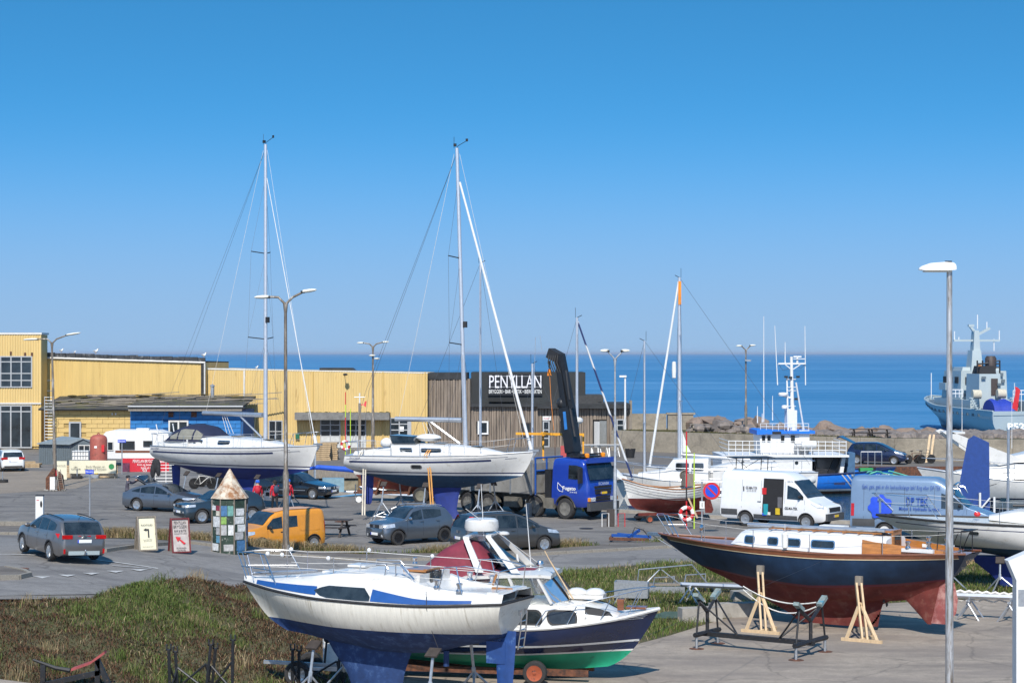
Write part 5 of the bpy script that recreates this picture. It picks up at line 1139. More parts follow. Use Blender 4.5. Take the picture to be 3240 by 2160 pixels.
m=MB(); m.box((10.05,0,2.50),(.7,.10,.06)); m.box((10.15,0,2.46),(.5,.16,.05)); m.build('bowsprit',steel,t); m=MB(); m.rod((10.3,0,2.47),(9.35,0,2.0),.012,5); m.build('bobstay',steel,t)
m=MB()
for sg in(1,-1):m.tube([(9.55,sg*.12,2.5),(9.95,sg*.22,3.12),(9.5,sg*.34,3.14),(9.05,sg*.42,2.46)],.016,6); m.tube([(9.75,sg*.16,2.8),(9.25,sg*.40,2.8)],.012,6)
m.tube([(9.95,.22,3.12),(10.05,0,3.13),(9.95,-.22,3.12)],.016,6); m.build('pulpit',steel,t)
m=MB(); m.ell((8.35,.25,2.80),(.05,.10,.10),10,6); m.rod((8.35,.25,2.4),(8.35,.25,2.75),.02,6); m.build('deck_light',steel,t)
ps=[(x,b.half(x,b.sheer(x))-.08,b.sheer(x)) for x in(8.0,6.1,4.2,2.0,.7)]
for sg in(1,-1):stanchions(t,[(x,sg*y,z) for x,y,z in ps],.58,.012)
m=MB()
for sg in(1,-1):m.tube([(9.5,sg*.34,3.12)]+[(x,sg*y,z+.57) for x,y,z in ps]+[(-.1,sg*.5,3.06)],.006,4)
m.build('lifeline',wire_l,t)
m=MB()
for sg in(1,-1):m.tube([(.55,sg*.62,2.48),(.5,sg*.60,3.08),(-.2,sg*.42,3.10)],.016,6); m.rod((-.1,sg*.5,2.5),(-.12,sg*.45,3.1),.014,6); m.rod((.2,sg*.5,2.5),(-.05,sg*.5,3.08),.014,6)
m.tube([(-.2,.42,3.1),(-.25,0,3.1),(-.2,-.42,3.1)],.016,6); m.box((-.2,0,3.12),(.22,.8,.03)); m.build('pushpit',black_steel,t)
tx=(-.34,0,2.1); gold=mat('gold_letter',(.55,.33,.12),.4)
text('LOOM',.62,(-.22,0,2.22),(R(75),0,R(-90)),gold,t,h=.16); text('FERLEV',.5,(-.06,0,2.02),(R(72),0,R(-90)),gold,t,h=.09)
bb=t
fe=MB(); fe.tube([(0,0,-.24),(0,0,-.2),(0,0,.2),(0,0,.25)],[.04,.09,.10,.04],10); fe.rod((0,0,.22),(0,0,.5),.008,4); f_=fe.build('fender',old_white); wp=wpt(t,4.95,1.42); f_.location=(wp[0],wp[1],2.66); tag(f_,'white fender hanging on the dark blue wooden yacht','fender')
# timber keel blocks
k0=None
for i,(x,z) in enumerate(((3.0,.0),(4.6,.0))):
 o=MB(); o.box((0,0,.05),(.30,1.1,.10)); q=o.build('keel_block',wood_old); q.location=wpt(t,x,0); q.rotation_euler=(0,0,t.rotation_euler.z); tag(q,['timber block under the heel of the red brown keel','timber block under the forward end of the red brown keel'][i],'timber block','blocks under the wooden yacht')
def prop(label,x,y,z,lean,ht=1.9):
 """timber shore: twin upright planks, splayed feet and a sole plate"""
 sg=1 if y>0 else-1; p=wpt(bb,x,y+sg*.75); q=wpt(bb,x,y); t=thing('timber_prop',label,'boat prop',p,bb.rotation_euler.z,'timber props around the wooden yacht')
 top_=Vector((lean,-sg*.62,z))
 for d in(-.075,.075):m=MB(); m.bar((d-.06,0,0),top_+Vector((d,0,-.02)),.055,.13); m.build('upright',wood_new,t)
 for d in(-.48,.50):m=MB(); m.bar((d,sg*.06,.02),top_*.60+Vector((d*.1,0,0)),.10,.05); m.build('brace',wood_new,t)
 m=MB(); m.bar((0,-sg*.75,.10),top_*.66,.10,.06); m.build('brace',wood_new,t)
 m=MB(); m.bar((-.62,sg*.08,.05),(.62,sg*.08,.05),.08,.10); m.bar((0,sg*.1,.06),(0,-sg*.9,.06),.12,.09); m.build('sole_plate',wood_new,t)
 m=MB(); m.box(tuple(top_+Vector((0,-sg*.03,.06))),(.20,.12,.26)); m.build('head_block',wood_old,t); return t
prop('pale timber prop beneath the forward half of the dark blue yacht',5.28,1.55,1.72,.36); prop('pale timber prop beneath the after half of the dark blue yacht',2.1,1.55,1.60,.40)
prop('timber prop on the far side of the dark blue yacht',5.0,-1.2,1.5,.1)
# ------------------------------------------------------------------ two tall white cruising yachts on the quay, bow to the right
def cruiser(label,stern,bow,L,zw,zd,mastx,masttop,af,blue_line,boom,ports,sprayhood,keel_bottom,mast_lean=0.0,hull_port=False,fore_r=.025):
 t=boat('cruising_yacht',label,'sailing boat',stern,bow,'sailing boats standing ashore'); B=L*.155
 h=Hull(L,[(.9,2.6),(1.4,1.7),(zw,.62),(zd,.10),(zd+.35,0)],[(1.2,1.3),(1.7,.8),(zw,.42),(zd-.5,-.02),(zd,.10)],[(0,zw+.02),(.1,zw-.22),(.35,zw-.66),(.6,zw-.70),(.85,zw-.38),(1,zw-.03)],[(0,zd),(.4,zd+.04),(.75,zd+.14),(1,zd+.28)],[(0,B*.66),(.15,B*.86),(.4,B),(.65,B*.9),(.85,B*.48),(.95,B*.18),(1,.02)],[(0,2.6),(.5,2.2),(.85,1.6),(1,1.2)],[(0,1.4),(.5,1.2),(.85,1.0),(1,.95)])
 h.build('hull',[(zw,1),(zw+.07,2),(zw+.10,0),(zw+.16,3),(None,0)],[white_gel,af,white_paint,blue_line],t,36,7)
 m=MB()
 for sg in(1,-1):
  h.strip(m,lsp(.35,L*.80,30),lambda x:h.sheer(x)-.34,lambda x:h.sheer(x)-.25,sg,.008)
  h.strip(m,lsp(.2,L*.88,30),lambda x:h.sheer(x)-.18,lambda x:h.sheer(x)-.165,sg,.008)
  h.strip(m,lsp(L*.865,L*.92,4),lambda x:h.sheer(x)-.27,lambda x:h.sheer(x)-.25,sg,.008)
 m.build('hull_stripe',stripe_n,t)
 m=MB(); h.rail(m,.03,.0,30); m.build('toe_rail',alu,t)
 m=MB(); h.deck(m,.0,.02,.06); m.build('deck',white_gel,t)
 c0,c1=L*.26,L*.84
 cs=[(c0,B*.66,B*.60,zd,zd+.55),(L*.42,B*.70,B*.58,zd+.02,zd+.56),(L*.60,B*.62,B*.48,zd+.06,zd+.52),(L*.74,B*.44,B*.30,zd+.1,zd+.38),(c1,B*.22,B*.14,zd+.16,zd+.22)]
 m=MB(); trunk(m,cs,.86,.06); m.build('cabin',white_gel,t); yc=trunk_side(cs)
 for sg in(1,-1):
  for a,b_ in ports:framed_window(t,rrect(L*a,L*b_,zd+.22,zd+.40,.07,-.2),yc,sg,steel,glass_d,.03)
  m=MB(); panel(m,[(L*.30,zd+.27),(L*.78,zd+.24),(L*.78,zd+.28),(L*.30,zd+.33)],yc,sg,.006,.002); m.build('cabin_stripe',stripe_n,t)
 m=MB()
 for sg in(1,-1):m.prism([(.5,sg*B*.62,zd+.02),(c0+.1,sg*B*.70,zd+.02),(c0+.1,sg*B*.68,zd+.42),(.6,sg*B*.60,zd+.22)],(0,-sg*.2,0))
 m.build('cockpit_coaming',white_gel,t)
 m=MB(); m.box((L*.50,0,zd+.63),(.55,.55,.05)); m.box((L*.70,0,zd+.5),(.5,.5,.05)); m.build('deck_hatch',glass_d,t)
    # rig
 mx=mastx; lean=mast_lean
 mt=MB(); mt.tube([(mx,0,zd+.5),(mx+lean,0,masttop)],[.115,.085],12); mast=mt.build('mast',mast_m,t)
 at=lambda f:(mx+lean*f,zd+.5+(masttop-zd-.5)*f)
 for f,w in((.34,.95),(.63,.72)):
  x,z=at(f); m=MB(); m.rod((x,0,z),(x-.35,w,z+.10),.028,6); m.rod((x,0,z),(x-.35,-w,z+.10),.028,6); m.build('spreader',black_steel,mast)
 x,z=at(.36); m=MB(); m.box((x+.14,0,z+.7),(.18,.16,.3)); m.build('steaming_light',black_rub,mast)
 x,z=at(1.0); m=MB(); m.tube([(x,0,z),(x+.05,0,z+.1),(x+.5,.05,z+.35)],.015,4); m.box((x+.5,.05,z+.38),(.12,.02,.14)); m.rod((x-.15,0,z),(x-.15,0,z+.55),.012,4); m.box((x-.1,0,z+.15),(.12,.12,.14)); m.build('masthead_gear',black_steel,mast)
 xa,za=at(.985); xb,zb=at(.885); m=MB(); sh=[]
 for sg in(1,-1):
  s1,s2=at(.34),at(.63); p1,p2=(s1[0]-.35,sg*.95,s1[1]+.1),(s2[0]-.35,sg*.72,s2[1]+.1); ch=(mx-.45,sg*B*.82,zd+.1)
  m.tube([(xb,0,zb),p2,p1,ch],.007,4,False); m.tube([(at(.63)[0],0,at(.62)[1]),p1],.006,4,False); m.tube([(at(.34)[0],0,at(.335)[1]),(mx+.35,sg*B*.8,zd+.1)],.006,4,False); m.tube([(at(.34)[0],0,at(.335)[1]),(mx-.75,sg*B*.8,zd+.1)],.006,4,False)
  m.tube([(xa,0,za),(.9,sg*.2,zd+3.2),(.25,sg*B*.55,zd+.1)],.008,4,False)
 m.build('standing_rigging',wire,t)
 m=MB(); m.tube([(xb+.1,0,zb),(L-.25,0,zd+.75)],[fore_r*.7,fore_r],8); m.tube([(L-.25,0,zd+.8),(L-.15,0,zd+.38)],[.08,.09],8); m.build('furled_foresail',white_paint,t)
 m=MB(); m.tube([(at(.98)[0]+.13,0,at(.98)[1]),(L-.5,.15,zd+.5)],.008,4); m.tube([(at(.98)[0]-.16,0,at(.98)[1]),(boom[0]+.2,0,zd+1.85)],.009,4); m.build('halyard',wire_l,t)
 m=MB(); m.tube([(boom[0],0,zd+1.80),(mx-.2,0,zd+1.78)],.125,10); m.build('boom',alu,t)
 m=MB(); m.tube([(mx-.3,0,zd+.62),(mx-1.9,0,zd+1.72)],.05,6); m.build('boom_vang',alu,t)
 m=MB()
 for i in range(3):m.tube([(boom[0]+1.4+.15*i,0,zd+1.75),(boom[0]+1.7+.25*i,.06,zd+.75)],.014,4)
 m.tube([(mx-.1,.16,zd+1.9),(mx-.1,.2,zd+1.0)],.04,6); m.build('mainsheet',wire_l,t)
 ps=[(L*f,h.half(L*f,h.sheer(L*f))-.06,h.sheer(L*f)) for f in(.12,.28,.44,.60,.75)]
 for sg in(1,-1):stanchions(t,[(x,sg*y,z) for x,y,z in ps],.62,.013)
 m=MB()
 for sg in(1,-1):
  li=[(.1,sg*B*.5,zd+.62)]+[(x,sg*y,z+.6) for x,y,z in ps]+[(L*.88,sg*B*.3,zd+.9)]; m.tube(li,.006,4); m.tube([(a,b_,c-.3) for a,b_,c in li],.005,4)
 m.build('lifeline',wire_l,t)
 m=MB()
 for sg in(1,-1):
  m.tube([(L*.87,sg*B*.34,zd+.2),(L*.89,sg*B*.30,zd+.88),(L-.1,sg*.16,zd+.98),(L+.02,sg*.04,zd+.98)],.016,6); m.rod((L-.35,sg*.14,zd+.3),(L-.25,sg*.18,zd+.95),.014)
 m.build('pulpit',steel,t)
 m=MB()
 for sg in(1,-1):m.tube([(.9,sg*B*.80,zd+.05),(.85,sg*B*.78,zd+.66),(.08,sg*B*.60,zd+.66),(.1,0,zd+.66)],.016,6); m.rod((.15,sg*B*.58,zd),(.1,sg*B*.58,zd+.64),.014)
 m.build('pushpit',steel,t)
 m=MB(); m.box((L-.02,0,zd+.34),(.55,.12,.10)); m.prism([(L-.5,.02,zd+.26),(L+.15,.02,zd+.27),(L+.05,.02,zd+.1),(L-.2,.02,zd-.1)],(0,-.04,0)); m.build('bow_anchor',galv,t)
 if sprayhood:
  cv=mat('navy_sprayhood',(.012,.016,.045),.8,var=.2); m=MB(); rings=[]
  for x,z1,w in((L*.10,zd+.35,B*.66),(L*.15,zd+.95,B*.70),(L*.23,zd+1.22,B*.70),(L*.31,zd+1.10,B*.66),(L*.385,zd+.60,B*.58)):
   z0=zd+.28; rings.append([Vector((x,math.copysign(abs(math.cos(a))**.5,math.cos(a))*w*(1-.15*math.sin(a)),z0+(z1-z0)*math.sin(a)**.7)) for a in lsp(.001,math.pi-.001,14)])
  m.loft(rings,False); hd_=m.build('sprayhood',cv,t,sharp=70)
  ks=[(L*.10,.35,.66),(L*.15,.95,.70),(L*.23,1.22,.70),(L*.31,1.10,.66),(L*.385,.60,.58)]; f1,f2=lin([(a,b_) for a,b_,_ in ks]),lin([(a,c_) for a,_,c_ in ks])
  def hy(x,z):sa=min(.98,((z-.28)/(f1(x)-.28))**(1/.7)); return B*f2(x)*(1-.15*sa)*(1-sa*sa)**.25+.012
  for sg in(1,-1):
   for x0,x1,za_,u0,u1 in((.150,.195,.42,.30,.52),(.205,.29,.42,.62,.66),(.30,.345,.42,.66,.55)):
    m=MB(); m.grid([[(L*x,sg*hy(L*x,z),zd+z) for z in lsp(za_,.28+(f1(L*x)-.28)*(u0+(u1-u0)*(x-x0)/(x1-x0))+.1,4)] for x in lsp(x0,x1,4)]); m.build('hood_window',mat('clear_vinyl',(.22,.21,.17),.15),hd_)
  m=MB()
  for sg in(1,-1):m.tube([(.15,sg*.6,zd+.55),(.0,sg*.62,zd+1.15)],.03,6)
  m.build('horseshoe_pole',white_paint,t)
 else:
  m=MB(); m.ell((L*.22,-B*.3,zd+.62),(.34,.26,.26),10,6); m.ell((1.8+L*.24,B*.1,zd+.88),(.68,.5,.20),12,6); m.build('life_raft_canister',white_paint,t)
  m=MB(); m.prism([(L*.27,-B*.5,zd+.55),(L*.27,B*.5,zd+.55),(L*.24,B*.4,zd+1.02),(L*.24,-B*.4,zd+1.02)],(1.2,0,-.05)); m.build('dark_hatch_cover',glass_d,t)
    # underbody
 m=MB(); fin(m,[(zw-.45,L*.42,L*.62,.30),(zw-.9,L*.45,L*.60,.26),(.55,L*.48,L*.585,.22),(.08,L*.46,L*.61,.40)],14); m.build('keel',navy_af,t)
 m=MB(); fin(m,[(zw-.1,.55,1.25,.12),(1.2,.62,1.2,.10),(.75,.75,1.12,.08),(.68,.85,1.05,.05)],10); m.build('rudder',navy_af,t)
 if hull_port:
  for sg in(1,-1):m=MB(); h.patch(m,rrect(L*.395,L*.445,zd-.56,zd-.40,.078),sg,.012); m.build('hull_window',glass_d,t); m=MB(); h.patch(m,rrect(L*.389,L*.451,zd-.585,zd-.375,.10),sg,.007); m.build('window_frame',steel,t)
 text('BAVARIA cruiser',.95,(.95,-(h.half(.95,zd-.2)+.012),zd-.10),(R(88),0,R(8)),stripe_n,t,h=.09)
 return t,h
c1,h1=cruiser('tall masted white cruising yacht with dark blue sprayhood, left of the lamp post',(-19.1,107.7),(-10.0,101),11.3,2.2,3.18,7.6,19.2,navy_af,stripe_n,(3.0,0),((.20,.265),(.30,.36),(.46,.53)),True,.1)
c2,h2=cruiser('tall masted white cruising yacht with orange straps, in front of the blue lorry',(-8.08,98.2),(1.07,95.2),9.63,2.25,3.15,6.1,18.3,teal_af,stripe_n,(2.4,0),((.195,.26),(.315,.38),(.43,.535)),False,.1,-.45,True,.075)
for tt,nm,xs in((c1,'the left tall white yacht',(2.8,5.2,8.0)),(c2,'the right tall white yacht',(2.2,4.4,7.2))):
 for i,x in enumerate(xs):
  for sg in(-1,1):
   stand_for(tt,x,sg*1.05,1.78,'grey tripod stand on the %s side under the %s of %s'%('near' if sg<0 else 'far',('stern','middle','bow')[i],nm),.55)
 p=wpt(tt,5.9 if tt is c1 else 5.15,0); o=MB(); o.box((0,0,.04),(2.0,.6,.08)); q=o.build('keel_plank',wood_old); q.location=p; q.rotation_euler=(0,0,tt.rotation_euler.z); tag(q,'grey plank laid under the keel of '+nm,'plank')
# lifting straps over the second yacht
def strap(label,x,w,mm,x2=None):
 t=thing('lifting_strap',label,'strap',c2.location,c2.rotation_euler.z,'straps hanging over the white yacht')
 for i,d in enumerate((-.06,.06)):
  m=MB(); z0=h2.sheer(x); y=-(h2.half(x,z0)+.02); m.loft([[(x+d-w,y*.6,z0+.3),(x+d+w,y*.6,z0+.3)],[(x+d-w,y,z0+.03),(x+d+w,y,z0+.03)],[(x+d+.15-w,-(h2.half(x,2.5)+.03),2.5),(x+d+.15+w,-(h2.half(x,2.5)+.03),2.5)],[(x+d+(x2 or x)-x-w,y-.15,.25),(x+d+(x2 or x)-x+w,y-.15,.25)]],False); m.build('webbing',mm,t)
 return t
orange_w=mat('orange_webbing',(.62,.30,.08),.8,var=.15); cream_w=mat('cream_webbing',(.6,.54,.44),.8,var=.15)
strap('cream lifting straps over the stern of the right tall white yacht',1.0,.035,cream_w,1.25); strap('orange lifting straps over the middle of the right tall white yacht',4.55,.035,orange_w,5.0)
lt=thing('aluminium_ladder','light metal ladder frame leaning under the stern of the right tall yacht','ladder',G(1185,1638)); m=MB()
for y in(0,.5):m.rod((-.1+y,0,.05),(1.6+y*.5,.6,.55-y*.9+.2),.03)
for i in range(5):m.rod((.1+.35*i,.1*i,.1+.10*i),(.55+.3*i,.1*i,-.02+.09*i+.05),.02)
m.build('ladder_frame',alu,lt)
# ------------------------------------------------------------------ white yacht cut off by the right edge
t=boat('sailing_yacht','white yacht with black toe rail and dark blue keel, cut off by the right edge','sailing boat',(23.4,66.5),(12.9,69.5),'sailing boats standing ashore'); L=10.9
w=Hull(L,[(1.2,3.6),(1.5,2.3),(2.0,.9),(2.5,0)],[(1.2,1.0),(2.5,0)],[(0,1.3),(.3,.9),(.6,.85),(.85,1.15),(1,1.45)],[(0,2.42),(.4,2.36),(.7,2.40),(1,2.52)],[(0,1.1),(.3,1.6),(.55,1.58),(.8,1.1),(.93,.46),(1,.02)],[(0,2.6),(.5,2.8),(.85,2.4),(1,1.8)],[(0,1.4),(.5,1.3),(.85,1.15),(1,1.05)])
w.build('hull',[(1.55,1),(None,0)],[white_gel,teal_af],t); m=MB(); w.rail(m,.045,.02,30); m.build('toe_rail',black_rub,t); m=MB(); w.deck(m,0,.02,.06); m.build('deck',cream_gel,t)
m=MB()
for sg in(1,-1):w.strip(m,lsp(1,10.2,30),lambda x:w.sheer(x)-.19,lambda x:w.sheer(x)-.165,sg)
m.build('hull_stripe',stripe_n,t)
for sg in(1,-1):
 for x in(7.3,4.4):m=MB(); w.patch(m,rrect(x,x+.32,w.sheer(x)-.38,w.sheer(x)-.26,.05),sg,.012); m.build('hull_window',glass_d,t)
cs=[(1.2,1.1,1.0,2.4,2.85),(4.0,1.1,.98,2.38,2.86),(6.0,.8,.66,2.42,2.80),(7.0,.45,.3,2.48,2.6)]; m=MB(); trunk(m,cs,.88,.06); m.build('cabin',white_gel,t); yc=trunk_side(cs)
for sg in(1,-1):
 for x0,x1 in((4.6,5.6),(2.9,4.2),(1.6,2.5)):framed_window(t,rrect(x0,x1,2.52,2.68,.07),yc,sg,steel,glass_d,.03)
m=MB()
for y in(-.4,.4):m.bar((1.4,y,2.98),(5.4,y*.8,2.94),.05,.04)
m.tube([(1.0,0,3.0),(6.2,.2,2.98)],.05,6); m.build('roof_rail',black_steel,t)
m=MB(); fin(m,[(1.2,2.6,7.9,.7),(.9,2.9,7.4,.5),(.5,3.2,6.9,.36),(.16,3.4,6.6,.40)],14); m.build('keel',navy_af,t); t.location.z=-.05; m=MB(); fin(m,[(1.6,.2,1.1,.1),(.5,.4,1.0,.08)],10); m.build('rudder',navy_af,t)
m=MB()
for sg in(1,-1):m.tube([(10.3,sg*.14,2.68),(10.95,sg*.2,3.30),(10.4,sg*.4,3.28),(9.2,sg*.75,3.22),(8.7,sg*.85,2.5)],.016,6); m.tube([(10.6,sg*.2,2.95),(9.0,sg*.8,2.9)],.012,6); m.rod((9.7,sg*.55,2.55),(9.8,sg*.58,3.24),.014)
m.tube([(10.95,.2,3.30),(11.05,0,3.3),(10.95,-.2,3.30)],.016,6); m.build('pulpit',steel,t)
ps=[(x,w.half(x,w.sheer(x))-.06,w.sheer(x)) for x in(6.6,4.6,2.6)]
for sg in(1,-1):stanchions(t,[(x,sg*y,z) for x,y,z in ps],.6,.013)
m=MB()
for sg in(1,-1):m.tube([(9.2,sg*.75,3.22)]+[(x,sg*y,z+.58) for x,y,z in ps]+[(.2,sg*1.1,3.05)],.006,4)
m.build('lifeline',wire_l,t); m=MB(); m.ell((7.4,.3,2.66),(.12,.09,.09),8,5); m.build('red_fender_bag',red_paint,t)
wh=t
for i,x in enumerate((3.2,6.6,8.3)):stand_for(wh,x,1.0 if x<8 else.6,1.1,'grey stand under the %s of the white yacht at the right edge'%('middle','fore part','bow')[i],.5)
# ------------------------------------------------------------------ clinker built wooden boat with red bottom on a low trailer
t=boat('wooden_boat','white clinker boat with varnished rail and dark red bottom, stern to the right','fishing boat',(9.6,96.6),(5.35,95.3),'boats standing ashore'); L=4.45
c=Hull(L,[(.35,1.2),(.9,.42),(1.9,.10),(2.15,0)],[(.4,.15),(1.9,-.08)],[(0,.55),(.3,.42),(.7,.42),(1,.62)],[(0,1.75),(.4,1.6),(.8,1.82),(1,2.12)],[(0,.12),(.12,.55),(.4,.88),(.65,.85),(.88,.45),(1,.02)],[(0,1.5),(.5,1.9),(1,1.3)],[(0,1),(.5,1.1),(1,.95)])
c.build('hull',[(1.16,1),(1.2,2),(None,0)],[old_white,red_af,white_paint],t,30,7)
for k in range(4):
 m=MB()
 for sg in(1,-1):c.strip(m,lsp(.02,L-.12,24),lambda x:c.sheer(x)-.14-.13*k,lambda x:c.sheer(x)-.115-.13*k,sg,.012)
 m.build('plank_edge',mahog if k==0 else frame_g,t)
m=MB(); c.rail(m,.035,.0,24); m.build('gunwale',teak,t); m=MB(); c.deck(m,-.12,.04,.02); m.build('floor_boards',wood_old,t)
m=MB(); m.box((1.0,0,2.0),(.5,.5,.6)); m.lathe([(.24,-.02),(.27,0),(.24,.02),(.24,-.02)],14,(1.05,-.32,2.2),'Y'); m.build('wheel_box',wood_old,t)
m=MB(); fin(m,[(1.75,-.10,.08,.06),(1.2,-.14,.1,.06),(.5,-.36,.1,.06),(.35,-.28,.08,.05)],8); m.build('rudder',red_af,t)
m=MB(); m.box((1.9,0,.36),(3.4,.12,.14)); m.build('keel',red_af,t)
tr=thing('boat_trailer','low black trailer under the white clinker boat','trailer',t.location,t.rotation_euler.z); m=MB(); m.box((2.0,0,.24),(3.6,.16,.10)); m.box((1.3,0,.22),(.12,1.5,.08)); m.box((3.3,0,.22),(.12,1.3,.08)); m.build('frame_beam',black_steel,tr)
for x in(1.3,3.3):
 for y in(.75,-.75):add_wheel(tr,x,y,.18,.12,'steel',orim,'dolly')
m=MB(); m.bar((.9,1.0,.2),(1.25,.70,1.15),.07); m.build('prop',wood_new,tr)
# red brown boat on trailer behind the second yacht
t=boat('red_boat','red brown hull resting on a rusty trailer beyond the tall yacht keel','fishing boat',(-3.0,108.0),(-8.8,108.6),'boats standing ashore'); L=5.8
c=Hull(L,[(.5,1.1),(1.6,0)],[(.5,.1),(1.6,0)],[(0,.75),(.5,.62),(1,.8)],[(0,1.9),(.5,1.8),(1,2.2)],[(0,.7),(.4,1.0),(.8,.6),(1,.02)],[(0,2),(1,1.3)],[(0,1.1),(1,.95)])
c.build('hull',[(1.5,1),(None,0)],[old_white,mat('red_lead_bottom',(.20,.045,.03),.75,var=.3,dirt=(.1,.05,.04),dirt_amt=.3,dirt_scale=3)],t); m=MB(); c.deck(m,0,.02,.05); m.build('deck',wood_old,t)
tr=thing('boat_trailer','rusty trailer with muddy wheels under the red brown hull','trailer',t.location,t.rotation_euler.z); m=MB()
for y in(.5,-.5):m.box((2.9,y,.55),(5.6,.12,.14))
for x in(1.0,2.6,4.4):m.bar((x,-.9,.5),(x,.9,.5),.12); m.bar((x,.85,.5),(x-.25,.95,1.25),.12)
m.build('frame_beam',rust,tr)
for x in(1.9,):
 for y in(.95,-.95):add_wheel(tr,x,y,.44,.26,'steel',mat('muddy_rim',(.16,.15,.11),.8),'muddy')
m=MB(); m.rod((5.6,.55,.2),(5.6,.55,1.0),.03); m.build('jockey_leg',steel,tr); m=MB(); m.lathe([(.04,-.05),(.17,-.05),(.17,.05),(.04,.05)],12,(5.4,.6,.17),'Y'); m.build('jockey_wheel',white_paint,tr)
# ------------------------------------------------------------------ boats afloat in the basin
WZ=-1.4
def floater(label,stern,bow,L,B,zd,colour,cat='boat',name='moored_boat',bottom=None,zrise=.4,stem=.9):
 t=boat(name,label,cat,stern,bow,'boats lying in the basin'); h=Hull(L,[(WZ-.4,stem*1.4),(zd+zrise,0)],[(WZ,.1),(zd,-.05)],[(0,WZ-.35),(1,WZ-.25)],[(0,zd),(.5,zd),(1,zd+zrise)],[(0,B*.38),(.3,B*.5),(.6,B*.46),(.85,B*.25),(1,.02)],[(0,2.6),(1,1.3)],[(0,1.3),(1,.95)])
 h.build('hull',[(WZ+.12,1),(None,0)],[colour,bottom or stripe_n],t,26,6); m=MB(); h.deck(m,0,.02,.05); m.build('deck',old_white,t); m=MB(); h.rail(m,.04,.02,22); m.build('toe_rail',alu,t); return t,h
def rig(t,mx,zb,zt,r=.07,spreaders=((.45,.6),),bow=None,stern=None,B=1.2,furl=None,furl_r=.05,furl_m=None):
 m=MB(); m.tube([(mx,0,zb),(mx,0,zt)],[r,r*.8],10); mast=m.build('mast',mast_m,t)
 for f,w_ in spreaders:z=zb+(zt-zb)*f; m=MB(); m.rod((mx,w_,z),(mx,-w_,z),.025,6); m.build('spreader',alu,mast)
 m=MB(); m.tube([(mx,0,zt),(mx+.3,0,zt+.15)],.02,4); m.rod((mx-.1,0,zt),(mx-.1,0,zt+.6),.012,4); m.build('masthead_gear',black_steel,mast)
 m=MB()
 for sg in(1,-1):m.tube([(mx,0,zt-.1)]+[(mx,sg*w_,zb+(zt-zb)*f) for f,w_ in spreaders[::-1]]+[(mx,sg*B,zb-.4)],.008,4,False)
 if stern:m.tube([(mx,0,zt),stern],.009,4)
 if bow and not furl:m.tube([(mx,0,zt),bow],.009,4)
 m.build('standing_rigging',wire,t)
 if furl:m=MB(); m.tube([(mx+.05,0,zt-.25),bow],[furl_r*.8,furl_r],8); m.build('furled_foresail',furl_m or white_paint,t)
 return mast
# motor sailer with white deckhouse
t,h=floater('white motor sailer with deckhouse and bare mast afloat behind the lorry',(14.2,121),(6.2,122.5),8.1,2.6,.35,white_gel,'sailing boat')
cs=[(2.0,.95,.85,.35,1.75),(4.2,.95,.82,.38,1.65),(4.7,.9,.7,.4,1.0),(6.4,.55,.4,.45,.75)]; m=MB(); trunk(m,cs,.9,.05); m.build('deckhouse',white_gel,t); yc=trunk_side(cs)
for sg in(1,-1):
 for x0,x1 in((2.3,3.0),(3.2,4.0)):framed_window(t,rrect(x0,x1,1.0,1.45,.08),yc,sg,alu,glass_d,.03)
m=MB(); m.box((.9,0,.7),(1.6,2.0,.7)); m.build('aft_cabin',white_gel,t); rig(t,6.05,.5,fz(1078,122),.075,((.4,.7),),(8.0,0,.9),(.2,0,.8),1.1)
m=MB()
for sg in(1,-1):m.tube([(7.9,sg*.2,.8),(7.9,sg*.25,1.5),(5.5,sg*1.0,1.2),(2,sg*1.2,1.1),(.2,sg*.9,1.1)],.02,5); [m.rod((x,sg*lin([(0,.9),(3,1.2),(8,.25)])(x),.4),(x,sg*lin([(0,.9),(3,1.2),(8,.25)])(x),1.15),.016) for x in(1,3,5,6.8)]
m.build('guard_rail',steel,t)
# big yacht with the orange topped mast
t,h=floater('white yacht with tall orange topped mast afloat by the flood wall',(19.5,127),(8.6,126),11,3.1,.55,white_gel,'sailing boat')
mx=11-0-(fx(2150,126.3)-8.6)-.05; ztop=fz(878,126.3)
ms=rig(t,mx,.7,ztop,.13,((.36,1.0),(.70,.75)),(10.7,0,.9),(.2,0,1.0),1.5,True,.085,white_paint)
m=MB(); m.box((mx,.12,ztop-1.0),(.18,.06,1.5)); m.build('orange_band',orange_p,ms); m=MB(); m.tube([(mx+.05,0,ztop-2.2),(8.6,0,.9)],[.05,.06],8); m.build('furled_staysail',white_paint,t)
m=MB(); m.lathe([(.02,-.55),(.13,-.5),(.15,0),(.13,.5),(.02,.55)],10,(mx+.35,0,.7+(ztop-.7)*.52)); m.build('radar_reflector',white_paint,ms)
m=MB(); m.tube([(mx-.1,0,1.7),(mx-4.6,0,1.35)],.11,8); m.build('boom',alu,t); m=MB(); m.grid([[(mx-.15,0,1.85),(mx-.15,0,3.3)],[(mx-.75,.05,1.85),(mx-.5,.05,2.3)]]); m.build('loose_sail',white_paint,t)
cs=[(2.5,1.0,.9,.55,1.15),(5.5,1.0,.8,.6,1.1),(7.5,.5,.35,.7,.8)]; m=MB(); trunk(m,cs,.88,.06); m.build('cabin',white_gel,t)
m=MB(); m.tube([(.1,1,1.3),(.1,-1,1.3)],.02);
for sg in(1,-1):m.tube([(.1,sg,1.3),(5,sg*1.5,1.25),(10.6,sg*.25,1.6)],.015,5); [m.rod((x,sg*lin([(0,1),(5,1.5),(11,.1)])(x),.6),(x,sg*lin([(0,1),(5,1.5),(11,.1)])(x),1.28),.015) for x in(1,3,5,7,9)]
m.build('guard_rail',steel,t)
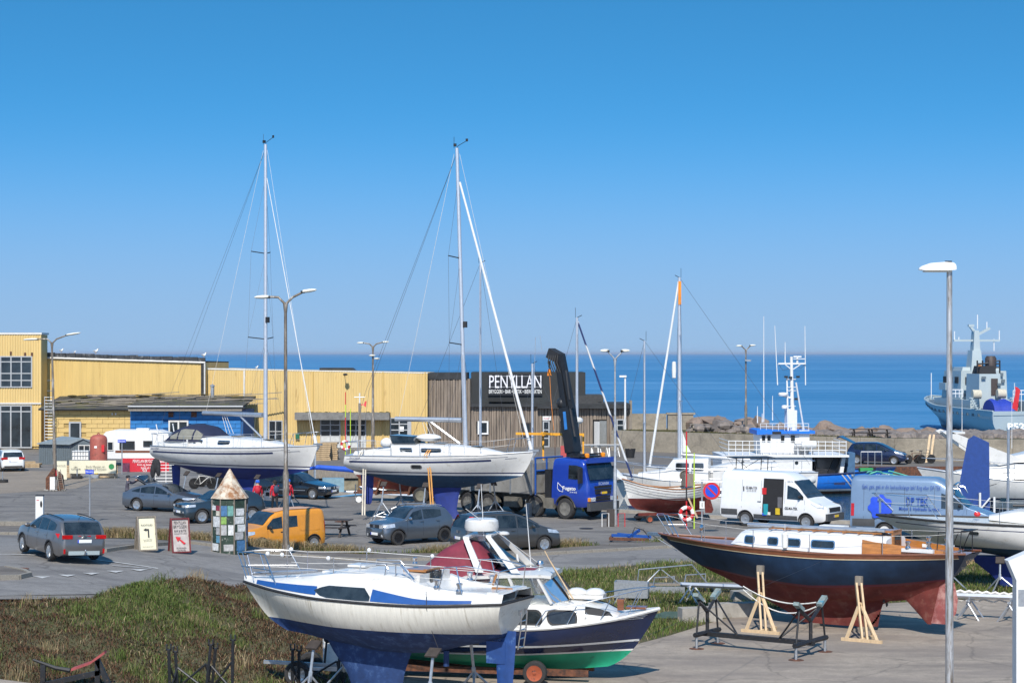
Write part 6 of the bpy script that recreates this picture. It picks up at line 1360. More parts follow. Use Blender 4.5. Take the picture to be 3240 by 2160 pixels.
# small yacht with blue sprayhood
t,h=floater('small white yacht with bright blue sprayhood afloat behind the no parking sign',(15.3,113.5),(8.9,112.5),6.5,2.3,.0,white_gel,'sailing boat')
cs=[(1.9,.8,.7,0,.5),(3.6,.75,.6,.05,.5),(4.9,.4,.3,.12,.25)]; m=MB(); trunk(m,cs,.88,.05); m.build('cabin',white_gel,t); yc=trunk_side(cs)
for sg in(1,-1):
 for x0,x1 in((2.3,2.9),(3.1,3.7)):framed_window(t,rrect(x0,x1,.17,.36,.06),yc,sg,alu,glass_d,.03)
m=MB(); rings=[]
for x,z1 in((.7,.9),(1.1,1.35),(1.8,1.4),(2.3,.6)):rings.append([Vector((x,math.copysign(abs(math.cos(a))**.5,math.cos(a))*.85,.2+(z1-.2)*math.sin(a)**.7)) for a in lsp(.001,math.pi-.001,12)])
m.loft(rings,False); m.build('sprayhood',mat('bright_blue_canvas',(.015,.10,.33),.8),t); m=MB()
for sg in(1,-1):m.tube([(6.3,sg*.1,.4),(6.3,sg*.15,1.0),(5,sg*.6,.9),(.2,sg*.8,.75)],.016,5); [m.rod((x,sg*lin([(0,.8),(3,1.05),(6.3,.2)])(x),0),(x,sg*lin([(0,.8),(3,1.05),(6.3,.2)])(x),.78),.014) for x in(.4,2,3.6,5)]
m.build('guard_rail',steel,t)
# grey inflatable with gantry
t,h=floater('pale grey inflatable tender with roll bar afloat before the blue ship',(13.4,121.2),(19.0,122),5.4,2.1,-.35,mat('grey_inflatable',(.52,.53,.53),.6),'dinghy',zrise=.75)
m=MB(); h.rail(m,.24,-.02,22,k=10); m.build('tube',mat('grey_inflatable',(0,0,0)),t); m=MB()
for x in(.6,2.2):
 for sg in(1,-1):m.rod((x,sg*.8,-.3),(x+.1,sg*.75,1.75),.03)
m.box((1.4,0,1.78),(2.6,1.9,.05)); m.rod((.6,.8,.7),(2.3,.75,1.7),.02); m.rod((.6,.8,1.7),(2.3,.75,.4),.02); m.build('roll_bar',black_steel,t); m=MB(); m.box((3.0,0,-.1),(.6,.6,.8)); m.build('console',black_steel,t)
# fishing boat with striped furled jib behind the lorry
t,h=floater('white fishing yacht with blue and white furled jib, hidden by the lorry cab',(1.0,117),(7.3,118),6.4,2.4,.25,white_gel,'sailing boat')
mk=mat('blue_white_striped_sail',(.62,.62,.62),.8); n_,l_=mk.node_tree.nodes,mk.node_tree.links; wv=n_.new('ShaderNodeTexWave'); wv.inputs['Scale'].default_value=.35; wv.bands_direction='DIAGONAL'; cr=n_.new('ShaderNodeMapRange'); cr.inputs['From Min'].default_value=.45; cr.inputs['From Max'].default_value=.55; mm_=n_.new('ShaderNodeMix'); mm_.data_type='RGBA'; mm_.inputs['A'].default_value=(.02,.035,.12,1); mm_.inputs['B'].default_value=(.62,.62,.62,1)
tcn=n_.new('ShaderNodeTexCoord'); l_.new(tcn.outputs['Object'],wv.inputs['Vector']); l_.new(wv.outputs['Fac'],cr.inputs['Value']); l_.new(cr.outputs[0],mm_.inputs['Factor']); l_.new(mm_.outputs['Result'],n_['Principled BSDF'].inputs['Base Color'])
rig(t,6.4-(7.3-fx(1822,117.7)),.5,fz(1005,117.7),.10,((.30,.6),),(6.3,0,.75),(.2,0,.8),1.1,True,.065,mk)
m=MB(); m.ell((2.9,-.4,4.2),(.35,.35,.22),10,5); m.box((2.9,-.2,4.05),(.2,.5,.06)); m.build('radome',white_gel,t); m=MB(); m.box((1.6,0,.9),(1.6,1.5,1.3)); m.build('deckhouse',white_gel,t); m=MB(); m.grid([[(x,y,.55+1.25*math.exp(-(x-4.2)**2*.5)*(1-abs(y)*.6)+.1*math.sin(x*5+y*4)) for y in(-1.15,-.6,0,.6,1.15)] for x in lsp(2.6,5.8,9)]); m.build('white_tarpaulin',old_white,t)
# thin masts seen between the tall yachts
t,h=floater('white yacht whose bare mast stands just right of the tall yacht mast',(-7.2,121),(.2,121),7.4,2.4,.2,white_gel,'sailing boat'); rig(t,7.4-(.2-fx(1520,121)),.5,fz(832,121),.085,((.42,.75),(.7,.5)),(7.2,0,.8),(.2,0,.8),1.1)
t,h=floater('small white fishing boat with short twin masts beyond the yacht bow',(.2,124),(4.6,124.5),4.6,2.0,.1,old_white,'fishing boat'); rig(t,1.1,.2,fz(1150,124),.09,((.45,.5),),(4.4,0,.5),(.1,0,.5),.9); m=MB(); m.tube([(1.15,0,5),(1.3,0,9.2),(1.6,0,9.3),(1.7,0,8.4)],.018,5); m.build('hook_pole',alu,t)
m=MB(); m.box((2.6,0,.6),(1.4,1.2,1.0)); m.build('deckhouse',white_gel,t)
# left end of the basin: open boats, blue boom cover
t,h=floater('low blue and white open boat at the left end of the basin',(-12.3,114.6),(-8.4,112.2),4.6,1.7,-.10,white_gel,'rowing boat',zrise=.25); m=MB(); h.rail(m,.07,.02,20); m.build('blue_gunwale',mat('sky_blue_paint',(.06,.20,.36),.5),t)
t,h=floater('white open boat lying afloat behind the tall yacht keel',(-3.0,111.5),(-9.0,114.5),6.6,2.0,.0,white_gel,'rowing boat',zrise=.4)
t,h=floater('small yacht with bright blue boom cover at the left end of the basin',(-7.8,118.5),(-13.0,118.0),5.2,1.9,-.2,old_white,'sailing boat')
m=MB(); m.tube([(4.6,0,1.25),(3.9,0,1.35),(2.0,0,1.2),(.1,0,.95),(-.1,0,.7)],[.06,.15,.17,.22,.2],10); m.build('boom_cover',mat('royal_blue_canvas',(.012,.085,.50),.7,var=.15,bump=.3,bscale=8),t)
m=MB(); m.rod((4.1,0,-.2),(4.1,0,2.6),.07,8); m.build('mast',old_white,t); m=MB(); m.box((3.0,0,.3),(1.3,1.1,.8)); m.build('cuddy',mat('pale_blue_grp',(.20,.32,.38),.5),t)
for i,(px,py,hh) in enumerate(((1140,1570,2.6),(1148,1562,1.9))):
 p=Vector((fx(px,116),116+i,-1.6)); m=MB(); m.rod((0,0,0),(0,0,hh+1.2),.13,8); o=m.build('mooring_pile',mat('tarred_pile',(.20,.11,.045),.9,var=.4,scale=3)); o.location=p; tag(o,['taller brown mooring pile at the left end of the basin','shorter brown mooring pile at the left end of the basin'][i],'pile')
# ------------------------------------------------------------------ white motor yacht at the right
t,h=floater('large white motor yacht with dark window bands at the right edge',(37,118.5),(26.2,118.5),12.5,4.0,.55,white_gel,'motor yacht','motor_yacht',navy_hull,.75,1.4)
m=MB()
for sg in(1,-1):h.strip(m,lsp(.1,11.6,20),WZ+.15,WZ+.95,sg,.012)
m.build('navy_band',navy_hull,t)
cs=[(.5,1.7,1.6,.55,1.65),(5.0,1.7,1.5,.6,1.7),(8.0,1.35,1.0,.75,1.45),(10.2,.7,.5,1.0,1.1)]; m=MB(); trunk(m,cs,.9,.08); m.build('saloon',white_gel,t); yc=trunk_side(cs)
for sg in(1,-1):
 m=MB(); panel(m,[(.6,1.0),(7.6,1.05),(8.6,1.2),(7.4,1.42),(.6,1.48)],yc,sg); m.build('window_band',glass_d,t)
 m=MB(); h.patch(m,[(5.5,.15),(8.8,.22),(8.2,.42),(5.5,.48)],sg,.015); m.build('hull_window',glass_d,t)
 for x in(4.0,7.2):m=MB(); h.patch(m,rrect(x,x+.6,-.62,-.42,.09),sg,.03); m.build('porthole',steel,t)
fb=[(.0,1.5,1.5,1.75,2.5),(4.5,1.45,1.3,1.78,2.55),(7.0,1.1,.8,1.7,2.0)]; m=MB(); trunk(m,fb,.9,.04); m.build('flybridge',white_gel,t)
m=MB(); m.prism([(6.2,1.1,1.8),(10.9,1.1,3.6),(11.2,1.1,3.5),(9.3,1.1,2.2),(7.8,1.1,1.5)],(0,-.25,0)); m.prism([(6.2,-1.1,1.8),(10.9,-1.1,3.6),(11.2,-1.1,3.5),(9.3,-1.1,2.2),(7.8,-1.1,1.5)],(0,.25,0)); m.box((10.4,0,3.45),(1.1,2.2,.12)); m.build('radar_arch',white_gel,t)
m=MB()
for sg in(1,-1):m.tube([(12.2,sg*.2,1.9),(9,sg*1.3,1.75),(5,sg*1.75,1.5)],.018,5); [m.rod((x,sg*lin([(5,1.75),(9,1.3),(12.2,.2)])(x),.7),(x,sg*lin([(5,1.75),(9,1.3),(12.2,.2)])(x),lin([(5,1.5),(12.2,1.9)])(x)),.015) for x in(5,7,9,10.6)]
m.build('guard_rail',steel,t)
m=MB(); m.tube([(9.9,.5,3.5),(9.9,.5,6.2)],[.02,.01],5); m.tube([(6.9,.5,2.5),(6.9,.5,5.4)],[.02,.01],5); m.build('antenna',white_paint,t)
# work barge with the raised blue ramp, derrick and cyan tank
t,h=floater('work barge with raised dark blue ramp and cyan tank behind the blue grey van',(30.0,98.5),(21.6,100.5),8.6,3.2,-.5,mat('barge_grey',(.14,.15,.15),.6),'work boat','work_barge',rust,.3)
rb=mat('ramp_blue',(.012,.05,.22),.55,var=.15); m=MB(); m.prism([(6.9,1.2,-.3),(7.6,1.2,.1),(6.9,1.2,3.85),(6.6,1.2,4.05),(5.85,1.2,3.7),(5.8,1.2,-.3)],(0,-.5,0)); m.build('ramp',rb,t)
m=MB()
for x,z in((5.6,1.0),(6.3,1.2)):m.rod((x,1.35,-.4),(x,1.35,z),.06,8)
m.rod((6.9,1.35,-.4),(5.8,1.35,.95),.045,8); m.build('ramp_post',white_paint,t); m=MB(); m.rod((4.95,1.2,-.4),(4.9,1.2,4.4),.07,8); m.build('tall_post',alu,t)
m=MB(); m.bar((4.6,.8,-.5),(2.2,.5,1.25),.14); m.bar((3.4,.8,-.5),(2.2,.5,1.25),.09); m.bar((5.9,.8,-.6),(2.6,.6,.9),.07); m.tube([(2.2,.5,1.25),(2.4,.5,.2),(2.5,.5,-.1)],.02); m.build('derrick',mat('rusty_derrick',(.14,.09,.06),.8,var=.4),t)
m=MB(); m.box((3.1,.3,.15),(1.9,1.3,1.0)); m.ell((3.1,.3,.62),(.95,.65,.22),10,5); m.build('tank',mat('cyan_paint',(.03,.30,.42),.6,var=.2,dirt=(.12,.25,.3),dirt_amt=.2),t)
m=MB(); m.bar((3.6,1.5,-.45),(-.2,1.5,-.35),.35,.12); m.build('deck_plank',wood_new,t); m=MB(); m.ell((.6,1.2,-.15),(.5,.3,.25),8,5); m.build('orange_buoy',orange_p,t)
# ------------------------------------------------------------------ blue coaster moored at the far quay, bow to the right
shb=mat('ship_blue',(.012,.16,.62),.45,var=.12,dirt=(.10,.15,.3),dirt_amt=.05,dirt_scale=3)
t=boat('work_ship','blue hulled ship with white superstructure and railing, bow to the right','ship',(10.6,135.6),(26.6,136.0)); L=16.0
X=lambda px:fx(px,135.5)-10.6
Zp=lambda py:fz(py,135.5)
h=Hull(L,[(-2.0,1.6),(-1.2,.75),(.25,0)],[(-2,.3),(.2,0)],[(0,-2),(1,-2)],[(0,-.18),(.55,-.12),(.8,.02),(1,.25)],[(0,1.9),(.2,2.6),(.6,2.6),(.85,1.7),(1,.05)],[(0,3),(.85,3),(1,1.7)],[(0,1.4),(.85,1.3),(1,.95)])
h.build('hull',[(-1.2,1),(-1.06,2),(None,0)],[shb,rust,old_white],t,30,6); m=MB(); h.deck(m,-.55,.05,.03); m.build('deck',mat('grey_deck',(.2,.2,.2),.8),t); m=MB(); h.rail(m,.07,.03,26); m.build('bulwark_rail',stripe_n,t)
for k in range(4):
 for a in(0,1):pass
 m=MB(); x0=X(2645)+k*.36; m.grid([[(x0+.9*u,-(h.half(x0+.9*u,-.05-1.05*u)+.02),-.05-1.05*u),(x0+.9*u+.10,-(h.half(x0+.9*u,-.05-1.05*u)+.02),-.05-1.05*u)] for u in lsp(0 if k<3 else.45,.95 if k<3 else 1,5)]); m.build('white_stripe',white_paint,t)
text('BOLETTE MUNKHOLM',1.62,(X(2776),-(h.half(X(2776),-.1)+.10),Zp(1501)),(R(84),0,R(20)),wht_text,t,h=.16)
m=MB(); m.box((X(2637),-2.62,Zp(1523)),(.75,.08,.14)); m.build('rubbing_bar',stripe_n,t); m=MB(); m.box((X(2712),-2.45,Zp(1502)),(.22,.08,.14)); m.build('fairlead',white_paint,t)
m=MB(); m.prism([(X(2270),-2.5,-.2),(X(2552),-2.5,-.2),(X(2552),-2.5,Zp(1440)),(X(2270),-2.5,Zp(1440))],(0,4.8,0)); m.build('superstructure',white_paint,t)
m=MB(); m.prism([(X(2552),1.2,-.3),(X(2645),1.2,-.3),(X(2660),1.2,Zp(1440)),(X(2552),1.2,Zp(1440))],(0,1.2,0)); m.prism([(X(2640),-2.0,-.2),(X(2652),-2.0,-.2),(X(2662),-2.0,Zp(1440)),(X(2650),-2.0,Zp(1440))],(0,3.2,0)); m.build('bulkhead',white_paint,t)
m=MB(); m.box(((X(2270)+X(2665))/2,-.1,Zp(1437)),(X(2665)-X(2268),5.2,.14)); m.build('boat_deck',white_paint,t)
for px in(2335,2398,2433,2503):m=MB(); m.lathe([(.02,-.03),(.12,-.03),(.12,.03),(.02,.03)],14,(X(px),-2.52,Zp(1457)),'Y'); m.build('porthole',glass_d,t)
m=MB(); m.box((X(2607),.9,Zp(1473)),(.62,.5,.85)); m.build('locker',white_paint,t); m=MB(); m.box((X(2578),1.15,Zp(1465)),(.45,.12,1.0)); m.build('doorway',dark_m,t)
m=MB(); m.bar((X(2612),-1.8,-.2),(X(2642),-1.6,1.2),.07,.5); m.build('stair',black_steel,t); m=MB(); m.box((X(2582),-2.2,Zp(1487)),(.8,.5,.45)); m.build('grill_box',black_steel,t)
cvb=mat('blue_grey_cover',(.05,.12,.22),.8,var=.2); m=MB(); m.prism([(X(2664),-2.0,-.25),(X(2690),-2.0,-.25),(X(2691),-2.0,Zp(1428)),(X(2672),-2.0,Zp(1430))],(0,1.6,0)); m.build('canvas_cover',cvb,t)
m=MB()
for i in range(3):m.tube([(X(2690)+.5*i,-1.5,-.1),(X(2715)+.5*i,-1.7,.12),(X(2745)+.4*i,-1.2,.05)],.05,5)
m.build('mooring_rope',mat('mint_rope',(.12,.48,.36),.8),t)
m=MB(); m.box((X(2735),-.9,.12),(.9,.6,.4)); m.build('green_crates',mat('green_crate',(.03,.28,.08),.6),t); m=MB(); m.rod((X(2752),-.6,-.2),(X(2752),-.6,.4),.12,8); m.rod((X(2765),-.6,-.2),(X(2765),-.6,.35),.12,8); m.build('bollard',black_steel,t)
# wheelhouse
wx0,wx1=X(2398),X(2550); m=MB(); m.loft([[(wx0,-1.5,1.3),(wx1,-1.5,1.3),(wx1,1.5,1.3),(wx0,1.5,1.3)],[(wx0-.08,-1.5,Zp(1366)),(wx1,-1.5,Zp(1366)),(wx1,1.5,Zp(1366)),(wx0-.08,1.5,Zp(1366))]]); m.build('wheelhouse',white_paint,t)
m=MB(); rings=[]
for x,z0,z1 in((X(2384),Zp(1372),Zp(1358)),(X(2400),Zp(1371),Zp(1356)),(X(2470),Zp(1369),Zp(1362)),(X(2567),Zp(1369),Zp(1360))):rings.append([(x,-1.8,z0),(x,1.8,z0),(x,1.8,z1),(x,-1.8,z1)])
m.loft(rings); m.build('wheelhouse_roof',shb,t)
for px,w,ht in((2407,.22,.42),(2424,.22,.42),(2467,.24,.44),(2499,.28,.48)):m=MB(); m.box((X(px),-1.53,Zp(1385)),(w,.05,ht)); m.build('window',glass_d,t)
m=MB(); m.box((X(2446),-1.83,Zp(1366)),(.6,.05,.17)); m.build('name_board',dark_m,t)
m=MB(); m.box((X(2535),-1.53,2.2),(.7,.04,1.5)); m.build('door',old_white,t)
# upper deck railing: posts each a part, three rails
rl=MB()
for z in(Zp(1390),Zp(1402),Zp(1416)):rl.tube([(X(2290),2.2,z),(X(2290),-2.4,z),(X(2660),-2.4,z-.08),(X(2660),2.2,z-.08)],.028,5)
rl.build('railing',white_paint,t)
for i in range(18):px=2292+i*21.6; m=MB(); m.rod((X(px),-2.4,Zp(1438)),(X(px),-2.4,Zp(1390)),.03,5); m.build('rail_post',white_paint,t)
for px in(2536,2556,2575):m=MB(); m.rod((X(px-19),1.8,Zp(1438)),(X(px-19),1.8,Zp(1392)),.03,5); m.build('rail_post',white_paint,t)
m=MB()
for i in(0,1):m.lathe([(.05,-.55),(.26,-.5),(.28,0),(.26,.5),(.05,.55)],14,(X(2525+i*18),-1.95-.25*i,Zp(1402)),'X')
m.build('life_raft',white_paint,t); m=MB()
for a in(-.5,0,.5):m.box((X(2534)+a,-2.0,Zp(1420)),(.06,.5,.7))
m.build('raft_cradle',galv,t)
rl=MB()
for z in(Zp(1338),Zp(1347)):rl.tube([(X(2398),-1.4,z),(X(2550),-1.4,z)],.022,5)
for i in range(9):rl.rod((X(2398+19*i),-1.4,Zp(1360)),(X(2398+19*i),-1.4,Zp(1338)),.02,5)
rl.build('roof_railing',white_paint,t)
ms=MB(); mx=X(2513); ms.tube([(mx,0,Zp(1362)),(mx-.1,0,Zp(1270)),(mx-.15,0,Zp(1128))],[.22,.13,.10],10)
for a,b in((2493,2492),(2550,2521)):ms.rod((X(a),-.4 if a<2520 else.5,Zp(1362)),(X(b),0,Zp(1195 if a<2520 else 1210)),.06,6)
for py in(1200,1225,1236,1285):ms.rod((X(2493),-.2,Zp(py)),(X(2520),0,Zp(py)),.03,5)
ms.box((mx-.1,0,Zp(1150)),(1.9,.12,.10)); ms.bar((X(2463),0,Zp(1152)),(X(2551),0,Zp(1152)),.06); ms.bar((mx-.1,0,Zp(1170)),(mx-.6,0,Zp(1152)),.06); ms.bar((mx-.1,0,Zp(1170)),(mx+.5,0,Zp(1152)),.06); ms.box((X(2505),.1,Zp(1325)),(.7,.6,1.2),rz=.2); ms.build('mast',white_paint,t)
m=MB(); m.box((X(2525),0,Zp(1128)),(.55,.18,.10)); m.rod((X(2525),0,Zp(1148)),(X(2525),0,Zp(1130)),.07); m.box((X(2530),-.1,Zp(1135)),(.8,.1,.05)); m.build('radar_scanner',white_paint,t)
for px,py,w in((2478,1252,.56),(2483,1292,.36)):m=MB(); m.lathe([(.05,-.02),(w*.55,0),(w*.6,.12),(w*.5,.22),(.05,.24)],14,(X(px),-.2,Zp(py))); m.bar((X(px),-.2,Zp(py)),(mx,0,Zp(py+8)),.12); m.build('radome',white_paint,t)
for px,dy in((2488,1192),(2502,1194),(2526,1192),(2520,1262)):m=MB(); m.box((X(px),-.15,Zp(dy)),(.22,.2,.14)); m.build('flood_lamp',black_steel,t)
for px,y0,y1,dx in((2419,1335,1000,0),(2463,1218,1030,-9),(2487,1148,1082,0),(2552,1218,1031,-2),(2447,1330,1252,0),(2399,1338,1285,0),(2414,1336,1308,0)):m=MB(); m.tube([(X(px),.1,Zp(y0)),(X(px+dx),.1,Zp(y1))],[.045,.02],5); m.build('whip_antenna',white_paint,t)
m=MB(); m.tube([(X(2465),0,Zp(1150)),(X(2478),0,Zp(1170)),(X(2500),0,Zp(1166))],.015,4); m.tube([(X(2550),0,Zp(1152)),(X(2535),0,Zp(1166)),(X(2522),0,Zp(1150))],.015,4); m.build('antenna_cable',wire,t)
mr=MB(); mr.tube([(26.0,135.2,.1),(27.6,136.5,-.35),(29.6,138.0,-.5),(32.2,139.4,-.2),(33.5,140.4,.2)],.06,5); mr.tube([(25.4,134.9,0),(28.4,137.0,-.6),(31,138.6,-.6),(34.5,140.6,.2)],.05,5)
tag(mr.build('mooring_rope',mat('mint_rope',(0,0,0)),sharp=60),'mint green mooring lines from the blue bow to the quay','rope')
# ------------------------------------------------------------------ grey naval patrol ship beyond the breakwater, stern towards us
ng=mat('navy_grey',(.36,.42,.43),.5,var=.06,scale=.5); ngd=mat('navy_grey_dark',(.10,.13,.15),.6)
t=boat('patrol_ship','grey naval patrol ship with P52 on its stern behind the breakwater','warship',(59.3,226),(57.0,266)); L=40.0
h=Hull(L,[(-2,5.5),(-.5,3.2),(2.4,0)],[(-2,.6),(1.6,0)],[(0,-2),(1,-2)],[(0,1.55),(.55,1.6),(.75,2.0),(.9,2.35),(1,2.5)],[(0,3.9),(.3,4.2),(.6,4.1),(.8,3.2),(.93,1.5),(1,.05)],[(0,3.5),(.6,2.2),(1,1.1)],[(0,1.5),(.6,1.1),(1,.75)])
h.build('hull',[(-1.2,1),(None,0)],[ng,ngd],t,34,6); m=MB(); h.deck(m,-.5,.1,.05); m.build('deck',ngd,t); m=MB(); h.rail(m,.1,.0,30); m.build('bulwark_rail',ng,t)
m=MB()
for sg in(1,-1):h.strip(m,lsp(1,36,30),lambda x:h.sheer(x)-.95,lambda x:h.sheer(x)-.80,sg,.08)
m.build('rubbing_band',ng,t)
m=MB()
for i in range(14):x=5+i*2.1; m.box((x,h.half(x,h.sheer(x)-.65)+.05,h.sheer(x)-.62),(.5,.12,.28))
m.build('scupper',ngd,t)['kind']='stuff'
text('P52',2.0,(-.25,1.25,fz(1348,226)),(R(84),0,R(-90)),wht_text,t,h=.78,bold=.03)
Yd=246.0
def nb(name,px0,px1,py0,py1,x0,dx,mm=None,par=None,tp=0):
 """block of the superstructure spanning image columns px0-px1 at its own depth"""
 Yb=226+x0; c=-(fx((px0+px1)/2,Yb)-(59.3-2.3*x0/40)); wd=(px1-px0)*Yb/F; m=MB(); z0,z1=fz(py1,Yb),fz(py0,Yb)
 m.loft([[(x0,c-wd/2,z0),(x0,c+wd/2,z0),(x0+dx,c+wd/2,z0),(x0+dx,c-wd/2,z0)],[(x0+tp,c-wd/2+tp,z1),(x0+tp,c+wd/2-tp,z1),(x0+dx-tp,c+wd/2-tp,z1),(x0+dx-tp,c-wd/2+tp,z1)]]); return m.build(name,mm or ng,par or t)
def nl(name,x0,x1,ya,yb,z0,z1,mm=None,tp=0,fr=0):
 m=MB(); m.loft([[(x0,ya,z0),(x0,yb,z0),(x1,yb,z0),(x1,ya,z0)],[(x0+tp,ya-tp,z1),(x0+tp,yb+tp,z1),(x1-tp-fr,yb+tp,z1),(x1-tp-fr,ya-tp,z1)]]); return m.build(name,mm or ng,t)
nl('deckhouse',11,27,3.3,-3.3,.9,2.55); nl('bridge',16.5,25,2.9,-3.0,2.57,6.05,None,.12,.8); nl('bridge_wing',21.5,24.5,3.35,2.95,3.6,4.5); nl('funnel_block',9,14.5,2.85,.1,1.0,5.75,None,.1); nl('engine_grille',8.93,9.0,1.35,.55,3.2,5.2,mat('grille_brown',(.05,.035,.03),.6)); nl('funnel_casing',10,13,2.5,.4,5.76,6.7,dark_m,.2); nl('signal_deck',17.5,23.5,2.4,-2.4,6.06,6.5,None,.1); nl('store',3.5,8.8,-1.0,-3.2,.9,2.6)
for x in(17.6,20.2,22.8):nl('bridge_window',x,x+1.4,2.93,2.85,4.5,5.3,dark_m)
nl('bridge_window',16.42,16.5,2.3,1.3,4.4,5.3,dark_m); m=MB(); [m.box((8.8,y,z),(.15,.5,.3)) for y,z in((2.4,1.5),(.4,4.5),(2.3,5.3),(.4,1.4))]; [m.box((16.3,y,z),(.2,.4,.4)) for y,z in((-1.5,3.2),(-2.4,4.8),(2.5,3.1),(-2.2,5.6))]; m.build('deck_fittings',ngd,t)['kind']='stuff'; nl('door',16.4,16.48,.6,-.2,2.7,4.6,ngd)
m=MB(); Yb=237.0; cx=lambda px:-(fx(px,Yb)-58.7)
for px in(3088,3105,3125,3145,3160):m.rod((10.5,cx(px),fz(1180,Yb)),(10.5,cx(px),fz(1140,Yb)),.10)
for py in(1140,1150,1162):m.rod((10.5,cx(3088),fz(py+14*(py<1150),Yb)),(10.5,cx(3160),fz(py,Yb)),.09)
m.build('funnel_cage',black_steel,t)
m=MB(); m.lathe([(.7,0),(.7,1.2),(.5,1.5),(.1,1.5)],12,(11,cx(3135),fz(1165,Yb))); m.build('exhaust',mat('grille_brown',(0,0,0)),t)
nb('mast_tower',3072,3112,1108,1180,17,2.5,tp=.25); nb('mast',3080,3102,1045,1110,17.5,1.5,tp=.15); Yb=244.0; cx=lambda px:-(fx(px,Yb)-58.3)
m=MB(); m.bar((18.2,cx(3092),fz(1060,Yb)),(18.2,cx(3072),fz(1032,Yb)),.45,.3); m.bar((18.2,cx(3092),fz(1060,Yb)),(18.2,cx(3134),fz(1038,Yb)),.45,.3); m.bar((18.2,cx(3018),fz(1077,Yb)),(18.2,cx(3166),fz(1077,Yb)),.35,.25); m.box((18.2,cx(3074),fz(1030,Yb)),(.5,.7,.3)); m.build('mast_yard',ng,t)
for px,a,b_ in((3095,1040,995),(3125,1040,1018),(3021,1075,1048),(3165,1077,1045),(3148,1110,1072),(3035,1077,1066)):m=MB(); m.rod((18.2,cx(px),fz(a,Yb)),(18.2,cx(px),fz(b_,Yb)),.07); m.build('whip_antenna',white_paint,t)
m=MB(); m.tube([(36,1.2,h.sheer(36)),(36,1.2,5.6)],.06); m.build('jackstaff',white_paint,t)
tp_=mat('blue_tarpaulin',(.015,.04,.33),.7,var=.2,bump=.5,bscale=2); Yb=232.0; cx=lambda px:-(fx(px,Yb)-59.0)
m=MB(); rings=[]
for u in lsp(0,1,8):rings.append([(6+2.4*math.cos(a),cx(3128+66*u),fz(1300,Yb)+(1.35+.15*math.sin(u*11))*math.sin(a)) for a in lsp(0,math.pi,8)])
m.loft(rings); m.build('covered_boat',tp_,t)
fl=thing('ensign','red naval ensign hanging on the patrol ship stern','flag',(59.3-cx(3170)-.2,226.4,0)); m=MB(); m.tube([(0,0,1.2),(-.2,-.6,4.8)],.05); m.build('flagstaff',white_paint,fl); m=MB(); m.grid([[(-.1-.05*i+.1*math.sin(i),-.5,4.4-.5*i),(.2+.1*math.sin(i*2),-.45,4.3-.55*i),(.5-.07*i,-.5,4.0-.5*i)] for i in range(6)]); m.build('cloth',red_paint,fl)
for px,py in((3105,1248),(3185,1246)):m=MB(); m.lathe([(.1,-.5),(.55,-.5),(.55,.5),(.1,.5)],12,(8,cx(px),fz(py,Yb)),'Y'); m.build('hose_reel',mat('canvas_reel',(.5,.46,.36),.8),t)
for px,py in((3172,1170),):m=MB(); m.lathe([(.30,-.08),(.52,-.08),(.52,.08),(.30,.08),(.30,-.08)],14,(15,cx(px),fz(py,Yb)),'X'); m.build('lifebuoy',orange_p,t)
for px0,px1,py0,py1 in((3070,3090,1258,1296),(3200,3222,1258,1296)):
 m=MB(); nst=6
 for i in range(nst):u=i/(nst-1); m.box((6,cx(px0+(px1-px0)*u),fz(py0+(py1-py0)*u,Yb)),(.8,.5,.08))
 m.bar((5.6,cx(px0),fz(py0,Yb)),(5.6,cx(px1),fz(py1,Yb)),.12); m.build('ladder',ng,t)
m=MB()
for py in(1234,1246):m.rod((8.6,cx(3030),fz(py,Yb)),(8.6,cx(3065),fz(py,Yb)),.06); m.rod((4,cx(3190),fz(py,Yb)),(4,cx(3228),fz(py,Yb)),.06)
for px in(3030,3042,3054,3065):m.rod((8.6,cx(px),fz(1258,Yb)),(8.6,cx(px),fz(1234,Yb)),.05)
for px in(3190,3203,3216,3228):m.rod((4,cx(px),fz(1300,Yb)),(4,cx(px),fz(1234,Yb)),.05)
m.build('railing',white_paint,t)
# ------------------------------------------------------------------ cars and vans
def car_root(name,label,cat,p,deg,group='parked cars'):return thing(name,label,cat,(p[0],p[1],p[2] if len(p)>2 else 0),R(deg),group)
def trim_lines(c,t,ds,z0,z1):
 for d in ds:
  for sg in(1,-1):m=MB(); m.grid([[Vector((c.X(d-.006),sg*(c.half(d,z)+.004),z)),Vector((c.X(d+.006),sg*(c.half(d,z)+.004),z))] for z in lsp(z0,z1,4)]); m.build('door_gap',black_rub,t)
def lamps(c,t,d0,d1,z0,z1,front,m_,slant=0.0,name=None):
 for sg in(1,-1):c.side(t,name or('headlight' if front else 'tail_light'),[(d0,z0),(d1,z0+slant),(d1,z1),(d0,z1-(0 if front else 0.0))],m_,sg,.012)
# silver grey estate on the road, seen from behind
p=G(196,1757); pt_=car_paint('grey_beige_metallic',(.165,.155,.150),.30,.55)
c=Car(4.56,1.76,[(0,.62),(.10,.74),(.5,.90),(1.15,1.01),(1.35,1.06),(2.15,1.43),(2.6,1.475),(3.5,1.455),(4.05,1.40),(4.25,1.24),(4.44,.95),(4.52,.85),(4.56,.60)],[(0,.62),(1.2,.95),(2.6,.97),(4.0,1.05),(4.4,1.0)],axles=(.93,3.53),wr=.32)
t=car_root('parked_car','grey beige estate car with red tail lights driving on the road','car',(-15.84,68.5,zg(-15.84,68.5)+.01),118); c.body(t,pt_)
gx,gy=(zg(-15.34,68.5)-zg(-16.34,68.5)),(zg(-15.84,69)-zg(-15.84,68)); up=Vector((-gx,-gy,1)).normalized(); fw_=Vector((math.cos(R(124)),math.sin(R(124)),0)); fw_=(fw_-up*fw_.dot(up)).normalized(); lf=up.cross(fw_); t.rotation_euler=Matrix((fw_,lf,up)).transposed().to_euler()
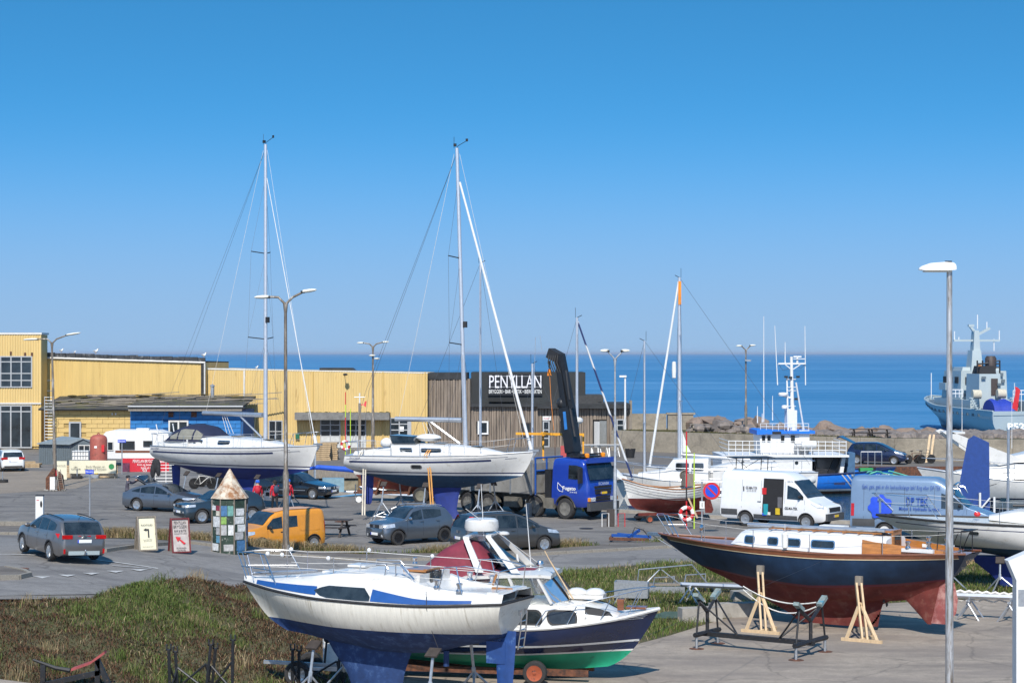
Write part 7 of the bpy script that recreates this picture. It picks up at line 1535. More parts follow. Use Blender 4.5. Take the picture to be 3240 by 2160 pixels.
p0=prj=None
for sg in(1,-1):
 c.glassband(t,[(1.62,.99,1.04),(2.05,1.0,1.28),(2.38,1.0,1.38)],sg); c.glassband(t,[(2.45,1.0,1.385),(2.9,1.01,1.39),(3.18,1.02,1.38)],sg); c.glassband(t,[(3.25,1.03,1.37),(3.7,1.05,1.33),(3.92,1.10,1.27)],sg)
c.screen(t,1.42,2.12,'windscreen'); c.screen(t,4.14,4.43,'rear_window',w=.88)
c.wheels(t,'ten',alloy,'c1'); c.mirror(t,1.6,.98,pt_); c.handles(t,(2.3,3.2),.86,steel); trim_lines(c,t,(1.5,2.42,3.3),.35,.95)
for sg in(1,-1):c.side(t,'tail_light',[(4.02,.98),(4.30,1.00),(4.50,.93),(4.50,.80),(4.25,.84)],red_lamp,sg,.014); c.endbox(t,'tail_light',4.50,sg*.60,.90,.36,.13,red_lamp,False,.05); c.endbox(t,'reflector',4.55,sg*.70,.42,.06,.16,red_lamp,False)
c.plate(t,4.55,.76,False); c.endbox(t,'bumper_insert',4.55,0,.36,1.1,.13,ng,False,.05); c.endbox(t,'badge',4.52,0,.92,.11,.08,steel,False)
m=MB(); m.tube([(-2.25,0,.34),(-2.38,0,.32),(-2.40,0,.44)],.025,6); m.ell((-2.40,0,.46),(.03,.03,.03),8,5); m.build('tow_hook',steel,t); m=MB(); m.rod((c.X(3.9),0,1.42),(c.X(4.15),0,1.62),.008,4); m.build('aerial',black_rub,t); m=MB(); [m.tube([(c.X(d),sg*.56,c.top(d)+.03) for d in lsp(2.4,4.0,6)],.018,5) for sg in(1,-1)]; m.build('roof_rail',black_rub,t)
c.side(t,'fuel_flap',rrect(3.75,3.93,.76,.92,.04),pt_,1,.008)
# grey compact crossover facing left
pg=car_paint('slate_grey_metallic',(.12,.14,.165),.28,.6); p1,p2=G(1264,1723),G(1390,1714); mid=(p1+p2)/2; yaw=math.degrees(math.atan2(p1.y-p2.y,p1.x-p2.x)); n_=Vector((-math.sin(R(yaw)),math.cos(R(yaw)),0)); p=mid-n_*.70
c=Car(3.72,1.69,[(0,.72),(.08,.86),(.35,.96),(.95,1.06),(1.08,1.10),(1.55,1.50),(1.9,1.585),(2.8,1.575),(3.2,1.50),(3.45,1.22),(3.62,.98),(3.72,.70)],[(0,.7),(1,1.0),(2.2,1.04),(3.3,1.14)],axles=(.68,3.12),wr=.325,plan=[(0,.80),(.12,.92),(.4,.985),(.8,1.0),(3.0,1.0),(3.5,.96),(3.72,.86)])
t=car_root('parked_car','grey compact crossover with black alloy wheels facing left','car',p,yaw); c.body(t,pg)
for sg in(1,-1):c.glassband(t,[(1.22,1.05,1.12),(1.5,1.05,1.37),(1.95,1.06,1.47)],sg); c.glassband(t,[(2.02,1.07,1.475),(2.6,1.10,1.46),(2.95,1.16,1.42)],sg)
c.screen(t,1.10,1.66,'windscreen'); c.screen(t,3.22,3.5,'rear_window'); c.wheels(t,'five',alloy_blk,'c2'); c.mirror(t,1.25,1.06,steel); c.handles(t,(1.9,2.75),.96,pg); trim_lines(c,t,(1.15,1.98,2.8),.36,1.0)
for sg in(1,-1):c.side(t,'headlight',[(.05,.74),(.52,.78),(.50,.93),(.05,.90)],head_lamp,sg,.014); c.endbox(t,'headlight',.03,sg*.50,.80,.26,.15,head_lamp,True,.05); c.endbox(t,'fog_lamp',.03,sg*.52,.42,.12,.10,head_lamp,True,.05)
c.endbox(t,'grille',.03,0,.80,.74,.14,black_rub,True,.05); c.endbox(t,'badge',0,0,.80,.14,.12,steel,True,.03,.02); c.plate(t,0,.48,True); c.endbox(t,'lower_intake',.03,0,.40,1.0,.16,black_rub,True,.05)
m=MB(); [m.tube([(c.X(d),sg*.58,c.top(d)+.05) for d in lsp(1.7,3.1,6)],.022,5) for sg in(1,-1)]; m.build('roof_rail',alu,t)
# dark grey people carrier facing right, half hidden by the canopy
pd=car_paint('graphite_metallic',(.075,.072,.068),.3,.5); yaw=27.0; p=Vector((-.25,81.3,0))
c=Car(4.47,1.83,[(0,.66),(.08,.78),(.4,.92),(.85,1.05),(1.0,1.10),(1.9,1.56),(2.4,1.67),(3.5,1.65),(4.0,1.58),(4.25,1.30),(4.40,1.0),(4.47,.62)],[(0,.66),(1,.98),(2.5,1.02),(4.2,1.10)],axles=(.90,3.63),wr=.325)
t=car_root('parked_car','dark grey people carrier behind the radar dome of the motor boat','car',p,yaw); c.body(t,pd)
for sg in(1,-1):c.glassband(t,[(1.1,1.02,1.08),(1.7,1.02,1.36),(2.1,1.04,1.52)],sg); c.glassband(t,[(2.18,1.04,1.53),(2.7,1.05,1.56),(3.0,1.06,1.56)],sg); c.glassband(t,[(3.08,1.07,1.555),(3.6,1.09,1.53),(3.98,1.14,1.46)],sg)
c.screen(t,1.05,2.2,'windscreen'); c.screen(t,4.06,4.37,'rear_window',w=.9); c.wheels(t,'hub',alloy,'c3'); c.mirror(t,1.45,1.02,pd); c.handles(t,(2.35,3.25),.92,pd); trim_lines(c,t,(1.2,2.15,3.05),.36,1.0)
for sg in(1,-1):c.side(t,'tail_light',[(4.15,1.08),(4.38,1.0),(4.2,1.55),(4.05,1.55)],red_lamp,sg,.014); c.side(t,'headlight',[(.08,.72),(.7,.80),(.75,.95),(.3,.88)],head_lamp,sg,.014)
c.plate(t,4.45,.66,False); c.endbox(t,'badge',4.46,0,.92,.12,.12,steel,False); m=MB(); [m.tube([(c.X(d),sg*.66,c.top(d)+.03) for d in lsp(2.2,3.9,6)],.02,5) for sg in(1,-1)]; m.build('roof_rail',black_rub,t)
# orange yellow panel van behind the straw
py_=mat('orange_yellow_van_paint',(.60,.24,.018),.38,var=.07,coat=.5); ry=mat('faded_van_roof',(.50,.30,.20),.7,var=.15)
Yv=81.2; c=Car(4.39,1.83,[(0,.85),(.08,1.0),(.35,1.08),(.95,1.20),(1.05,1.24),(1.55,1.68),(1.9,1.81),(2.4,1.86),(4.1,1.86),(4.3,1.78),(4.36,1.2),(4.39,.7)],[(0,.8),(1,1.08),(2.3,1.10),(4.2,1.10)],axles=(.92,3.67),wr=.33,tumble=.14)
yaw=180+38; p=Vector((fx(868,Yv),Yv+.5,0)); t=car_root('panel_van','orange yellow panel van with faded roof behind the lamp post','van',p,yaw,'vans on the harbour'); t.scale=(.92,.92,.92); c.body(t,py_)
m=MB(); rows=[[Vector((c.X(d),y,c.top(d)+.022)) for y in(-.62,-.3,0,.3,.62)] for d in lsp(1.8,4.25,6)]; m.grid(rows); m.build('faded_roof',ry,t)
for sg in(1,-1):c.glassband(t,[(1.22,1.06,1.20),(1.55,1.06,1.52),(2.02,1.08,1.60)],sg); c.glassband(t,[(2.15,1.10,1.60),(2.5,1.10,1.60),(2.82,1.12,1.60)],sg); c.side(t,'side_moulding',rrect(2.92,4.0,.92,1.62,.1),py_,sg,.02); c.side(t,'tail_light',[(4.30,.8),(4.385,.8),(4.36,1.3),(4.28,1.3)],red_lamp,sg,.014)
c.screen(t,1.06,1.72,'windscreen',w=.9); c.wheels(t,'steel',alloy,'c4'); c.mirror(t,1.35,1.08,black_rub); c.handles(t,(2.0,),.92,black_rub); trim_lines(c,t,(1.25,2.10),.4,1.04); c.plate(t,0,.45,True); lamps(c,t,.1,.6,.78,1.0,True,head_lamp,.1)
# dark blue grey fastback with its boot open
pk=car_paint('blue_grey_metallic',(.14,.16,.19),.28,.6); p1=G(432,1615); yaw=-24.0; d_=Vector((math.cos(R(yaw)),math.sin(R(yaw)),0)); n_=Vector((-d_.y,d_.x,0)); p=p1+d_*1.38+n_*.72
c=Car(4.6,1.80,[(0,.60),(.10,.72),(.5,.82),(1.2,.94),(1.35,.97),(2.2,1.36),(2.6,1.42),(3.2,1.38),(3.9,1.20),(4.35,.99),(4.55,.92),(4.6,.6)],[(0,.6),(1.3,.88),(3.2,.92),(4.4,.92)],axles=(.92,3.57),wr=.33)
t=car_root('parked_car','blue grey fastback car with its tailgate raised beside a man','car',p,yaw); c.body(t,pk)
for sg in(1,-1):c.glassband(t,[(1.6,.92,.98),(2.1,.93,1.2),(2.45,.94,1.30)],sg); c.glassband(t,[(2.52,.94,1.31),(2.95,.95,1.29),(3.35,.97,1.22)],sg); c.glassband(t,[(3.42,.98,1.20),(3.7,1.0,1.12),(3.9,1.02,1.06)],sg)
c.screen(t,1.42,2.2,'windscreen'); c.wheels(t,'five',alloy,'c5'); c.mirror(t,1.55,.92,pk); c.handles(t,(2.35,3.2),.84,pk); trim_lines(c,t,(1.5,2.5,3.4),.34,.9); lamps(c,t,.1,.75,.62,.76,True,head_lamp,.08)
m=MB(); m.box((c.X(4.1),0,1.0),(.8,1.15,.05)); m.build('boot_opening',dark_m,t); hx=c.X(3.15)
m=MB(); m.prism([(hx,.62,1.40),(hx-.75,.60,1.80),(hx-1.10,.58,1.72),(hx-1.12,.58,1.68),(hx-.72,.6,1.72),(hx+.05,.62,1.36)],(0,-1.22,0)); tgx=m.build('tailgate',pk,t); m=MB(); m.add([(hx-.12,.54,1.335),(hx-.12,-.54,1.335),(hx-.68,-.52,1.63),(hx-.68,.52,1.63)],[(0,1,2,3)]); m.add([(hx-.12,.54,1.50),(hx-.12,-.54,1.50),(hx-.68,-.52,1.80),(hx-.68,.52,1.80)],[(0,1,2,3)]); m.build('rear_window',glass_d,tgx)
# dark petrol crossover half behind the poster column
pv=car_paint('petrol_metallic',(.035,.055,.07),.28,.55); p1=G(634,1655); yaw=180+30; d_=Vector((math.cos(R(yaw)),math.sin(R(yaw)),0)); n_=Vector((-d_.y,d_.x,0)); p=p1-d_*1.28-n_*.74
c=Car(4.23,1.82,[(0,.74),(.08,.88),(.4,.98),(1.05,1.06),(1.2,1.10),(1.95,1.50),(2.4,1.57),(3.2,1.53),(3.8,1.35),(4.05,1.08),(4.2,.8),(4.23,.6)],[(0,.72),(1.2,1.0),(3.9,1.08)],axles=(.87,3.47),wr=.34,plan=[(0,.82),(.12,.93),(.4,.985),(.8,1.0),(3.4,1.0),(4.0,.95),(4.23,.84)])
t=car_root('parked_car','dark petrol crossover facing the poster column','car',p,yaw); c.body(t,pv)
for sg in(1,-1):c.glassband(t,[(1.4,1.03,1.10),(1.85,1.04,1.35),(2.25,1.05,1.46)],sg); c.glassband(t,[(2.32,1.05,1.465),(2.9,1.07,1.44),(3.3,1.1,1.38)],sg); c.side(t,'headlight',[(.06,.78),(.55,.82),(.55,.93),(.06,.90)],head_lamp,sg,.014); c.endbox(t,'headlight',.03,sg*.58,.84,.26,.11,head_lamp,True,.05); c.endbox(t,'fog_lamp',.03,sg*.62,.56,.16,.08,head_lamp,True,.05)
c.screen(t,1.25,2.0,'windscreen'); c.wheels(t,'five',alloy,'c6'); c.mirror(t,1.4,1.02,pv); trim_lines(c,t,(1.3,2.28),.4,.98); c.endbox(t,'grille',.03,0,.82,.9,.14,black_rub,True,.05); c.endbox(t,'badge',0,0,.86,.13,.13,steel,True,.03,.02); c.plate(t,0,.56,True); c.endbox(t,'lower_intake',.03,0,.42,1.2,.14,black_rub,True,.05)
# black estate facing right beneath the first tall yacht
pb=car_paint('black_blue_paint',(.014,.018,.026),.2,.3); p1=G(990,1579); yaw=-26.0; d_=Vector((math.cos(R(yaw)),math.sin(R(yaw)),0)); n_=Vector((-d_.y,d_.x,0)); p=p1-d_*1.4+n_*.72
c=Car(4.67,1.74,[(0,.58),(.10,.70),(.6,.82),(1.3,.93),(1.45,.97),(2.2,1.38),(2.6,1.46),(3.9,1.44),(4.3,1.33),(4.55,.98),(4.67,.62)],[(0,.58),(1.3,.90),(4.4,.94)],axles=(.90,3.6),wr=.315)
t=car_root('parked_car','black estate car with silver hubcaps parked by the boat basin','car',p,yaw); c.body(t,pb)
for sg in(1,-1):c.glassband(t,[(1.65,.93,1.0),(2.1,.93,1.24),(2.5,.94,1.35)],sg); c.glassband(t,[(2.57,.94,1.355),(3.0,.95,1.36),(3.35,.95,1.35)],sg); c.glassband(t,[(3.42,.96,1.35),(3.8,.97,1.33),(4.1,1.0,1.28)],sg); c.side(t,'headlight',[(.06,.60),(.5,.62),(.5,.73),(.12,.71)],head_lamp,sg,.014); c.endbox(t,'headlight',.04,sg*.48,.64,.34,.12,head_lamp,True,.05)
c.screen(t,1.5,2.18,'windscreen'); c.wheels(t,'ten',alloy,'c7'); c.mirror(t,1.65,.92,pb); c.endbox(t,'grille',.03,0,.64,.5,.10,dark_m,True,.05); c.endbox(t,'badge',0,0,.66,.12,.12,steel,True,.03,.02); c.plate(t,0,.46,True); trim_lines(c,t,(1.5,2.5,3.4),.32,.88)
c.side(t,'sill_strip',[(.95+.4,.48),(3.2,.48),(3.2,.52),(.95+.4,.52)],galv,-1,.012)
# white hatchback at the left edge, tail towards us
pw=car_paint('white_car_paint',(.66,.67,.66),.3,0); p=G(30,1487); c=Car(3.95,1.70,[(0,.62),(.1,.78),(.9,.98),(1.0,1.02),(1.7,1.42),(2.2,1.51),(3.2,1.46),(3.6,1.34),(3.78,1.0),(3.92,.9),(3.95,.6)],[(0,.6),(1,.92),(3.7,1.02)],axles=(.8,3.31),wr=.31)
t=car_root('parked_car','white hatchback seen from behind at the left edge','car',p,112); c.body(t,pw)
for sg in(1,-1):c.glassband(t,[(1.3,.97,1.05),(1.8,.98,1.35),(2.3,1.0,1.42)],sg); c.glassband(t,[(2.36,1.0,1.42),(2.9,1.03,1.40),(3.3,1.08,1.34)],sg); c.endbox(t,'tail_light',3.90,sg*.58,.93,.40,.15,red_lamp,False,.06); c.side(t,'tail_light',[(3.5,1.0),(3.9,.92),(3.9,.80),(3.6,.88)],red_lamp,sg,.014)
c.screen(t,3.62,3.79,'rear_window',w=.92); c.screen(t,1.05,1.75,'windscreen'); c.wheels(t,'ten',alloy,'c8'); c.plate(t,3.94,.74,False); c.endbox(t,'bumper_insert',3.94,0,.36,1.2,.10,black_rub,False,.05)
# dark blue people carrier on the far quay with open tailgate
pn=car_paint('midnight_blue_metallic',(.010,.020,.065),.22,.45); p=Vector((fx(2778,145.6),145.6,0)); c=Car(4.36,1.77,[(0,.62),(.1,.78),(.6,.95),(.95,1.05),(1.9,1.50),(2.3,1.62),(3.6,1.60),(4.0,1.50),(4.2,1.2),(4.33,.95),(4.36,.6)],[(0,.6),(1,.98),(4.1,1.06)],axles=(.86,3.61),wr=.315)
t=car_root('parked_car','midnight blue people carrier with raised tailgate below the flood wall','car',p,-21); c.body(t,pn)
for sg in(1,-1):c.glassband(t,[(1.2,1.0,1.06),(1.7,1.02,1.32),(2.1,1.03,1.48)],sg); c.glassband(t,[(2.18,1.03,1.49),(2.7,1.04,1.51),(3.05,1.05,1.50)],sg); c.glassband(t,[(3.12,1.06,1.50),(3.5,1.08,1.48),(3.85,1.12,1.42)],sg); c.side(t,'headlight',[(.10,.70),(.75,.84),(.80,.98),(.3,.90)],head_lamp,sg,.014)
c.screen(t,1.0,2.0,'windscreen'); c.wheels(t,'five',alloy,'c9'); c.mirror(t,1.5,1.0,pn); c.plate(t,0,.45,True); trim_lines(c,t,(1.3,2.15,3.1),.35,.98)
m=MB(); m.prism([(c.X(4.0),.7,1.58),(c.X(4.95),.66,2.05),(c.X(5.15),.64,1.95),(c.X(5.1),.64,1.86),(c.X(4.9),.66,1.96),(c.X(3.95),.7,1.53)],(0,-1.36,0)); m.build('tailgate',pn,t)
# ------------------------------------------------------------------ vans
p1,p2=G(2549,1673.5),G(2366,1663); yaw=math.degrees(math.atan2(p1.y-p2.y,p1.x-p2.x)); d_=Vector((math.cos(R(yaw)),math.sin(R(yaw)),0)); n_=Vector((-d_.y,d_.x,0)); p=p1+n_*.86-d_*1.70
vw=mat('white_van_paint',(.70,.71,.72),.35,var=.04,coat=.4); c=Car(5.55,2.0,[(0,.95),(.10,1.08),(.35,1.15),(.85,1.36),(.95,1.42),(1.55,2.05),(2.0,2.42),(2.5,2.58),(5.4,2.60),(5.52,2.5),(5.55,1.2)],[(0,.9),(1,1.34),(5.5,1.36)],zb=.34,axles=(1.0,4.2),wr=.35,tumble=.10,plan=[(0,.78),(.15,.92),(.5,.98),(1,1),(5.3,1),(5.55,.985)])
t=car_root('panel_van','white high roof van with open sliding door','van',p,yaw,'vans on the harbour'); c.body(t,vw)
for sg in(1,-1):c.glassband(t,[(1.15,1.36,1.52),(1.5,1.36,1.86),(2.0,1.38,2.02)],sg); c.side(t,'sill_panel',[(1.45,.40),(3.75,.40),(3.75,.60),(1.45,.60)],mat('dark_grey_plastic',(.06,.062,.066),.7),sg,.015); c.side(t,'sill_panel',[(4.62,.52),(5.5,.52),(5.5,.80),(4.62,.80)],mat('dark_grey_plastic',(0,0,0)),sg,.015); c.side(t,'headlight',[(.12,.98),(.42,1.02),(.75,1.20),(.45,1.22),(.15,1.12)],head_lamp,sg,.016)
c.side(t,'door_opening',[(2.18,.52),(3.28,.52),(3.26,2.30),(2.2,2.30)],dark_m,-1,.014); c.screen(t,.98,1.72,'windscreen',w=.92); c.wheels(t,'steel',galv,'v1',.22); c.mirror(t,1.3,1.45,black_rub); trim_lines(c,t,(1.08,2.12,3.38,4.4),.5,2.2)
for zz,h_,m_,d0 in((.85,.5,mat('cyan_crate',(.02,.30,.36),.5),3.08),(.66,.14,old_white,2.95),(.78,.3,mat('yellow_kit',(.6,.42,.02),.5),2.45),(.62,.12,sign_blue,3.15),(1.7,.3,red_paint,3.2),(1.2,.5,mat('tool_grey',(.12,.12,.13),.6),2.35)):
 m=MB(); m.box((c.X(d0),-(c.half(d0,zz)+.02),zz),(.22,.05,h_)); m.build('stowed_gear',m_,t)
side_rot=lambda:(R(90),0,0)
yb=-(c.half(3.9,1.7)+.03); text('GE-MA-TEK',.62,(c.X(3.88),yb,1.84),(R(86),0,0),blk_text,t,h=.12,bold=.02); text('22 35 05 54',.5,(c.X(3.88),yb-.005,1.70),(R(86),0,0),blk_text,t,h=.09); text('GE-MA-TEK',.66,(c.X(1.75),-(c.half(1.75,.95)+.02),.95),FACE,blk_text,t,h=.13,bold=.02); text('GE-MA-TEK',.52,(c.X(1.75),-(c.half(1.75,2.2)+.03),2.2),(R(80),0,0),blk_text,t,h=.10)
m=MB(); m.box((c.X(4.3),yb,1.78),(.05,.02,.22)); m.build('spanner_mark',blk_text,t); c.endbox(t,'grille',.02,0,.92,1.1,.20,black_rub,True,.06); c.endbox(t,'bumper',.0,0,.58,1.7,.34,mat('dark_grey_plastic',(0,0,0)),True,.12); pl_=c.plate(t,-.06,.62,True); pl_.data.materials[0]=mat('yellow_plate',(.75,.5,.03),.5); c.handles(t,(3.45,),1.2,black_rub)
# pale blue grey van with hydraulic service lettering, facing right
p1=G(2805,1704); yaw=-21.0; d_=Vector((math.cos(R(yaw)),math.sin(R(yaw)),0)); n_=Vector((-d_.y,d_.x,0)); p=p1+n_*.9+d_*1.55
vb=mat('blue_grey_van_paint',(.17,.25,.37),.35,.25,var=.04,coat=.5); c=Car(6.3,2.06,[(0,.95),(.1,1.10),(.4,1.22),(1.0,1.42),(1.15,1.48),(1.85,2.15),(2.1,2.45),(2.7,2.72),(6.1,2.74),(6.27,2.6),(6.3,1.2)],[(0,.9),(1.1,1.38),(6.2,1.40)],zb=.36,axles=(1.02,4.77),wr=.35,tumble=.09,plan=[(0,.78),(.15,.92),(.5,.98),(1,1),(6.0,1),(6.3,.985)])
t=car_root('panel_van','pale blue grey van with hydraulic service lettering','van',p,yaw,'vans on the harbour'); c.body(t,vb)
for sg in(1,-1):c.glassband(t,[(1.35,1.40,1.58),(1.75,1.40,1.92),(2.3,1.42,2.08)],sg); c.side(t,'tail_light',[(6.12,1.0),(6.26,1.0),(6.26,1.55),(6.12,1.55)],red_lamp,sg,.016); c.side(t,'sill_panel',[(5.2,.55),(6.2,.55),(6.2,.88),(5.2,.88)],mat('dark_grey_plastic',(0,0,0)),sg,.016)
c.screen(t,1.15,1.95,'windscreen',w=.93); c.wheels(t,'steel',old_white,'v2',.22); c.mirror(t,1.5,1.5,black_rub); trim_lines(c,t,(1.2,2.6,3.9,5.7),.5,2.3)
tb=mat('van_lettering_blue',(.012,.06,.30),.5); ysd=lambda d,z:-(c.half(d,z)+.065)
text('Gæk, gæk, gæk er din hydraulikslange læk? Ring efter DP TEK',3.45,(c.X(4.05),ysd(4,2.3),2.28),(R(85),0,0),tb,t,h=.24,shear=.15); text('DP TEK',.98,(c.X(3.33),ysd(3.3,1.7),1.72),(R(86),0,0),tb,t,h=.36,bold=.03); text('Motor & Hydraulic Service',1.75,(c.X(3.25),ysd(3.3,1.4),1.36),(R(88),0,0),tb,t,h=.19,bold=.02)
m=MB(); cx_,cz_=c.X(4.95),1.42; gear=[]
for i in range(28):a=2*math.pi*i/28; r_=.56 if(i//2)%2 else.47; gear.append((cx_+r_*math.cos(a),ysd(4.95,1.42+r_*math.sin(a))-.008,cz_+r_*math.sin(a)))
m.add([(cx_,ysd(4.95,1.1)-.012,cz_)]+gear,[(0,i+1,(i+1)%28+1) for i in range(28)]); m.build('gear_emblem',sign_blue,t); m=MB(); m.box((cx_,ysd(4.95,1.1)-.02,cz_+.05),(.10,.01,.62)); m.box((cx_+.02,ysd(4.95,1.1)-.02,cz_+.32),(.26,.01,.12)); m.build('spanner_mark',vb,t)
m=MB(); [m.tube([(c.X(1.9),y,2.3),(c.X(1.55),y*1.0,2.28),(c.X(1.4),y,2.0)],.03,6) for y in(-.8,.8)]; m.tube([(c.X(1.75),-.8,2.45),(c.X(1.7),0,2.5),(c.X(1.75),.8,2.45)],.045,6); m.build('light_bar',steel,t)
# ------------------------------------------------------------------ blue crane lorry
p1,p4=G(1792.6,1641),G(1496,1620.5); yaw=math.degrees(math.atan2(p1.y-p4.y,p1.x-p4.x)); d_=Vector((math.cos(R(yaw)),math.sin(R(yaw)),0)); n_=Vector((-d_.y,d_.x,0)); p=p1+n_*1.08
t=thing('crane_lorry','blue lorry with folded black loading crane and grey tipper body','lorry',p,R(yaw)); lb=mat('lorry_blue',(.010,.040,.30),.3,var=.06,coat=.8)
cab=Car(2.25,2.46,[(0,1.60),(.05,1.75),(.12,2.0),(.35,2.85),(.55,2.98),(1.9,3.02),(2.2,2.98),(2.25,2.6)],[(0,1.7),(.2,1.95),(2.2,1.95)],zb=.62,axles=(1.42,),wr=.56,tumble=.05,plan=[(0,.86),(.10,.94),(.3,.98),(.6,1),(2.25,1)])
cab.arch_m=mat('dark_grey_plastic',(0,0,0)); ct=bpy.data.objects.new('cab',None); COL.objects.link(ct); ct.parent=t; ct.location=(.30,0,0); cab.body(ct,lb)
for sg in(1,-1):cab.glassband(ct,[(.42,1.98,2.60),(.8,1.98,2.68),(1.25,2.0,2.68)],sg); cab.mirror(ct,.40,2.35,black_rub); m=MB(); m.box((cab.X(.35),sg*1.36,2.2),(.12,.26,.75)); m.build('side_mirror',black_rub,ct); cab.endbox(ct,'headlight',.0,sg*.88,1.02,.48,.20,head_lamp,True,.10,.01); cab.endbox(ct,'indicator',.0,sg*1.10,1.02,.10,.18,amber,True,.12,.02)
m=MB(); m.add([(cab.X(-.02),y,z) for y,z in((-1.05,1.98),(1.05,1.98))]+[(cab.X(.27),1.0,2.82),(cab.X(.27),-1.0,2.82)],[(0,1,2,3)]); m.build('windscreen',glass_d,ct)
m=MB(); m.bar((cab.X(.05),-1.15,2.93),(cab.X(.05),1.15,2.93),.08,.26); m.build('sun_visor',lb,ct)
for i,z in enumerate((1.62,1.46,1.32)):cab.endbox(ct,'grille_slat',-.01,0,z,1.35-.06*i,.10,dark_m,True,.06)
for z in(1.12,.98):cab.endbox(ct,'grille_slat',-.01,0,z,1.1,.10,dark_m,True,.06)
cab.endbox(ct,'bumper',-.03,0,.66,2.36,.40,mat('dark_grey_plastic',(0,0,0)),True,.2); text('SCANIA',.86,(cab.X(-.05)+.02,0,1.78),(R(90),0,R(90)),mat('chrome_letter',(.6,.62,.65),.3,.5),ct,h=.15,bold=.03); pl_=cab.plate(ct,-.06,1.32,True); pl_.data.materials[0]=mat('yellow_plate',(0,0,0))
text('Fugato',.82,(cab.X(1.12),-1.26,1.52),FACE,wht_text,ct,h=.24,bold=.02); text('55 44 18 55',.45,(cab.X(.85),-1.265,1.36),FACE,wht_text,ct,h=.08); m=MB(); m.tube([(cab.X(1.85)+x,-1.25,1.5+z) for x,z in((0,.3),(-.02,0),(.12,-.12),(.32,-.15),(.32,.05),(.12,.2),(0,.3))],.012,4); m.build('island_outline',wht_text,ct)
m=MB(); m.box((cab.X(1.0),0,3.08),(.9,1.6,.08)); m.box((cab.X(.7),0,3.2),(.1,2.0,.08)); m.build('roof_rack',black_steel,ct)
for y in(-.55,.75):m=MB(); m.lathe([(.12,0),(.13,.14),(.08,.20),(.01,.21)],10,(cab.X(.55),y,3.06)); m.build('beacon',amber,ct)
m=MB(); m.box((-3.6,0,.95),(8.6,.9,.28)); m.build('chassis',mat('dusty_chassis',(.13,.12,.10),.8,var=.3),t)
grm=mat('dusty_steel_rim',(.20,.19,.17),.6,.3,var=.3)
for x in(0,-1.94,-5.04,-6.40):
 for sg in(1,-1):add_wheel(t,x,sg*1.06,.52,.32,'hub',grm,'lorry'); m=MB(); m.grid([[(x+.62*math.cos(a),sg*(.86+.38*u),.52+.62*math.sin(a)) for u in(0,1)] for a in lsp(.15,math.pi-.15,10)]); m.build('mudguard',mat('dusty_chassis',(0,0,0)),t)
tip=mat('grey_tipper_side',(.30,.29,.27),.55,.3,var=.2,scale=1.5,dirt=(.20,.18,.15),dirt_amt=.25,dirt_scale=2)
for sg in(1,-1):
 for i in range(4):m=MB(); m.box((-2.80-i*1.34,sg*1.22,1.93),(1.28,.06,1.52)); m.build('side_panel',tip,t)
 for i in range(5):m=MB(); m.box((-2.13-i*1.34,sg*1.25,1.92),(.09,.09,1.64)); m.build('side_post',galv,t)
m=MB(); m.box((-4.8,0,1.16),(5.4,2.4,.08)); m.build('tipper_floor',tip,t); m=MB(); m.box((-2.08,0,1.93),(.06,2.4,1.5)); m.build('headboard',tip,t)
m=MB();
for y in(-1.1,-.2):m.rod((-1.98,y,.9),(-1.98,y,2.95),.05)
m.rod((-1.98,-1.1,2.95),(-1.98,1.1,2.95),.05); m.rod((-1.98,-1.1,2.3),(-1.98,1.1,2.3),.05); m.build('blue_headboard_frame',blue_paint,t)
m=MB(); m.box((-3.4,-1.15,.70),(.9,.4,.5)); m.build('tank',mat('dusty_chassis',(0,0,0)),t); m=MB(); m.box((-1.0,-1.1,.75),(.6,.4,.5)); m.build('battery_box',mat('dusty_chassis',(0,0,0)),t); m=MB(); m.box((-2.2,-1.35,.35),(.22,.22,.7)); m.box((-2.2,-1.35,.02),(.4,.4,.05)); m.build('stabiliser',galv,t); m=MB(); m.box((-1.25,0,1.5),(.4,2.0,1.8)); m.build('crane_base',black_steel,t)
# crane arm measured against the lorry: foot behind the cab, knuckle, folded head
def at_l(px,py,ly=0.0):
 Y0=p.y; best=None
 for _ in range(40):
  w_=P(px,py,Y0); q=Vector((w_.x-p.x,w_.y-p.y,0)); lyc=-q.x*math.sin(R(yaw))+q.y*math.cos(R(yaw)); Y0-=(lyc-ly)/math.cos(R(yaw))*.7
 return Vector((q.x*math.cos(R(yaw))+q.y*math.sin(R(yaw)),ly,w_.z))
bk=mat('crane_black',(.018,.02,.024),.4,.2,var=.2); k0,k1,k2=at_l(1814,1430),at_l(1794,1285),at_l(1757,1128)
m=MB(); m.bar(k0+Vector((0,0,-.6)),k0+Vector((0,0,.1)),.5); m.bar(k0,k1,.62,.6); m.build('crane_column',bk,t)
m=MB(); m.ell(tuple(k1+Vector((-.2,-.05,.15))),(.34,.40,.34),10,6); m.build('crane_knuckle',black_steel,t)
m=MB(); a=k1+Vector((.55,0,-.15)); b_=k2+Vector((.62,0,.15))
for i in range(4):m.bar(a.lerp(b_,.02)+Vector((-.22*i,.12*(i%2)-.25,.05*i)),a.lerp(b_,.985-.02*i)+Vector((-.14*i,.12*(i%2)-.25,.05*i)),.20,.26)
m.build('crane_boom',bk,t); m=MB(); m.rod(a+Vector((-.1,-.35,.5)),a.lerp(b_,.7)+Vector((.15,-.35,0)),.07); m.rod(k0+Vector((.35,-.3,.8)),k1+Vector((.45,-.3,-.1)),.08); m.build('hydraulic_ram',black_steel,t)
m=MB(); m.box(tuple(k2+Vector((.1,-.1,.05))),(.75,.5,.5),rot=Matrix.Rotation(.4,3,'Y'))
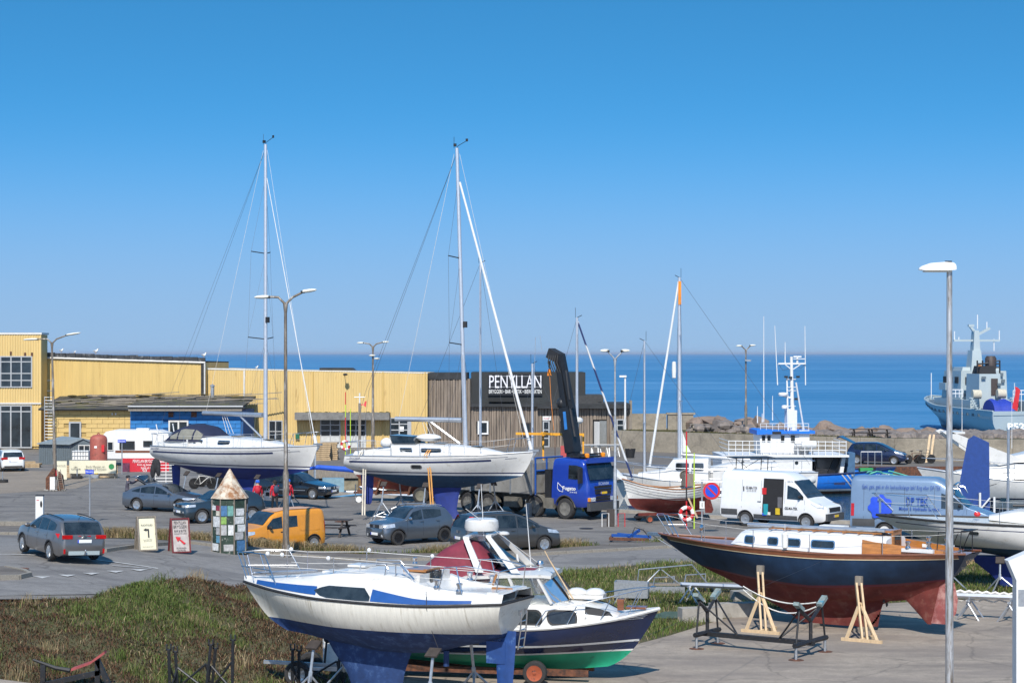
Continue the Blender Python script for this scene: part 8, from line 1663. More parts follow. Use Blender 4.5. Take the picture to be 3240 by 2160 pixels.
for i in range(5):q0=k2+Vector((-.15+.14*i,-.3,.2)); m.tube([q0,q0+Vector((.02,-.12,-.5)),q0+Vector((.2,-.05,-1.0))],.03,5)
m.build('hose_bundle',black_rub,t); hk=at_l(1738,1160); m=MB(); m.tube([hk+Vector((0,0,.3)),hk,hk+Vector((.08,0,-.10))],.05,6); m.build('crane_hook',black_steel,t); m=MB()
for i in range(6):m.tube([hk+Vector((.02*i-.05,0,-.1)),hk+Vector((.05*i-.12,0,-.45))],.02,4)
m.tube([hk,hk+Vector((.1,0,-1.6)),hk+Vector((.3,0,-3.2))],.012,4); m.build('hanging_sling',orange_p,t)
m=MB(); m.box(tuple(at_l(1788,1330,-.33)),(.16,.03,.9),rot=Matrix.Rotation(-.12,3,'Y')); m.build('crane_decal',mat('decal_blue',(.03,.18,.5),.5),t)
# orange spreader beam on the ground rig behind the lorry
Yb=101.5; t=thing('spreader_beam','orange lifting beam set across two yellow posts behind the lorry','lifting beam',(fx(1735,Yb),Yb,0)); bx=lambda px:fx(px,Yb)-t.location.x
m=MB(); m.bar((bx(1632),0,fz(1371,Yb)),(bx(1848),0,fz(1374,Yb)),.14,.12); m.bar((bx(1715),-.6,fz(1368,Yb)),(bx(1762),.5,fz(1377,Yb)),.14,.12); m.build('beam',yellow_p,t)
for px in(1719,1846):m=MB(); m.bar((bx(px),.3,0),(bx(px),.3,fz(1376,Yb)),.09); m.build('post',yellow_p,t)
m=MB(); m.rod((bx(1756),0,fz(1380,Yb)),(bx(1757),0,.6),.02,5); m.build('chain',rust,t)
# ------------------------------------------------------------------ people
def bx(t,name,mm,*bs,rz=0.0):
 m=MB()
 for c,d in bs:m.box(c,d,rz)
 return m.build(name,mm,t)
def rd(t,name,mm,r,*sg):
 m=MB()
 for a in sg:m.tube(list(a),r,6)
 return m.build(name,mm,t)
def br_(t,name,mm,w,h,*sg):
 m=MB()
 for a,b in sg:m.bar(a,b,w,h)
 return m.build(name,mm,t)
dkh=mat('dark_hair',(.02,.014,.01),.8); blh=mat('bright_blue_hat',(.01,.10,.52),.8); grey_j=mat('grey_violet_sweater',(.075,.07,.095),.85,var=.2); jeans=mat('blue_jeans',(.05,.10,.19),.85,var=.2)
for px,py,yaw,jt,tr,hair,hat,st,lab,arms in((815,1622,95,red_j,blk_tr,None,blh,.30,'walker in red jacket and bright blue hat, leftmost by the yacht keel',((-.05,.05,0),(.1,.2,0))),(870,1620,118,red_j,blk_tr,dkh,None,.12,'dark haired walker in red jacket carrying a white bag',((.02,.1,-.02),(.28,.42,.22))),(912,1618,75,red_j,jeans,None,blh,.34,'walker in red jacket and blue jeans beside the tall lamp post',((.05,.1,0),(.05,.15,0))),(772,1600,60,red_j,blk_tr,mat('fair_hair',(.35,.22,.10),.8),None,.2,'fair haired person in red behind the poster column',((.1,.2,0),(.1,.2,0)))):
 p=G(px,py); t=person(lab,p,R(yaw),pose(1.66,st,*arms),jt,tr,skin_m,shoe_w,.86,hair,hat)
 if px in(815,870,912):
  k=(815,870,912).index(px); o=MB(); o.ell((-.20,0,1.20),(.11,.16,.22),10,7); o.bar((-.12,.1,1.38),(.06,.1,1.40),.04); o.bar((-.12,-.1,1.38),(.06,-.1,1.40),.04)
  b_=o.build('backpack',[mat('red_backpack',(.42,.012,.03),.7),mat('navy_backpack',(.03,.05,.09),.7),mat('pink_black_bag',(.30,.16,.15),.7,var=.6,scale=9)][k]); b_.location=p; b_.rotation_euler=(0,0,R(yaw)); tag(b_,['red backpack on the walker with the blue hat','dark navy backpack on the dark haired walker','pink and black bag on the back of the walker in jeans'][k],'backpack')
p=G(852,1600); o=thing('carrier_bag','white printed carrier bag held by the dark haired walker','bag',(p.x,p.y-.5,0)); bx(o,'bag_body',wht_text,((0,0,.62),(.42,.12,.48))); rd(o,'bag_handle',wht_text,.012,[(-.1,0,.85),(-.05,0,1.0),(.1,0,.85)]); bx(o,'print',blk_text,((-.02,-.062,.68),(.2,.01,.2)))
p=G(402,1611); person('man in grey sweater and dark trousers at the raised tailgate',p,R(15),pose(1.78,.06,(.32,.52,.62),(.25,.48,.55),.02),grey_j,blk_tr,skin_m,shoe_b,.88,None,mat('black_cap',(.015,.015,.02),.8))
# ------------------------------------------------------------------ things along the left
Y=145.0; t=thing('garden_shed','blue grey metal shed with pitched roof beside the red tank','shed',(fx(195,Y),Y,0)); lx=lambda px:fx(px,Y)-t.location.x; gs=mat('blue_grey_metal',(.10,.125,.14),.55,var=.12)
corrug(lx(123),lx(222),fz(1403,Y),fz(1403,Y),0,0,'wall',gs,t,.16,.03); corrug(lx(222),lx(300),fz(1403,Y),fz(1403,Y),0,.02,'wall',gs,t,.16,.03); m=MB(); m.prism([(lx(222),0,fz(1404,Y)),(lx(300),0,fz(1404,Y)),(lx(264),0,fz(1389,Y))],(0,.05,0)); m.build('gable',gs,t)
m=MB(); m.prism([(lx(119),-.3,fz(1404,Y)),(lx(222),-.3,fz(1406,Y)),(lx(264),-.1,fz(1388,Y)),(lx(172),2.5,fz(1386,Y))],(0,0,.06)); m.prism([(lx(264),-.12,fz(1388,Y)),(lx(302),-.12,fz(1404,Y)),(lx(290),2.5,fz(1404,Y)),(lx(172),2.5,fz(1386,Y))],(0,0,.05)); m.build('roof',mat('pale_grey_sheet_roof',(.20,.235,.25),.5),t); win(t,lx(250),lx(285),.1,fz(1408,Y),-.04,2,1,trim_w,.06,glass_b,'door')
t=thing('ibc_tank','white cage tank in front of the grey shed','tank',(fx(259,143),143,0)); bx(t,'bottle',old_white,((0,0,.65),(1.15,1,.95))); rd(t,'cage',galv,.02,*[[(-.6+.2*i,-.55,.1),(-.6+.2*i,-.55,1.2)] for i in range(7)],*[[(-.6,-.55,.2+.3*i),(.6,-.55,.2+.3*i)] for i in range(4)])
t=thing('steel_tank','upright red oxide steel tank with domed top','tank',(fx(312,140),140,0)); ro=mat('red_oxide_tank',(.33,.085,.06),.6,var=.15,dirt=(.15,.06,.04),dirt_amt=.1); m=MB(); m.lathe([(.62,0),(.62,2.05),(.56,2.25),(.38,2.38),(.02,2.44)],20); m.build('shell',ro,t); rd(t,'lifting_lug',ro,.04,[(-.1,0,2.4),(0,0,2.56),(.1,0,2.4)]); bx(t,'plate',wht_text,((-.08,-.63,1.55),(.18,.03,.15))); bx(t,'poster',red_paint,((.42,-.48,1.45),(.2,.12,.5)))
# caravan
Y=143.0; t=thing('caravan','white caravan with brown stripe behind the red banner','caravan',(fx(425,Y),Y,0)); lx=lambda px:fx(px,Y)-t.location.x
pr=[(lx(312),.55),(lx(310),1.3),(lx(316),2.0),(lx(335),2.5),(lx(360),2.62),(lx(500),2.58),(lx(532),2.35),(lx(540),1.4),(lx(536),.5)]; m=MB(); m.prism([(x,0,z) for x,z in pr],(0,2.1,0)); m.build('body',white_paint,t); win(t,lx(380),lx(425),1.25,1.78,-.02,1,1,black_rub,.07,glass_b,'window',.05); win(t,lx(455),lx(480),1.45,1.8,-.02,1,1,black_rub,.07,glass_b,'window',.05); win(t,lx(341),lx(358),1.15,1.75,-.02,1,1,trim_w,.05,glass_b,'window',.05)
bx(t,'door',old_white,(((lx(491)+lx(511))/2,-.02,1.45),(.46,.04,1.9))); bx(t,'brown_stripe',mahog,(((lx(365)+lx(488))/2,-.012,1.05),(lx(488)-lx(365),.02,.16))); bx(t,'roof_vent',old_white,((lx(445),1,2.66),(.9,.6,.12)))
for x in(lx(440),lx(463)):add_wheel(t,x,.2,.31,.2,'steel',alloy,'c1')
# banners on pallet stands
cream=mat('cream_banner',(.66,.62,.46),.7,var=.05,bump=.2,bscale=2); Y=129.0
def banner(label,px0,px1,y0,y1,Yb,mm):
 t=thing('banner',label,'banner',(fx((px0+px1)/2,Yb),Yb,0)); w_=fx(px1,Yb)-fx(px0,Yb); m=MB(); m.grid([[(x,.03*math.sin(x*3+z),z) for z in(fz(y1,Yb),(fz(y0,Yb)+fz(y1,Yb))/2,fz(y0,Yb))] for x in lsp(-w_/2,w_/2,14)]); m.build('sheet',mm,t); rd(t,'support_post',wood_old,.05,*[[(s_,.1,0),(s_,.1,fz(y0,Yb))] for s_ in(-w_/2+.1,w_/2-.1)]); return t,lambda px:fx(px,Yb)-t.location.x
t,lx=banner('cream banner reading Puch Maxien below the red tank',219,367,1456,1497,Y,cream); text('Puch Maxien er\ntilbage på havnen!',1.42,(lx(302),-.06,fz(1480,Y)),FACE,blk_text,t,h=.32); text('PUCHTOURS',.62,(lx(241),-.06,fz(1483,Y)),FACE,blk_text,t,h=.09); text('oko',.24,(lx(240),-.06,fz(1476,Y)),FACE,blk_text,t); m=MB(); m.lathe([(.13,0),(.18,0),(.18,.01),(.13,.01)],16,(lx(353),-.05,fz(1475,Y)),'Y'); m.build('round_emblem',mat('green_print',(.02,.2,.06),.6),t)
t,lx=banner('narrow cream banner beside the leaning lamp post',178,211,1458,1516,127,cream); text('PUCHTOURS',.55,(0,-.06,fz(1472,127)),FACE,blk_text,t,h=.08)
t,lx=banner('red banner announcing that the brewery is moving',384,535,1449,1496,136,mat('red_banner',(.50,.015,.03),.6,var=.08)); text('PENYLLAN BRYGGERI ER FLYTTET',2.45,(lx(477),-.07,fz(1458,136)),FACE,wht_text,t,h=.22); text('Kom og besøg den nye\nbutik på havnen',1.6,(lx(472),-.07,fz(1475,136)),FACE,wht_text,t,h=.42); text('50',.3,(lx(458),-.07,fz(1488,136)),FACE,wht_text,t); bx(t,'printed_bottles',mat('dark_print',(.1,.02,.05),.6,var=.6,scale=7),((lx(398),-.05,fz(1478,136)),(.55,.02,.62)))
def pallet(label,loc,rz,n=1,upright=False):
 t=thing('pallet',label,'pallet',loc,rz,'wooden pallets')
 for i in range(6):bx(t,'slat',pallet_m,((0,-.34+.136*i,.13),(1.2,.1,.02)))
 for y in(-.35,0,.35):bx(t,'bearer',pallet_m,((0,y,.06),(1.2,.1,.10)))
 if upright:t.rotation_euler=(R(80),0,rz)
 return t
pallet('yellow wood pallet by the white hatchback, lower one',G(100,1478),.1); pallet('yellow wood pallet stacked on another by the white hatchback',G(100,1478)+Vector((.05,.1,.15)),-.05); pallet('grey weathered pallet behind the yellow wood pallets',G(85,1465),.3)
for i,px in enumerate((228,345)):pallet(['pallet standing on edge under the left end of the cream banner','pallet standing on edge under the right end of the cream banner'][i],Vector((fx(px,129.4),129.4,.4)),0,1,True)
for k,px in enumerate((1022,1040)):
 for i in range(9):pallet('dark wooden pallet in the %s stack before the glazed gates'%('left','right')[k],Vector((fx(px,150.5)+rnd.uniform(-.06,.06),150.5+k,.15*i)),rnd.uniform(-.08,.08))
t=thing('tyre_stand','old tyre holding a short post before the cream banner','tyre',G(244,1514)); m=MB(); m.lathe([(.2,0),(.34,0),(.36,.1),(.34,.2),(.2,.2),(.2,0)],16); m.build('tyre',tyre_m,t); rd(t,'post',galv,.04,[(0,0,0),(0,0,.62)])
t=thing('tyre_stand','old tyre with a post at the far left edge','tyre',G(8,1526)); m=MB(); m.lathe([(.2,0),(.34,0),(.36,.1),(.34,.2),(.2,.2),(.2,0)],16); m.build('tyre',tyre_m,t); rd(t,'post',galv,.04,[(0,0,0),(0,0,.7)])
t=thing('planter','low grey trough of yellow flowers under the cream banner','planter',G(290,1512)); bx(t,'trough',galv,((0,0,.12),(.95,.3,.24))); m=MB(); [m.ell((rnd.uniform(-.42,.42),rnd.uniform(-.1,.1),.28+rnd.uniform(0,.1)),(.05,.05,.04),6,4) for _ in range(26)]; m.build('flowers',mat('yellow_flower',(.7,.5,.02),.7),t)['kind']='stuff'
# rusty sculpture and ladder at the lamp foot
p=G(175,1551); t=thing('steel_sculpture','rusty steel plates flanking the leaning lamp post','sculpture',p); m=MB(); m.prism([(-.55,-.1,0),(-.05,-.1,0),(0,-.1,1.3),(-.12,-.1,1.35),(-.55,-.1,.75)],(0,.25,0)); m.build('plate',rust,t); m=MB(); m.prism([(.15,-.1,0),(.55,-.1,0),(.45,-.1,.9),(.2,-.1,1.15)],(0,.25,0)); m.build('plate',rust,t); bx(t,'white_box',old_white,((-.1,-.25,.45),(.3,.15,.75))); m=MB(); [m.ell((.6*math.cos(i),.4*math.sin(i)-.1,.04),(.09,.08,.06),6,4) for i in range(18)]; m.build('cobble_ring',concrete_m,t)['kind']='stuff'
t=thing('wooden_ladder','short wooden ladder leaning on the rusty steel plates','ladder',(p.x,p.y-.4,0)); br_(t,'rail',wood_old,.05,.03,((.35,0,0),(.12,.2,1.25)),((.65,0,0),(.34,.2,1.28))); br_(t,'rung',wood_old,.03,.02,*[((.35-.026*i,.02*i,.12*i+.08),(.65-.034*i,.02*i,.12*i+.08)) for i in range(9)])
def road_sign(label,px,py,top,name_=None,w=.62,lettering=True,panel_y=None):
 p=G(px,py); h_=fz(top,p.y); t=thing('street_sign',label,'street sign',p); rd(t,'post',pole_g,.038,[(0,0,0),(0,0,h_-p.z)]); bx(t,'panel',sign_blue,((0,-.05,h_-p.z-.06),(w,.03,.2)));
 text(name_,w*.82,(0,-.07,h_-p.z-.06),FACE,wht_text,t,h=.12); return t
road_sign('blue Havnevej street sign on a pale post',284,1655,1488,'Havnevej',.40); road_sign('small blue street sign before the caravan',386,1500,1392,'Havnen',.55); road_sign('small street sign showing above the white yacht bow',2949,1700,1566,'Havnen',.36)
p=G(126,1662); t=thing('charging_post','white electric charging column with black socket behind the estate car','charging post',p); hh=fz(1568,p.y)-p.z; bx(t,'column',white_paint,((0,0,hh/2),(.36,.22,hh))); bx(t,'cap',black_rub,((0,0,hh+.02),(.37,.24,.05))); m=MB(); m.ell((.09,-.12,hh-.38),(.055,.04,.16),8,6); m.build('socket',black_rub,t); bx(t,'red_logo',red_paint,((-.07,-.115,hh-.2),(.12,.01,.03)))
# fence gate, jacket, bicycles
p=G(520,1540); t=thing('tube_gate','pale tubular gate frame between caravan and tall yacht','gate',p); rd(t,'tube',old_white,.025,*[[(-.55,0,.15+.2*i),(.78,0,.15+.2*i)] for i in range(8)],[(-.55,0,0),(-.55,0,1.75)],[(.1,0,0),(.1,0,1.75)],[(.78,0,0),(.78,0,1.75)])
o=MB(); o.ell((0,0,0),(.28,.12,.45),10,7); o.ell((-.2,-.05,-.35),(.16,.1,.45),8,6); o.ell((.15,-.05,-.3),(.14,.1,.4),8,6); q=o.build('jacket',blk_tr); q.location=(p.x-.5,p.y-.05,1.35); tag(q,'black jacket hung over the pale gate frame','jacket')
def bicycle(label,loc,rz,col):
 t=thing('bicycle',label,'bicycle',loc,rz,'bicycles')
 for x in(-.52,.52):m=MB(); m.lathe([(.31,-.015),(.34,0),(.31,.015),(.30,0),(.31,-.015)],22,(x,0,.34),'Y'); [m.rod((x,0,.34),(x+.31*math.cos(a),0,.34+.31*math.sin(a)),.004,3) for a in lsp(0,2*math.pi,10)[:-1]]; m.build('wheel',tyre_m,t)
 rd(t,'frame',col,.018,[(-.52,0,.34),(-.15,0,.30),(.38,0,.75)],[(-.52,0,.34),(-.22,0,.78),(.38,0,.78)],[(-.15,0,.30),(-.25,0,.92)],[(.52,0,.34),(.36,0,.98)]); rd(t,'handlebar',steel,.014,[(.2,-.28,1.02),(.36,-.1,1.0),(.36,.1,1.0),(.2,.28,1.02)]); m=MB(); m.ell((-.26,0,.95),(.14,.08,.04),8,4); m.build('saddle',black_rub,t)
bicycle('bicycle with front basket under the left tall yacht',G(642,1546),.3,mat('cream_bike',(.5,.48,.44),.4)); bicycle('dark bicycle behind the one with a basket',G(665,1540),.1,black_steel); bicycle('old rusty bicycle leaning by the flood wall',Vector((fx(2895,146),146,0)),.2,rust); bicycle('black bicycle beside the leaning planks at the flood wall',Vector((fx(2925,146.3),146.3,0)),.1,black_steel)
t=thing('plank_stack','pale planks leaning upright against the flood wall','planks',(fx(2945,148),148,0)); [br_(t,'plank',wood_new,.16,.05,((x,-.8,0),(x+.6,.7,2.05))) for x in(-.5,-.2,1.2)]
# poster column
p=G(727,1748); t=thing('poster_column','poster covered kiosk column with rusty pyramid roof','advertising column',p); hh=fz(1574,p.y)-p.z; ha=fz(1482,p.y)-p.z; gp=mat('peeling_green_paint',(.02,.04,.028),.7,var=.4,dirt=(.45,.44,.4),dirt_amt=.12,dirt_scale=6); rr_=.70; an=[R(90*k+45+22.5*s_) for k in range(4) for s_ in(-1,1)]; m=MB()
A8=[R(22.5+45*k) for k in range(8)]; m.prism([(rr_*math.cos(a),rr_*math.sin(a),0) for a in A8],(0,0,hh)); m.build('body',gp,t); m=MB(); ro_=.76; ri_=[Vector((ro_*math.cos(a),ro_*math.sin(a),hh)) for a in A8]; m.loft([ri_,[Vector((v.x*.52,v.y*.52,hh+(ha-hh)*.45)) for v in ri_],[Vector((v.x*.03,v.y*.03,ha)) for v in ri_]]); m.build('roof',mat('rusting_white_roof',(.55,.48,.38),.8,var=.2,dirt=(.26,.12,.05),dirt_amt=.5,dirt_scale=3),t,sharp=10)
pc=[(.42,.18,.05),(.10,.25,.36),(.55,.52,.43),(.20,.34,.08),(.36,.36,.36),(.05,.14,.28),(.45,.40,.12),(.55,.56,.56),(.22,.03,.05),(.12,.28,.25)]
for f in range(8):
 a=R(45*f); nrm=Vector((math.cos(a),math.sin(a),0)); apo=rr_*math.cos(R(22.5))
 if nrm.y>.3:continue
 z=.12
 while z<hh-.35:
  hgt=rnd.choice((.2,.28,.3,.42)); n_=rnd.choice((1,1,2)) if hgt>.25 else 2
  for i in range(n_):
   if rnd.random()<.07:continue
   wd=rnd.uniform(.20,.25) if n_==2 else rnd.uniform(.34,.46); o=MB(); o.box((0,0,0),(wd,.012,hgt*rnd.uniform(.88,1))); k=rnd.choice((0,1,1,2,2,2,3,4,4,4,5,6,7,7,7,7,8,9)); q=o.build('poster',mat('poster_%s'%'orange blue cream green grey navy yellow white wine teal'.split()[k],pc[k],.6,var=.4,scale=9),t)
   q.location=nrm*(apo+.008+rnd.uniform(0,.006))+Vector((-math.sin(a),math.cos(a),0))*((.13*(2*i-1) if n_==2 else rnd.uniform(-.06,.06))+rnd.uniform(-.015,.015))+Vector((0,0,z+hgt/2)); q.rotation_euler=(0,rnd.uniform(-.03,.03),a+math.pi/2)
  z+=hgt+rnd.uniform(.0,.02)
for a in A8:br_(t,'corner_post',pole_m,.05,.05,((rr_*math.cos(a),rr_*math.sin(a),0),(rr_*math.cos(a),rr_*math.sin(a),hh)))
# sandwich boards
def aboard(label,px,py,top,w,mm,fr,lines,arrow,rz):
 p=G(px,py); h_=fz(top,p.y)-p.z; t=thing('sandwich_board',label,'sign board',p,rz,'sandwich boards by the road'); m=MB(); m.prism([(-w/2,-.35,.05),(w/2,-.35,.05),(w/2,0,h_),(-w/2,0,h_)],(0,.03,0)); m.build('front_board',mm,t); m=MB(); m.prism([(-w/2,.4,0),(w/2,.4,0),(w/2,.03,h_),(-w/2,.03,h_)],(0,.03,0)); m.build('back_board',wood_old,t)
 br_(t,'frame',fr,.07,.05,*[((s_*w/2,-.38,.03),(s_*w/2,-.02,h_+.02)) for s_ in(1,-1)],*[((s_*w/2,.42,.0),(s_*w/2,.05,h_+.02)) for s_ in(1,-1)],((-w/2,-.38,.05),(w/2,-.38,.05)),((-w/2,-.02,h_),(w/2,-.02,h_)),((w/2,-.2,h_*.5),(w/2,.25,h_*.5)))
 tl=math.atan2(h_,.35); fy=lambda z:-.35+.35*(z-.05)/(h_-.05)-.02
 for s_,z,w2,h2 in lines:text(s_,w2,(0,fy(z*h_),z*h_),(tl,0,0),blk_text,t,h=h2)
 m=MB(); rt=Matrix.Rotation(tl,4,'X'); m.T=Matrix.Translation((0,fy(arrow[0]*h_)-.01,arrow[0]*h_))@rt; [m.add([(*q,0) for q in poly],[tuple(range(len(poly)))]) for poly in arrow[1]]; m.build('arrow',arrow[2],t); return t
aboard('cream sandwich board with a left turn arrow',462,1741,1634,.66,cream,wood_old,[('PUCHTOURS',.78,.34,.07),('oko',.90,.14,.06)] and[('PUCHTOURS',.76,.42,.07),('Lej en Puch Maxi\nog kom en tur',.32,.34,.10),('Find os nede på havnen',.14,.40,.04)],(.56,[[(.02,-.2),(.07,-.2),(.07,.12),(-.03,.12),(-.03,.07),(.02,.07)],[(-.14,.095),(-.03,.04),(-.03,.15)]],blk_text),.42)
aboard('red framed brewery sandwich board with a red arrow',568,1747,1640,.66,mat('greyed_board',(.40,.36,.34),.7,var=.2),mat('wine_red_frame',(.14,.018,.02),.6),[('PENYLLAN',.89,.46,.12),('BRYGGERI',.77,.50,.12),('BAR & BUTIK',.65,.46,.09),('BIERGARTEN & BBQ',.57,.46,.05),('PÅ HAVNEN\n120 METER',.13,.36,.17)],(.38,[[(.18,-.12),(.10,-.16),(-.06,.02),(-.12,-.05),(-.2,.14),(0,.12),(-.04,.06)]],red_paint),.38)
# picnic tables and benches
def picnic(label,loc,rz,mm):
 t=thing('picnic_table',label,'picnic table',loc,rz,'picnic tables')
 for i in range(4):bx(t,'top_plank',mm,((0,-.28+.185*i,.73),(1.8,.17,.04)))
 for sg in(1,-1):bx(t,'seat',mm,((0,sg*.68,.43),(1.8,.24,.04)))
 for x in(.6,-.6):[br_(t,'leg',mm,.09,.05,((x,sg*.72,0),(x,sg*.22,.71))) for sg in(1,-1)]; br_(t,'crossbar',mm,.05,.09,((x,-.75,.39),(x,.75,.39)))
picnic('black picnic table behind the orange yellow van',G(1045,1699)+Vector((0,.7,0)),-.25,wood_dark); picnic('grey picnic table on the bank left of the boulders',Vector((fx(2213,169),169,1.38)),.1,wood_old); picnic('long dark picnic table above the blue people carrier',Vector((fx(2725,158),158,1.38)),-.3,wood_dark); picnic('dark picnic table next to the long one above the car',Vector((fx(2782,157.6),157.6,1.38)),-.3,wood_dark)
for i,px in enumerate((1858,1884,1905,1940)):
 t=thing('folded_bench','white tipped up bench before the brewery, %s from the lorry crane'%('first','second','third','fourth')[i],'bench',(fx(px,156),156,0),.2,'white benches'); [bx(t,'slat',old_white,((0,-.15*j,.85+.06*j),(.95,.13,.04))) for j in range(3)]; [br_(t,'leg',old_white,.07,.05,a_) for a_ in(((-.4,.3,0),(-.3,-.2,.85)),((.4,.3,0),(.3,-.2,.85)),((-.4,-.5,0),(-.35,0,.85)),((.4,-.5,0),(.35,0,.85)))]
t=thing('plant_pot','large black pot with a bare shrub by the flood wall','plant pot',(fx(1994,154),154,0)); m=MB(); m.lathe([(.3,0),(.42,.7),(.45,.72),(.38,.72),(.3,.6),(.01,.6)],14); m.build('pot',black_rub,t); rd(t,'twig',wood_old,.015,*[[(0,0,.6),(rnd.uniform(-.2,.2),0,1.1),(rnd.uniform(-.4,.4),rnd.uniform(-.2,.2),rnd.uniform(1.2,1.8))] for _ in range(9)])
t=thing('sandwich_board','red and white board leaning by the black crane','sign board',(fx(1784,150),150,0)); bx(t,'board',mat('faded_red',(.4,.06,.06),.6),((0,0,.6),(.5,.06,1.1)))
# no parking sign, buoys, poles
p=G(2221,1690); t=thing('no_parking_sign','round blue and red no parking sign with arrow plate','road sign',p); rd(t,'post',pole_g,.04,[(0,0,0),(0,0,fz(1520,p.y))]); c_=Vector((fx(2251,p.y)-p.x,-.06,fz(1552,p.y))); k=p.y/F
for r_,m_,o_ in((28,galv,.012),(27,red_paint,.0),(20,sign_blue,-.012)):m=MB(); m.lathe([(.001,-.006),(r_*k,-.006),(r_*k,.006),(.001,.006)],28,tuple(c_+Vector((0,o_,0))),'Y'); m.build('disc',m_,t)
bx(t,'slash',red_paint,(tuple(c_+Vector((0,-.024,0))),(.07,.008,.55))); t.children[-1].rotation_euler=(0,0,0); m=MB(); m.box(tuple(c_+Vector((0,-.026,0))),(.075,.008,.54),rot=Matrix.Rotation(R(-45),3,'Y')); bpy.data.objects.remove(t.children[-1]); m.build('slash',red_paint,t); bx(t,'arrow_plate',old_white,((.0,-.05,fz(1596,p.y)),(.22,.03,.33))); bx(t,'arrow_mark',blk_text,((0,-.07,fz(1596,p.y)),(.025,.01,.2)))
def buoy_post(label,loc,top,stripes,yb):
 t=thing('lifebuoy_post',label,'lifebuoy',loc,0,'lifebuoy posts'); z0=0
 for i,m_ in enumerate(stripes):z1=top*(i+1)/len(stripes); rd(t,'post_band',m_,.035,[(0,0,z0),(0,0,z1)]); z0=z1
 rd(t,'hook_pole',green_y,.03,[(.36,0,0),(.36,0,top*.78)])
 for i in range(8):a=[2*math.pi*(i+u)/8 for u in lsp(0,1,4)]; m=MB(); m.tube([(.29*math.cos(q),-.08,yb+.29*math.sin(q)) for q in a],.085,8); m.build('buoy_segment',red_paint if i%2 else wht_text,t)
 m=MB(); m.tube([(.37*math.cos(q),-.08,yb+.37*math.sin(q)) for q in lsp(0,6.28,16)],.012,4); m.build('grab_line',wire_l,t)
p=G(2172,1672); buoy_post('lifebuoy on a red and yellow pole beside the no parking sign',p,fz(1365,p.y),[red_paint,red_paint,black_rub,red_paint,red_paint,green_y,red_paint],fz(1624,p.y)); p=Vector((fx(1093,141),141,0)); buoy_post('lifebuoy on a red and green pole before the glazed gates',p,fz(1240,141),[red_paint,green_y,red_paint,red_paint,green_y,red_paint],fz(1408,141))
t=thing('signal_post','weathered pole with crossarm and small flags by the glazed gates','pole',(fx(1138,142),142,0)); rd(t,'pole',wood_old,.11,[(0,0,0),(0,0,fz(1275,142))]); rd(t,'topmast',white_paint,.05,[(0,0,fz(1275,142)),(0,0,fz(1243,142))]); rd(t,'crossarm',galv,.03,[(-.4,0,fz(1256,142)),(.4,0,fz(1256,142))]); m=MB(); m.grid([[(.05+.1*i,0,fz(1285,142)+.1*math.sin(i)),(.1+.1*i,.05,fz(1278,142)+.22*(i>2))] for i in range(5)]); m.build('flag',red_paint,t)
p=G(1932,1664); t=thing('litter_bin','wooden litter bin guarded by striped hoops at the lamp post','litter bin',p); bx(t,'bin',wood_dark,((0,0,.42),(.36,.36,.8)))
for x in(-.4,.36):rd(t,'hoop',old_white if x<0 else red_paint,.022,[(x-.02,-.3,0),(x-.02,-.3,.62),(x+.3,-.3,.64),(x+.3,-.3,0)])
t=thing('hand_rail','short grey hand rail on the quay before the midnight blue car','railing',(fx(2757,141.6),141.6,.1)); rd(t,'rail_tube',galv,.035,*[[(x,0,0),(x,0,1.0)] for x in(-.75,-.25,.25,.75)],[(-.75,0,1.0),(.75,0,1.0)])
for i,(px,py) in enumerate(((1855,1672),(1080,1650),(60,1800))):o=MB(); o.lathe([(.001,.0),(.33,.0),(.33,.012),(.28,.012),(.27,.006),(.001,.006)],20); q=o.build('manhole_cover',rust if i else black_steel); q.location=G(px,py)+Vector((0,0,.012)); tag(q,['dark manhole cover on the lot beside the litter bin','rusty manhole cover on the lot behind the picnic table','rusty manhole cover near the traffic island'][i],'manhole cover')
# scrap by the verge
p=G(1985,1712); t=thing('scrap_metal','rusty and blue steel frame lying by the kerb','scrap',p,.1); br_(t,'frame_bar',rust,.12,.12,((-.8,-.3,.15),(.9,-.3,.1)),((-.8,-.3,.15),(-.6,.5,.15))); br_(t,'blue_bar',blue_paint,.08,.12,((-.7,0,.28),(.9,.1,.2)),((-.4,.3,.3),(1.1,.3,.15)),((0,-.2,.2),(.6,.4,.45))); rd(t,'hose',black_rub,.025,[(.2,0,.3),(.35,.1,.6),(.7,0,.5),(1.0,.1,.15)])
# ------------------------------------------------------------------ boat yard pieces in front
def cradle(label,pa,pb,ra=.9):
 d=pb-pa; L=d.length; t=thing('boat_cradle',label,'boat cradle',pa,math.atan2(d.y,d.x)); br_(t,'spine',black_steel,.18,.12,((-.1,0,.36),(L+.1,0,.36)))
 for x,ax in((0,.62),(L,ra)):
  rd(t,'axle_beam',black_steel,.07,[(x,-ax-.1,.40),(x,ax+.1,.40)]); rd(t,'post',black_steel,.05,[(x,0,.4),(x,0,.98)])
  for sg in(1,-1):
   y=sg*ax; rd(t,'foot',galv,.04,[(x,y,.4),(x,y,.03)]); m=MB(); m.lathe([(.21,0),(.21,.02),(.001,.03)],14,(x,y,0)); m.build('foot_plate',rust,t)
   rd(t,'arm',black_steel,.05,[(x,0,.96),(x,y*.82,1.36)]); rd(t,'brace',black_steel,.028,[(x,y,.42),(x,y*.78,1.32)]); sx=1 if x==0 else-1; rd(t,'strut',black_steel,.026,[(x+sx*.95,0,.40),(x,y*.78,1.32)]); m=MB(); m.box((x,y*.8,1.42),(.16,.42,.10),rot=Matrix.Rotation(sg*.5,3,'X')); m.build('pad',mat('worn_blue_pad',(.20,.24,.23),.8,var=.4,dirt=(.05,.2,.28),dirt_amt=.3,dirt_scale=6),t)
 return t
